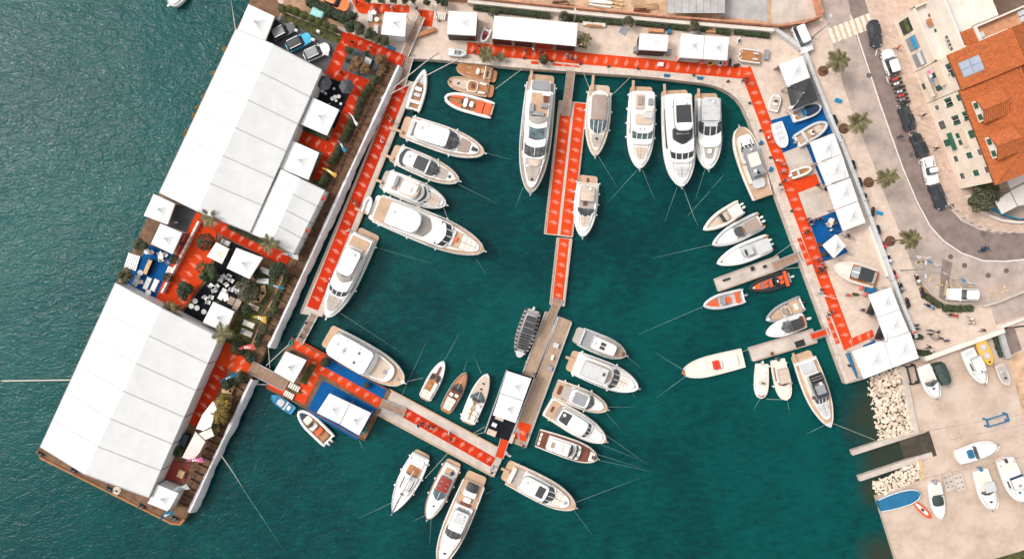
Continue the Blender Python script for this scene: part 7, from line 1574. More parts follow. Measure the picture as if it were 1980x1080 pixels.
# neighbour with the roof window
B = House('orange_roof_house', 'cream house with a roof window and orange tiles beside the cream house', (1768.5, 141), (1792.6, 200), 16, 8.9)
rb = B.tiles('roof', [(-.1, -B.y * .35, 8.9), (B.L + .15, -B.y * .35, 8.9), (B.L + .15, B.y * 7.4, 11.6), (-.1, B.y * 7.4, 11.6)])
B.tiles('roof_back', [(B.L + .15, B.y * 15, 8.9), (-.1, B.y * 15, 8.9), (-.1, B.y * 7.4, 11.6), (B.L + .15, B.y * 7.4, 11.6)])
B.capline((-.1, B.y * 7.4, 11.8), (B.L + .15, B.y * 7.4, 11.8), rb)
MB().tube([(-.1, -B.y * .42, 8.86), (B.L + .15, -B.y * .42, 8.86)], .09, 6).build('gutter', 'rust', B.t)
q = [(1857, 124), (1889, 112), (1898, 132.6), (1864.5, 147)]
lp = [B.local(x, yy, 11.2 + 0) for x, yy in q]
sk = None
ctr = sum(lp, Vector()) / 4
slope = atan2(2.7, 7.75)
for k in range(4):
    sx, sy = (k % 2 - .5), (k // 2 - .5)
    o = MB().box((0, 0, 0), (1.0, 1.25, .12)).build('skylight_pane', 'skylightpane', B.t); o.rotation_euler = (B.y * slope, 0, 0)
    yy = ctr.y + sy * 1.35; o.location = (ctr.x + sx * 1.1, yy, 8.9 + (yy * B.y + .35) * .348 + .24)
o = MB().box((0, 0, 0), (2.35, 2.75, .1)).build('skylight_frame', 'midgrey', B.t); o.rotation_euler = (B.y * slope, 0, 0); o.location = (ctr.x, ctr.y, 8.9 + (ctr.y * B.y + .35) * .348 + .17)
for px, py, w, h, k in ((1838, 134, .9, 1.3, 'open'), (1846, 143, .8, 1.2, 'closed'), (1806, 146, .8, 1.3, 'closed'), (1816, 170, .8, 1.3, 'closed'), (1791, 165, 1.0, 2.0, 'grille')): B.window(px, py, w, h, k)
x0, z0 = B.hit(1804, 160); B.bx('balcony', x0 - 2.2, x0 + 2.0, -1.1, 0, z0 - .3, z0 - .15, 'beige'); B.bx('balcony_front', x0 - 2.2, x0 + 2.0, -1.14, -1.0, z0 - .14, z0 + .75, 'plaster')
x0, z0 = B.hit(1820, 142); B.bx('awning', x0 - 1.8, x0 + 1.8, -1.0, 0, z0 + .2, z0 + .32, 'beige')
for i in range(3): B.bx('laundry', x0 - 1.2 + i * .7, x0 - .7 + i * .7, -.95, -.9, z0 - 1.4, z0 - .7, ['pink', 'white', 'shirtblue'][i])
# terrace house: low shop front with a furnished terrace, tall part behind
C = House('terrace_house', 'white terraced house with an open roof terrace above the shop fronts', (1727, 40), (1768, 140), 3.4, 4.6, 'plaster')
for nm, x0, x1, y0, y1 in (('parapet', 0, C.L, 0, .25), ('parapet', 0, .25, 0, 3.4), ('parapet', C.L - .25, C.L, 0, 3.4)): C.bx(nm, x0 + .002, x1 - .002, y0 + .002, y1, 4.6, 5.5, 'plaster')
C.bx('terrace_floor', .3, C.L - .3, .3, 3.3, 4.6, 4.64, 'tentshade')
for i, (px, py) in enumerate(((1748, 54), (1762, 86), (1772, 118))):
    x0, z0 = C.hit(px, py); b_ = C.bx('shop_opening', x0 - 1.1, x0 + 1.1, -.03, .3, 1.0, 3.6, ['charcoal', 'midgrey', 'midgrey'][i]); C.bx('blind', x0 - 1.0, x0 + 1.0, -.5, -.03, 2.9, 3.05, ['leafbright', 'cyan', 'lightgrey'][i], b_)
C.bx('table', C.L * .28, C.L * .28 + 1.1, 1.2, 2.0, 5.2, 5.28, 'wood'); C.bx('table_leg', C.L * .28 + .45, C.L * .28 + .65, 1.5, 1.7, 4.64, 5.2, 'wood')
for i in range(3): C.bx('terrace_chair', C.L * (.2 + .14 * i), C.L * (.2 + .14 * i) + .5, 2.2, 2.7, 4.64, 5.1, ['mahogany', 'white', 'charcoal'][i])
for i in range(26): C.bx('pergola_slat', C.L * .1 + i * .3, C.L * .1 + i * .3 + .08, 2.4, 3.6, 7.2, 7.28, 'midgrey')
G = House('back_house', 'taller white house with flat pale roof behind the terrace', (1752, 30), (1793, 130), 7, 8.2, 'plasterwhite')
for nm, x0, x1, y0, y1, z1 in (('parapet', 0, G.L, 0, .3, 8.9), ('parapet', 0, .3, .3, 7, 8.9), ('parapet', G.L - .3, G.L, .3, 7, 8.9), ('blue_coping', .3, G.L * .72, .32, .9, 8.5)): G.bx(nm, x0 + .002, x1 - .002, y0, y1, 8.2, z1, 'plasterwhite' if nm == 'parapet' else 'lightgrey')
for i in range(4): G.window(0, 0, .45, .6, 'grille', at=(G.L * (.70 + .07 * i), 6.6))
G.bx('stair_opening', G.L * .78, G.L * .97, 2.2, 4.2, 8.2, 8.24, 'mahogany'); G.bx('stair_table', G.L * .86, G.L * .95, 2.6, 3.6, 8.24, 8.9, 'lightgrey')
G.bx('white_roof', .35, G.L * .7, 2.6, 6.9, 8.2, 8.5, 'plasterwhite')
G.bx('grey_roof', -3.6, .0, 1.5, 6.9, 8.0, 8.3, 'warmgrey')
T = House('tiled_terrace_house', 'house with a terracotta tiled roof terrace at the right edge', (1803, 95), (1817, 128), 15, 8.6, 'plasterwhite')
T.bx('terrace_tiles', .2, T.L - .2, .7, 9.8, 8.6, 8.64, 'terracotta'); T.tiles('roof', [(0, -T.y * 1.4, 8.75), (T.L, -T.y * 1.4, 8.75), (T.L, T.y * .3, 9.1), (0, T.y * .3, 9.1)])
for nm, x0, x1, y0, y1 in (('parapet', 0, .25, .3, 10), ('parapet', T.L - .25, T.L, .3, 10), ('parapet', .25, T.L - .25, .3, .7)): T.bx(nm, x0, x1, y0, y1, 8.6, 9.5, 'plasterwhite')
T.bx('roof_lounger', .4, 1.2, 7.4, 9.4, 8.64, 9.0, 'lightgrey'); T.bx('roof_lounger', 1.35, 2.1, 7.4, 9.4, 8.64, 9.0, 'lightgrey')
U = House('old_roof_house', 'house with orange and weathered tile roof at the top right corner', (1792, -40), (1824, 40), 22, 8.0, 'plaster')
U.tiles('roof', [(0, U.y * 6.5, 9.0), (U.L - .5, U.y * 6.5, 9.0), (U.L - .5, U.y * 11.5, 11.0), (0, U.y * 11.5, 11.0)]); U.tiles('roof', [(U.L - .3, U.y * 11.6, 10.0), (U.L - .3, U.y * 24, 10.0), (0, U.y * 24, 11.5), (0, U.y * 11.6, 11.5)], 'rooftileold')
U.bx('roof_well', 2, U.L - 1, 9.5, 11.2, 9.5, 11.2, 'charcoal'); U.bx('chimney', U.L - 2.6, U.L - 2.1, 10.6, 11.1, 10, 12.0, 'plasterwhite')
V = House('corner_house', 'cream wall and small red roof at the far right edge', (1868, 128), (1884, 170), 10, 8.6, 'plaster')
V.tiles('roof', [(V.L * .55, 0, 8.7), (V.L * 1.6, 0, 8.7), (V.L * 1.6, V.y * 6, 10), (V.L * .55, V.y * 6, 10)])
V.window(0, 0, .9, 1.3, 'open', at=(V.L * .3, 7.2))
# awnings of the courtyard cafe
for i, (pts, lab) in enumerate((([(1923.5, 390), (1952, 370.5), (1966.5, 399), (1936.7, 414)], 'large cream awning panel of the courtyard, lower left'), ([(1953.5, 369), (1990, 350), (1990, 394), (1968, 398)], 'cream awning panel of the courtyard, right edge'), ([(1946, 348), (1990, 332), (1990, 346), (1953, 365)], 'grey-beige awning panel close to the house wall'))):
    z = 4.4; c = P(sum(p[0] for p in pts) / 4, sum(p[1] for p in pts) / 4, z); t = thing('awning', lab, 'awning', Vector((c.x, c.y, Q)))
    v = [p - c for p in PL(pts, z)]; MB().prism(v, 0, .06).build('canopy', 'tentshade', t).location = (0, 0, z - Q)
    for p in v: MB().tube([(p.x * .95, p.y * .95, 0), (p.x * .95, p.y * .95, z - Q)], .05, 5).build('post', 'midgrey', t)
sheet('court_deck', [(1936, 414), (1967, 399), (1990, 398), (1990, 425), (1958, 426)], Q + .18, 'teakgrey')
wall('garden_wall', 'low curved garden wall with planters below the courtyard', [(1868, 378), (1885, 398), (1905, 415), (1930, 426), (1960, 430), (1990, 430)], .35, Q + .13, .7, 'plasterwhite', seg=2.0)
wall('garden_rail', 'thin blue rail round the courtyard cafe', [(1912, 402), (1936, 417), (1960, 424), (1990, 425)], .08, Q + .13, 1.2, 'cyan', 'railing', part='rail_panel', seg=2.0)

# ================================================================ QUAY BARRIER, SITE, STREET FURNITURE
wall('quay_barrier', 'long pale grey jointed barrier dividing the show from the promenade', [(1491, 57), (1552, 102), (1569, 150), (1598, 222), (1627, 290), (1661, 378), (1706, 498), (1738, 586), (1766, 652)], .55, Q, 1.05, 'lightgrey', 'barrier', seg=3.3, gap=.05, part='barrier_segment')
wall('service_bench', 'low white strip wall inside the barrier below the east tents', [(1679, 436), (1714, 534)], .75, Q, .5, 'plasterwhite', seg=4)
wall('site_wall', 'white kerb wall between the hedge and the building site', [(905, 8), (1120, 30), (1300, 47), (1492, 63)], .55, Q, 1.2, 'plasterwhite', seg=4)
def netting(label, pts):
    wall('site_fence', label, pts, .25, Q, 1.9, 'netorange', 'fence', seg=3, part='fence_panel', gap=.04)
plain('netorange', (0.54, 0.24, 0.14), 0.8, 0.25, 1.0)
netting('orange mesh fence along the foot of the building site', [(836, -4), (1120, 24), (1300, 41), (1500, 57), (1545, 52), (1580, 38)])
netting('orange mesh fence closing the building site on the road side', [(1582, 34), (1562, -30)])
shed = thing('site_shed', 'row of pale corrugated roof sheets on the building site', 'shed', P(1342, 6, Q))
for i in range(8):
    o = MB().box((0, 0, 2.3), (1.06, 5.6, .08)).box((.5, 0, 2.36), (.08, 5.6, .08)).build('roof_sheet', 'concretegrey', shed); o.location = (-4.2 + i * 1.12, .3, 0)
for sx in (-1, 1):
    for sy in (-1, 1): MB().tube([(sx * 4.4, sy * 2.6, 0), (sx * 4.4, sy * 2.6, 2.3)], .08, 6).build('post', 'midgrey', shed)
rs_ = random.Random(3)
JUNK = [('timber_stack', 'stack of orange shuttering boards on the building site', 1176, 8, (4.6, 2.6, .5), 'pine', 6), ('pipe_stack', 'white pipes stacked at the top of the building site', 1160, 2, (3.4, 1.6, .6), 'white', 5), ('rebar_pile', 'dark heap of reinforcing steel on the building site', 1083, 9, (2.4, .8, .5), 'rust', 5), ('rebar_pile', 'dark brown heap beside the site fence', 1238, 24, (2.2, .7, .5), 'mahogany', 4), ('timber_stack', 'pale ladder-like timber frame on the building site', 1250, 14, (3.6, .9, .3), 'pine', 9), ('timber_stack', 'thin dark timbers lying above the site fence', 1120, 18, (3.0, .5, .3), 'mahogany', 3)]
for nm, lab, x, yv, d, mt, n in JUNK:
    p = P(x, yv, Q); t = thing(nm, lab, 'material stack', p, rs_.uniform(-.3, .1))
    for i in range(n):
        yy = (i / max(1, n - 1) - .5) * d[1]
        if nm in ('pipe_stack', 'rebar_pile'): MB().tube([(-d[0] / 2, yy, .2), (d[0] / 2 + rs_.uniform(-.4, .4), yy + rs_.uniform(-.3, .3), .2 + rs_.uniform(0, .3))], .16 if nm == 'pipe_stack' else .1, 7).build('pipe' if nm == 'pipe_stack' else 'bar', mt, t)
        else: MB().box((rs_.uniform(-.1, .1), yy, .12 + .08 * (i % 2)), (d[0], d[1] / n * .8, .14), rs_.uniform(-.03, .03)).build('board', mt, t)
# lamps
def lamp(label, top, h, z=Q, arms=1):
    p = P(*top, z + h); t = thing('street_lamp', label, 'street lamp', Vector((p.x, p.y, z)))
    MB().tube([(0, 0, 0), (0, 0, h)], [.1, .06], 8).build('pole', 'alu', t); MB().lathe([(.2, 0), (.18, .3), (.1, .35)], (0, 0, 0), 10).build('base', 'midgrey', t)
    for k in range(arms):
        s = 1 if k == 0 else -1
        MB().tube([(0, 0, h - .1), (0, .5 * s, h + .1), (0, .9 * s, h + .05)], .04, 5).build('arm', 'alu', t); MB().box((0, 1.0 * s, h), (.25, .6, .12)).build('lamp_head', 'lightgrey', t)
lamp('tall street lamp beside the crossing', (1606, 44), 6.5); lamp('double street lamp at the concrete apron', (1790, 521), 6.5, arms=2); lamp('street lamp between the third and lowest palms behind tents', (1634, 346), 7.0); lamp('street lamp behind the second white tent of the east row', (1608, 304), 6.0); lamp('lamp post at the head of the terrace steps', (842, 20), 4.5); lamp('lamp post above the ribbed tent', (1112, 33), 4.0); lamp('lamp post on the plaza above the corner tents', (1716, 660), 5.0)
# bollards along the quay carpets
bz = sorted([(1013, 113), (1067, 119), (1122, 124), (1176, 129), (1233, 133), (1341, 146), (1407, 158)])
for i, (x, y_) in enumerate(bz):
    MB().lathe([(.22, 0), (.2, .1), (.11, .14), (.11, .34), (.2, .4), (.18, .48), (.05, .5)], P(x, y_, Q), 10).build('bollard', 'charcoal', None, True, label='black mooring bollard on the north quay, %s from the left' % ordn(i), cat='bollard', group='mooring bollards')
for i, (x, y_) in enumerate([(1449, 200), (1470, 253), (1489, 305), (1508, 357), (1530, 408), (1588, 560), (1641, 706)]):
    MB().lathe([(.22, 0), (.2, .1), (.11, .14), (.11, .34), (.2, .4), (.18, .48), (.05, .5)], P(x, y_, Q), 10).build('bollard', 'charcoal', None, True, label='black mooring bollard on the east quay, %s from the top' % ordn(i), cat='bollard', group='mooring bollards')
kb_ = [(1838, 395), (1848, 408), (1861, 421), (1876, 431), (1891, 438), (1908, 445), (1925, 449), (1940, 450), (1957, 450)]
for i, (x, y_) in enumerate(kb_):
    MB().lathe([(.08, 0), (.08, .8), (.1, .85), (.03, .92)], P(x, y_, Q + .13), 8).build('kerb_post', 'midgrey', None, True, label='thin kerb post round the bend, %s from the left' % ordn(i), cat='post', group='kerb posts round the bend')
for i, (x, y_) in enumerate([(1840, 399), (1901, 451), (1680, 146), (1762, 300), (1911, 532), (1865, 513), (1946, 523), (1838, 496)]):
    MB().lathe([(.42, 0), (.42, .012), (.3, .014)], P(x, y_, Q + (.135 if i == 0 else .02)), 16).build('manhole_cover', 'iron', None, label=['round manhole cover on the pavement at the bend', 'round manhole cover at the inner bend of the road', 'manhole cover on the light shoulder near the topmost palm', 'manhole cover on the asphalt beside the black cars', 'manhole cover in the middle of the apron', 'manhole cover on the apron below the road line', 'manhole cover at the right of the apron', 'manhole cover at the outer road bend'][i], cat='manhole')
for i, (x, y_, w, h_, mt, lab) in enumerate(((1289, 147, 11, 6, 'blue', 'blue boarding mat on the north quay edge, left one'), (1353, 152, 11, 6, 'blue', 'blue boarding mat on the north quay edge, right one'), (1471, 277, 7, 9, 'blue', 'blue boarding steps beside the day cruiser, upper one'), (1490, 328, 7, 10, 'blue', 'blue boarding steps beside the day cruiser, lower one'), (1700, 412, 11, 7, 'cyan', 'blue ground cover on the promenade by a motorbike'), (1620, 195, 12, 8, 'cyan', 'blue litter bin below the topmost palm'))):
    p = P(x, y_, Q); t = thing('boarding_step' if 'board' in lab else 'utility_box', lab, 'step' if 'board' in lab else 'box', p, -.05 if y_ < 160 else -.35)
    MB().box((0, 0, .1), (w / 12, h_ / 12, .2)).build('lower_step', mt, t); MB().box((0, .1, .28), (w / 12, h_ / 24, .16)).build('upper_step', mt, t)
bt = thing('blue_tarp_roll', 'long blue rolled tarpaulin beside the left corner tent', 'tarpaulin', P(1637, 682, Q)); MB().tube([(0, 0, .25), P(1656, 729, Q) - P(1637, 682, Q) + Vector((0, 0, .25))], [.34, .18], 8).build('roll', 'blue', bt, True)
beam('ramp_wall', (1938, 646), (1952, 692), .8, 0, 1.9, 'concretegrey', label='grey concrete ramp wall at the right of the yard', cat='wall')
hedge('dark heap of nets beside the grey ramp wall', (1926, 650), (1940, 690), .9, .5, YZ, 'tarpgreen', .2, 60)
# white slatted pads, planters, deck boxes
def slatpad(label, x, y_, w, d, rz, z, n=5, mat='cream', name='slatted_bench', cat='bench'):
    t = thing(name, label, cat, P(x, y_, z), rz)
    for i in range(n): MB().box((-w / 2 + w * (i + .5) / n, 0, .36), (w / n * .72, d, .08)).build('slat', mat, t)
    for s in (-1, 1): MB().box((0, s * d * .35, .16), (w, .1, .3)).build('bearer', 'pine', t)
slatpad('white slatted bench on the pontoon, upper of two', 570, 747, 1.9, .9, -.5, PLZ, 5)
slatpad('white slatted bench on the pontoon, lower of two', 560, 762, 1.7, .9, -.5, PLZ, 5)
slatpad('white slatted steps beside the long gangway head', 851, 32, 1.9, 1.2, -.2, Q, 6)
slatpad('striped slatted bench between the blue and red barge floors', 331, 523, 1.1, 1.2, -.42, BZ, 5)
slatpad('striped white day bed on the left barge edge', 258, 506, 2.0, 2.4, -.3, BZ, 6, 'white', 'day_bed', 'day bed')
bench = thing('white_bench', 'white stone bench with brown seat on the north quay', 'bench', P(1148, 51, Q), -.07)
MB().box((0, .3, .25), (3.6, .8, .5)).build('seat_block', 'plasterwhite', bench); MB().box((0, -.1, .53), (2.5, .35, .06)).build('seat_board', 'wood', bench)
# L-shaped and straight timber benches on the barge
def timber(label, pts, w=.6, z=BZ, mat='pine'):
    c = P(*pts[0], z); t = thing('timber_bench', label, 'bench', c)
    for a, b in zip(pts[:-1], pts[1:]):
        q, ln, h = frame(a, b, z + .45); o = MB().box((ln / 2, 0, .42), (ln + w * .4, w, .1)).box((ln / 2, 0, .2), (ln, w * .6, .36)).build('bench_board', mat, t); o.location = Vector((q.x, q.y, z)) - c; o.rotation_euler = (0, 0, h)
timber('long timber bench along the upper lawn edge', [(549, 538), (535, 570)]); timber('short timber bench at the middle lawn edge', [(529, 582), (522, 594)]); timber('timber bench beside the pink flag', [(501, 640), (488, 668)]); timber('angled timber bench round the dark shrub below the gangway', [(462, 716), (446, 757), (430, 755)]); timber('octagonal timber bench ring round the big olive tree', [(508, 553), (510, 567), (500, 580), (488, 580), (478, 574)], .75)
# crates, planters, sofas, chairs
def boxy(name, label, x, y_, d, z, mat, rz=-.43, cat=None, legs=False, back=False, top=None, group=None):
    t = thing(name, label, cat or name.replace('_', ' ').split()[-1], P(x, y_, z), rz, group)
    if legs:
        MB().box((0, 0, d[2]), (d[0], d[1], .07)).build('top' if not back else 'seat', mat, t)
        for sx in (-1, 1):
            for sy in (-1, 1): MB().box((sx * (d[0] / 2 - .05), sy * (d[1] / 2 - .05), d[2] / 2), (.06, .06, d[2])).build('leg', mat, t)
        if back: MB().box((-d[0] / 2 + .04, 0, d[2] + .24), (.07, d[1], .42)).build('backrest', mat, t)
    else:
        MB().box((0, 0, d[2] / 2), d).build('body', mat, t)
        MB().box((0, 0, d[2] + .03), (d[0] * .9, d[1] * .9, .07)).build('cushion', top or mat, t)
        if back: MB().box((-d[0] / 2 + .1, 0, d[2] + .25), (.2, d[1], .5)).build('backrest', mat, t)
    return t
def rtable(label, x, y_, r, z, mat='white', group=None):
    t = thing('round_table', label, 'table', P(x, y_, z), 0, group)
    MB().lathe([(r, .70), (r, .75)], (0, 0, 0), 14).build('top', mat, t); MB().lathe([(.05, .03), (.05, .7)], (0, 0, 0), 8).build('stem', 'steel', t); MB().lathe([(.28, 0), (.28, .03)], (0, 0, 0), 12).build('foot', 'steel', t)
c2 = lambda x, y_: (220 + x / 4.154, 360 + y_ / 4.154)
lounge_ch = [c2(*q) for q in ((870, 755), (890, 722), (930, 737), (957, 757), (915, 790), (937, 722), (790, 795), (840, 800), (818, 837), (745, 893), (795, 890), (770, 930), (955, 830), (990, 815), (1005, 840))]
for i, (x, y_) in enumerate(sorted(lounge_ch, key=lambda q: q[0])):
    boxy('lounge_chair', 'white square chair on the black lounge carpet, %s from the left' % ordn(i), x, y_, (.62, .62, .42), BZ + .03, 'white', rt.uniform(-1, 1), 'chair', True, True, group='white chairs on the black lounge')
for i, (x, y_) in enumerate(sorted([c2(*q) for q in ((670, 920), (640, 960), (685, 975), (740, 1005))])):
    rtable('round white table near the lower marquee, %s from the left' % ordn(i), x, y_, .42, BZ + .03, group='round white lounge tables')
boxy('sofa', 'white oval sofa in the middle of the black lounge', *c2(880, 865), (.8, 1.9, .42), BZ + .03, 'white', -.5, 'sofa'); boxy('sofa', 'heap of white cushions beside the oval sofa', *c2(908, 890), (.9, 1.2, .4), BZ + .03, 'cream', .3, 'cushions', top='white')
boxy('sofa', 'white sofa by the flat cream canopy', *c2(910, 455), (1.2, .8, .42), BZ + .03, 'white', -.45, 'sofa', back=True); boxy('planter_box', 'brown planter at the right of the lounge', *c2(955, 920), (1.0, 1.2, .5), BZ, 'beige', -.5, 'planter', top='taupe'); boxy('planter_box', 'long brown planter right of the lounge', *c2(1000, 950), (1.0, 2.0, .5), BZ, 'rust', -.5, 'planter', top='teakgrey')
boxy('sun_bed', 'white sun bed on the blue barge carpet, left one', *c2(275, 780), (.8, 2.0, .3), BZ + .03, 'white', -.42, 'sun bed'); boxy('sun_bed', 'white sun bed on the blue barge carpet, right one', *c2(335, 795), (.8, 2.0, .3), BZ + .03, 'white', -.42, 'sun bed')
for i, (x, y_) in enumerate([c2(202, 757), c2(395, 565), c2(295, 853), c2(232, 695), c2(285, 525)]): rtable(['round white table beside the lower olive tree', 'round white table between beige chairs on the blue carpet', 'round white table at the corner of the blue carpet', 'small round table beside the striped day bed', 'round white table near the upper olive tree'][i], x, y_, .45, BZ + .03)
for i, (x, y_) in enumerate(sorted([c2(208, 728), c2(232, 768), c2(188, 783), c2(385, 540), c2(427, 552), c2(395, 590), c2(315, 530)])):
    boxy('lounge_chair', 'beige chair on the blue barge carpet, %s from the left' % ordn(i), x, y_, (.6, .6, .42), BZ + .03, 'cream', rt.uniform(-1, 1), 'chair', True, True, group='beige chairs on the blue carpet')
boxy('bar_counter', 'black bar counter on the blue barge carpet', *c2(298, 648), (.7, 2.6, 1.0), BZ + .02, 'black', -.4, 'counter', top='pine'); boxy('sofa', 'pink sofa with dark red cushions, upper one', *c2(545, 425), (.8, 1.6, .4), BZ, 'cream', -.42, 'sofa', top='darkred'); boxy('sofa', 'pink sofa with dark red cushions, lower one', *c2(508, 500), (.8, 1.6, .4), BZ, 'cream', -.42, 'sofa', top='darkred')
for i, (x, y_, lab) in enumerate(((515, 524, 'white sun lounger at the top of the lawn'), (509, 543, 'white sun lounger with side table on the lawn'), (482, 626, 'cream sun lounger on the lawn, upper of the pair'), (478, 643, 'cream sun lounger on the lawn, lower of the pair'))): boxy('sun_lounger', lab, x, y_, (1.9, .85, .3), BZ + .03, 'white' if i < 2 else 'cream', -.4 if i != 1 else -.05, 'sun lounger')
boxy('deck_table', 'grey-brown low table at the foot of the octagonal bench', 492, 593, (1.8, .8, .4), BZ, 'teakgrey', -.43, 'table')
for i, (x, y_) in enumerate(sorted([(626, 178), (632, 183), (648, 174), (650, 190), (645, 193), (657, 189), (652, 197), (661, 203), (616, 188), (671, 176)])): rtable('small pale table on the black parasol terrace, %s from the left' % ordn(i), x, y_, .32 if i % 2 else .22, BZ + .03, 'lightgrey', 'small tables on the black terrace')
# parasols
for x, y_, lab in ((626.5, 160, 'black hexagonal parasol touching the marquee'), (670, 167, 'black hexagonal parasol beside the red carpet')):
    t = thing('parasol', lab, 'parasol', P(x, y_, BZ + 2.4) - Vector((0, 0, 2.4)))
    for k in range(6):
        a0, a1 = k * pi / 3, (k + 1) * pi / 3; mk('canopy_panel', [(0, 0, 2.75), (1.25 * cos(a0), 1.25 * sin(a0), 2.3), (1.25 * cos(a1), 1.25 * sin(a1), 2.3)], [(0, 1, 2)], 'charcoal', t)
    MB().tube([(0, 0, 0), (0, 0, 2.75)], .03, 6).build('pole', 'alu', t); MB().lathe([(.35, 0), (.35, .08), (.06, .1)], (0, 0, 0), 12).build('base', 'midgrey', t)
# flags: cloth flying from a pole
def flag(label, pole, tip, w, mat, z, h=3.0, mark=None):
    a, b = P(*pole, z + h), P(*tip, z + h * .82); t = thing('flag', label, 'flag', Vector((a.x, a.y, z)))
    d = b - a; ln = Vector((d.x, d.y)).length; u = Vector((d.x, d.y, 0)).normalized(); nrm = Vector((-u.y, u.x, 0)); v = []; f = []; n = 8
    for i in range(n + 1):
        s = i / n; ww = w * (1 - s * .8) * .75
        for j, q in enumerate((-.5, 0, .5)):
            v.append(u * ln * s + nrm * (ww * q + .08 * sin(s * 7)) + Vector((0, 0, h - (.9 * (q + .5) * (1 - s * .5)) - .15 * s + .12 * sin(s * 9 + q))))
        if i: f += [((i - 1) * 3 + j, i * 3 + j, i * 3 + j + 1, (i - 1) * 3 + j + 1) for j in (0, 1)]
    c = mk('cloth', v, f, mat, t, None, True)
    MB().tube([(0, 0, 0), (0, 0, h + .1)], .03, 5).build('pole', 'alu', t)
    if mark:
        m_ = MB()
        for s0 in (.25, .4, .55): m_.add([u * ln * s0 - nrm * w * .15 + Vector((0, 0, h - .28)), u * ln * (s0 + .1) - nrm * w * .15 + Vector((0, 0, h - .28)), u * ln * (s0 + .06) + nrm * w * .12 + Vector((0, 0, h - .36)), u * ln * (s0 - .02) + nrm * w * .12 + Vector((0, 0, h - .36))], [(0, 1, 2, 3)])
        m_.build('printed_mark', mark, c)
for lab, pole, tip, w, mt, z, mk2 in (
    ('narrow white flag over the potted tree row', (690, 240), (675, 218), .7, 'white', BZ, None), ('blue flag over the potted tree row', (667, 291), (653, 271), .8, 'cyan', BZ, 'white'), ('yellow flag over the potted tree row', (649, 338), (624, 325), .9, 'yellow', BZ, 'white'), ('red flag beside the medium marquee, upper one', (628, 383), (602, 378), .9, 'coral', BZ, 'white'), ('orange-red flag beside the medium marquee, lower one', (597, 447), (573, 434), .9, 'orange', BZ, 'white'), ('white and blue flag at the end of the upper carpet', (575, 497), (546, 490), 1.1, 'white', BZ, 'blue'), ('light blue flag over the lawn', (547, 557), (519, 550), .7, 'cyan', BZ, 'white'), ('yellow square flag over the lower lawn', (513, 618), (490, 612), 1.6, 'yellow', BZ, 'white'), ('coral pink flag at the lawn foot', (490, 669), (463, 674), 1.5, 'coral', BZ, 'white'), ('pale blue flag over the lower carpet', (456, 722), (426, 738), .8, 'cyan', BZ, 'white'), ('bright yellow flag between the golden bushes', (438, 779), (412, 775), 1.2, 'yellow', BZ, 'white'), ('pink flag by the grey awning', (390, 889), (361, 890), 1.4, 'pink', BZ, 'white'), ('white lettered flag at the bottom tent', (361, 941), (336, 946), 1.4, 'white', BZ, 'blue'), ('bright blue flag at the bottom corner of the barge', (329, 990), (312, 1002), 1.4, 'cyan', BZ, 'white'),
    ('white feather flag beside the black tent, upper one', (1524, 166), (1541, 170), .6, 'white', Q, 'blue'), ('white feather flag beside the black tent, lower one', (1530, 209), (1542, 194), .6, 'white', Q, 'blue'), ('white feather flag near the finger pier pole', (1594, 571), (1618, 577), .45, 'white', Q, None), ('light blue feather flag at the apron, upper left one', (1797, 504), (1823, 519), .8, 'cyan', Q, 'white'), ('white feather flag at the apron, upper one', (1776, 497), (1800, 497), .5, 'white', Q, None), ('white feather flag at the apron, lower one', (1827, 527), (1850, 539), .6, 'white', Q, None), ('light blue feather flag at the apron, lower right one', (1863, 541), (1886, 552), .8, 'cyan', Q, 'white'), ('red feather flag at the left end of the ribbed tent', (953, 71), (966, 77), .6, 'red', Q, 'white'), ('red feather flag at the right end of the ribbed tent', (1115, 84), (1131, 88), .6, 'red', Q, 'white'), ('white flag on the plank pier tent edge', (1028, 690), (1015, 700), .5, 'white', D, None), ('white flag at the red pier foot carpet', (1000, 829), (1006, 853), .6, 'white', D, None), ('white flag at the concrete pontoon end', (976, 876), (988, 881), .6, 'white', D, None), ('red-white-blue flag on the plaza hedge', (1774, 643), (1758, 640), .7, 'red', Q, 'white')):
    flag(lab, pole, tip, w, mt, z, 3.0, mk2)
# white lattice divider on the wide carpet
dv = wall('lattice_divider', 'long white lattice divider across the wide red barge carpet', [(317, 566), (389, 428)], .3, BZ + .03, .9, 'white', 'divider', seg=1.0, gap=.12, part='lattice_panel')
# grey and white awnings on the lower barge
def cloth(label, pts, zs, mat, name='awning', base=BZ):
    c = P(*pts[0], base); t = thing(name, label, 'awning', c); v = [P(x, y_, z_) - c for (x, y_), z_ in zip(pts, zs)]
    mk('canopy', v, [tuple(range(len(v)))], mat, t)
    for p in v: MB().tube([(p.x, p.y, 0), (p.x, p.y, p.z)], .05, 5).build('post', 'alu', t)
cloth('pale curved awning beside the golden bushes', [(411, 776), (421, 783), (408, 824), (393, 832), (379, 828), (392, 800)], [4.2] * 6, 'white')
cloth('grey trapezoid awning near the bottom of the barge', [(378, 834), (397, 853), (386, 874), (372, 890), (352, 884)], [4.0, 4.0, 3.9, 3.8, 3.8], 'tentshade')
cloth('cream cloth awning below the golden bushes', [(384, 838), (408, 826), (414, 842), (396, 850)], [3.8] * 4, 'cream')
boxy('sun_bed', 'yellow lounge bed beside the golden bushes', 426, 783, (1.2, 1.6, .4), BZ + 1.2, 'yellow', -.4, 'sun bed')
rug('brown rust floor patch on the lower barge', [(330, 890), (368, 896), (356, 932), (318, 925)], BZ + .01, 'darkred', 'deck_mat', 'deck mat')
boxy('crate', 'wooden crate on the brown floor patch', 353, 914, (1.0, 1.2, .6), BZ + .03, 'pine', -.4, 'crate'); boxy('stage_box', 'dark framed box beside the lower marquee', 361, 848, (.9, 2.0, .9), BZ + .03, 'black', -.42, 'box', top='navy')
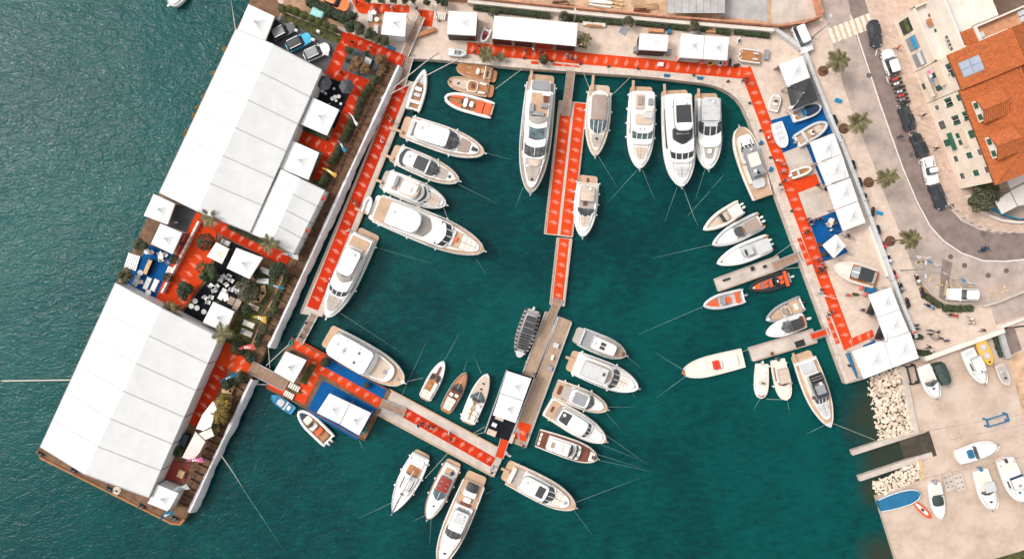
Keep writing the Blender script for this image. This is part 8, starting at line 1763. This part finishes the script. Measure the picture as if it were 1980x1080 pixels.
# terrace pieces at the top
sheet('terrace_triangle', [(677, 6), (694, 30), (668, 36)], Q + .05, 'concrete')
rug('round orange timber terrace beside the square tent', [(711, 48), (716, 40), (726, 30), (738, 26), (735, 64), (722, 58)], Q + .03, 'wood', 'timber_terrace', 'terrace')
boxy('lounge_bed', 'grey lounge bed at the top of the orange terrace', 717, 33, (.8, 1.7, .35), Q + .04, 'lightgrey', -.05, 'lounge bed'); boxy('lounge_bed', 'grey lounge bed at the foot of the orange terrace', 728, 58, (.7, 1.4, .35), Q + .04, 'lightgrey', -.05, 'lounge bed')
rtable('round white table on the orange terrace', 725, 27, .4, Q + .05); rtable('small white table in the middle of the orange terrace', 730, 41, .35, Q + .05)
boxy('mint_sunshade', 'mint green cloth heap on the soil bank', 617, 27, (2.0, 1.8, .9), Q + .02, 'mint', -.4, 'sunshade')
boxy('blue_kayak_rack', 'bright blue kayaks lying beside the red carpet end', 757, 94, (1.2, .5, .3), Q, 'cyan', -.4, 'kayak'); boxy('timber_beam_box', 'long orange timber beam box by the gangway', 824, 65, (3.2, .7, .6), Q, 'wood', .35, 'beam'); boxy('sofa', 'black armchair with grey cushion in the planted corner', 712, 122, (1.2, 1.5, .5), BZ, 'black', -.4, 'armchair', top='lightgrey')
for i, (x, y_, lab) in enumerate(((574, 61, 'white price sign beside the grey display car'), (607, 79, 'white price sign beside the blue display car'), (634, 107, 'white price sign beside the white display car'), (617, 63, 'white box light on the turf strip'))): boxy('sign_board', lab, x, y_, (.55, .4, .6), BZ + .02, 'white', -.4, 'sign')
rr = thing('turf_rail', 'slim timber rail round the turf strip behind the cars', 'railing', P(548, 24, BZ))
for a, b in (((548, 24), (541, 42)), ((549, 25), (660, 71))):
    q, ln, h = frame(a, b, BZ); m_ = MB().tube([(0, 0, .7), (ln, 0, .7)], .05, 5).tube([(0, 0, .4), (ln, 0, .4)], .04, 5); o = m_.build('rail', 'beige', rr); o.location = q - rr.location; o.rotation_euler = (0, 0, h)
    for i in range(int(ln / 1.5) + 1): e = MB().box((i * 1.5, 0, .35), (.08, .08, .7)).build('post', 'beige', rr); e.location = o.location; e.rotation_euler = o.rotation_euler
# quay displays
DISP = [('speaker_box', 'grey loudspeaker left of the low stand roof', 1229, 99, (.8, .8, 1.0), 'midgrey'), ('speaker_box', 'grey loudspeaker right of the low stand roof', 1291, 104, (.7, .8, 1.0), 'midgrey'), ('buoy_stand', 'red round stand light left of the twin tent', 1308, 114, (.5, .5, .6), 'coral'), ('buoy_stand', 'red round stand light below the twin tent', 1356, 122, (.5, .5, .6), 'coral'), ('buoy_stand', 'red round stand light right of the twin tent', 1402, 125, (.5, .5, .6), 'coral'), ('sea_scooter', 'yellow water scooter before the twin tent', 1374, 124, (1.1, .6, .5), 'yellow'), ('sea_scooter', 'white water scooter before the twin tent', 1392, 122, (.6, 1.0, .5), 'white'), ('sea_scooter', 'black and yellow water scooter at the carpet corner', 1424, 127, (1.0, .5, .5), 'black'), ('sea_scooter', 'slim black board right of the twin tent', 1411, 121, (.4, 1.4, .3), 'charcoal'), ('sea_scooter', 'white water scooter above the raft boat', 1428, 79, (.6, 1.1, .5), 'white'), ('equipment_case', 'grey case at the right end of the raft boat', 1481, 108, (.6, 1.6, .6), 'midgrey'), ('white_crate', 'white crate on the north carpet', 1277, 126, (.8, .6, .5), 'white'), ('equipment_case', 'blue box behind the low stand roof', 1293, 63, (.5, .7, .6), 'blue'), ('catering_clutter', 'brown crates and bags behind the low stand roof', 1268, 61, (2.4, .6, .5), 'terracotta'), ('catering_clutter', 'brown tables behind the twin tent', 1373, 61, (1.6, .7, .6), 'terracotta'), ('black_bins', 'row of black bins above the low stand roof', 1278, 55, (2.2, .5, .7), 'charcoal'), ('counter', 'black display counter of the upper counter tent', 1686, 588, (.7, 3.4, 1.0), 'black'), ('counter', 'black display counter of the second counter tent', 1702, 636, (.7, 3.6, 1.0), 'black'), ('jet_ski', 'lime and black water scooter on the paving', 1654, 569, (1.1, .5, .5), 'leafbright'), ('equipment_case', 'blue cube display below the day boat', 1681, 560, (1.5, 1.1, .7), 'blue'), ('buoy_stand', 'red round stand light near the day boat', 1661, 556, (.8, .6, .6), 'coral'), ('buoy_stand', 'red round stand light near the blue cube', 1669, 569, (.8, .5, .6), 'coral'), ('display_table', 'white display table with a person behind on the blue stand', 1603, 431, (.6, 1.4, .8), 'cream'), ('planter_box', 'small leafy planter left of the askew tent, upper one', 1586, 473, (.6, .6, .4), 'charcoal'), ('planter_box', 'small leafy planter left of the askew tent, lower one', 1594, 491, (.6, .6, .4), 'charcoal'), ('float_cushion', 'beige lounge sofa on the black float', 951, 835, (1.5, .9, .4), 'beige'), ('float_cushion', 'white coffee table on the black float', 956, 820, (.8, .6, .4), 'white'), ('float_cushion', 'pinkish bench along the tent on the black float', 966, 808, (1.4, .5, .4), 'beige'), ('float_cushion', 'beige bench beside the red pier carpet', 990, 846, (.6, 1.6, .4), 'beige'), ('pier_box', 'pale service box on the plank pier, upper one', 1075, 667, (.9, .8, .4), 'lightgrey'), ('pier_box', 'small cream chair on the plank pier', 1068, 690, (.4, .9, .4), 'cream'), ('pier_box', 'metal service box on the plank pier, lower one', 1063, 711, (.8, .7, .4), 'alu'), ('rope_heap', 'heap of green rope at the top corner of the pontoon', 563, 662, (.8, 1.4, .3), 'chainrope'), ('rope_heap', 'heap of teal rope at the right corner of the pontoon', 705, 828, (.8, 1.8, .3), 'chainrope'), ('cleat_mat', 'black rubber square on the lower finger pier', 1547, 664, (1.6, 1.1, .04), 'charcoal'), ('service_box', 'dark box on the upper finger pier', 1454, 519, (.5, .6, .4), 'charcoal'), ('service_box', 'small dark cleat box on the upper finger pier', 1478, 515, (.5, .4, .3), 'charcoal'), ('service_box', 'dark gear on the outer end of the upper finger pier', 1404, 540, (1.2, .3, .2), 'charcoal'), ('service_box', 'brown box on the lower finger pier', 1492, 683, (.4, .5, .3), 'mahogany')]
for nm, lab, x, y_, d, mt in DISP:
    z = Q + .03 if y_ < 200 or x > 1560 else (PLZ + .03 if nm == 'rope_heap' else D + .03)
    if nm == 'cleat_mat': z = D + .02
    hdg = -.08 if y_ < 160 else (-.38 if x > 1560 else (.33 if x > 1380 else -.38))
    if nm in ('sea_scooter', 'jet_ski'):
        p = P(x, y_, z); t = thing(nm, lab, 'water scooter', p, rt.uniform(-.3, .3)); lng = d[0] >= d[1]; Fm = Form(t, max(d[0], d[1]), lambda tt, w=min(d[0], d[1]) / 2: w * (1 - max(0, (tt - .55) / .45) ** 2 * .9), lambda tt: 0)
        kk = [Fm.slab('hull', 0, 1, 1, .3, mt, z0=.05, er=.1), Fm.slab('seat', .1, .55, .5, .5, 'charcoal', z0=.25, er=.1), Fm.slab('cowl', .6, .85, .6, (.55, .35), mt, z0=.25, er=.1)]
        for o in kk: o.location = (-.5 * max(d[0], d[1]), 0, 0)
        if not lng: t.rotation_euler.z += pi / 2
    elif nm == 'buoy_stand':
        t = thing(nm, lab, 'stand light', P(x, y_, z)); MB().ball((0, 0, .55), (.36, .36, .36), 12, 8).build('ball', mt, t, True); MB().lathe([(.25, 0), (.2, .2), (.1, .25)], (0, 0, 0), 10).build('base', 'white', t)
    elif nm == 'rope_heap':
        t = thing(nm, lab, 'rope heap', P(x, y_, z), -.5)
        MB().tube([((d[0] / 2) * (.4 + .6 * (i % 9) / 9) * cos(i * .9), d[1] / 2 * (.4 + .6 * (i % 7) / 7) * sin(i * .9), .08 + .05 * (i % 4)) for i in range(46)], .07, 5).build('coil', mt, t)
    elif nm == 'planter_box': tree(lab, x, y_, 5, z, 'leafolive', .6, True, 'charcoal', name='shrub', cat='shrub')
    else: boxy(nm, lab, x, y_, d, z, mt, hdg, nm.split('_')[-1], top='rubber' if mt in ('black', 'charcoal') else None)

# ================================================================ MOORING LINES
def rope(label, p0, p1, z0, z1, r=.045, mat='rope', sag=.0):
    a, b = P(*p0, z0), P(*p1, z1); n = 9; pts = []
    for i in range(n):
        s = i / (n - 1); p = a.lerp(b, s); p.z -= sag * 4 * s * (1 - s); pts.append(p - a)
    MB().tube(pts, [r * (1 if z1 > .3 else 1 - .85 * (i / 8) ** 2) for i in range(n)], 5).build('mooring_line', mat, None, label=label, cat='rope', loc=a)
W0 = -.12
ROPES = [('pale mooring line off the bow of the topmost left dock yacht', (939, 295), (993, 310), 2, W0), ('mooring line off the bow of the yacht with black cockpit arch', (886, 356), (966, 396), 1.8, W0), ('mooring line off the stern of the yacht along the side dock', (730, 479), (848, 513), 1.2, W0), ('mooring line off the bow of the yacht along the side dock', (658, 605), (790, 690), 2, W0), ('short line off the bow of the longest left dock yacht', (922, 503), (942, 533), 2.4, W0), ('line between the open helm yacht and the longest left dock yacht', (858, 402), (868, 430), 1.9, 1.6), ('line from the trawler bowsprit to the slim white launch', (787, 737), (818, 730), 2.2, .9), ('mooring line running up from the slim white launch bow', (858, 698), (892, 638), 1.1, W0), ('long slack line from the concrete pontoon towards the basin', (775, 768), (834, 640), .8, W0), ('short line off the varnished runabout bow', (896, 717), (905, 694), 1, W0), ('line off the bow of the launch with two hatches', (931, 722), (914, 682), 1.2, W0), ('line from the pontoon cleat to the black float', (910, 840), (938, 824), .8, .6), ('short second line from the pontoon cleat to the float rail', (910, 841), (935, 836), .8, .6), ('bow line of the longest north row yacht', (1012, 362), (995, 404), 2.6, W0), ('bow line of the tan-covered open yacht', (1157, 302), (1196, 366), 1.6, W0), ('left bow line of the open flybridge yacht', (1232, 329), (1166, 401), 2, W0), ('right bow line of the open flybridge yacht', (1242, 328), (1268, 392), 2, W0), ('left stern line of the tan-covered yacht to the quay', (1128, 141), (1142, 177), 1.4, 1.4), ('right stern line of the tan-covered yacht to the quay', (1219, 149), (1187, 181), 1.4, 1.4), ('left bow line of the widest north row yacht', (1309, 363), (1284, 432), 2.3, W0), ('right bow line of the widest north row yacht', (1321, 363), (1352, 445), 2.3, W0), ('bow line of the ribbed-roof yacht', (1363, 328), (1343, 391), 2, W0), ('long line in the water right of the ribbed-roof yacht', (1399, 339), (1340, 404), W0 + .17, W0), ('slanting line above the cream canopy inflatable', (1324, 372), (1362, 474), .1, W0), ('crossing line left of the cream canopy inflatable', (1372, 370), (1290, 462), .1, W0), ('long bow line of the brown-hardtop inflatable', (1375, 473), (1245, 503), .9, W0), ('stern line from the grey-hardtop inflatable to the quay', (1496, 496), (1534, 469), .8, 1.4), ('stern line of the black inflatable to the quay', (1511, 520), (1552, 516), .8, 1.4), ('long bow line of the grey inflatable with orange seats', (1360, 592), (1216, 654), .8, W0), ('upper bow line of the long cream boat', (1322, 715), (1262, 678), 1.2, W0), ('lower bow line of the long cream boat', (1326, 727), (1264, 772), 1.2, W0), ('stern line of the long cream boat to the finger pier', (1428, 682), (1448, 675), .9, .6), ('bow line of the left small cream boat', (1469, 771), (1456, 794), .9, W0), ('line joining the two small cream boats', (1482, 771), (1512, 772), .9, .9), ('bow line of the cream boat with beige roof', (1523, 775), (1527, 803), 1, W0), ('white bow line from the day yacht to the slipway wall', (1611, 818), (1692, 850), 1.6, .8), ('left bow line of the day yacht with black awning', (1593, 822), (1556, 840), 1.6, W0), ('bow line of the boat with solar panels', (1211, 688), (1243, 714), 1.4, W0), ('bow line of the yacht with long awning', (1222, 757), (1230, 772), 2, W0), ('right-hand bow line of the grey canvas cruiser', (1176, 786), (1232, 787), 1.5, W0), ('lower bow line of the grey canvas cruiser', (1172, 798), (1205, 835), 1.5, W0), ('bow line of the cruiser with open sunroof, upper one', (1171, 840), (1258, 901), 1.6, W0), ('bow line of the cruiser with open sunroof, lower one', (1161, 858), (1242, 891), 1.6, W0), ('upper bow line of the mahogany-decked boat', (1156, 878), (1244, 905), 1.7, W0), ('lower bow line of the mahogany-decked boat', (1154, 888), (1268, 913), 1.7, W0), ('right bow line of the yacht outside the pontoon end', (1114, 970), (1244, 921), 2, W0), ('lower bow line of the yacht outside the pontoon end', (1108, 983), (1148, 1038), 2, W0), ('bow line of the sailing yacht', (761, 969), (686, 1005), 1.4, W0), ('left bow line of the red-covered cruiser', (832, 991), (795, 1008), 1.4, W0), ('right bow line of the red-covered cruiser', (834, 1000), (830, 1056), 1.4, W0), ('stern line of the large teak-decked yacht', (940, 954), (956, 946), 1.5, W0), ('line from the pontoon to the sailing yacht side', (865, 876), (822, 924), .8, 1.2)]
for lab, a, b, z0, z1 in ROPES: rope(lab, a, b, z0, z1, .026, 'rope' if z1 > 0 else 'ropewet')
rope('thick white line from the left side of the lower marquee barge', (0, 736), (136, 734), W0, 1.4, .1); rope('thick line from the lower barge skirt into the water', (422, 872), (470, 944), 2.0, .0, .09, 'rope', .2); rope('greenish sunken end of the thick barge line', (470, 944), (548, 1062), .0, W0 + .14, .06, 'chainrope')
rope('left of two long white ropes from the barge to the north quay', (736, 190), (845, 102), 2.0, 1.6, .07); rope('right of two long white ropes from the barge to the north quay', (737, 191), (893, 111), 2.0, 1.6, .07); rope('white line from the upper marquee corner off the top edge', (455, 56), (446, -6), 2.2, .1, .05)
rope('white line hanging beside the barge gangway', (519, 672), (522, 716), 1.5, .4, .06); rope('white line from the pontoon corner back to the barge', (560, 664), (515, 706), .9, 1.2, .06); rope('white line below the barge gangway', (482, 742), (516, 743), 1.3, .9, .06); rope('teal line under the right corner of the pontoon', (694, 850), (706, 872), .5, W0, .06, 'chainrope'); rope('stern line of the cream wooden launch to the quay', (958, 172), (1010, 133), .9, 1.4, .035)
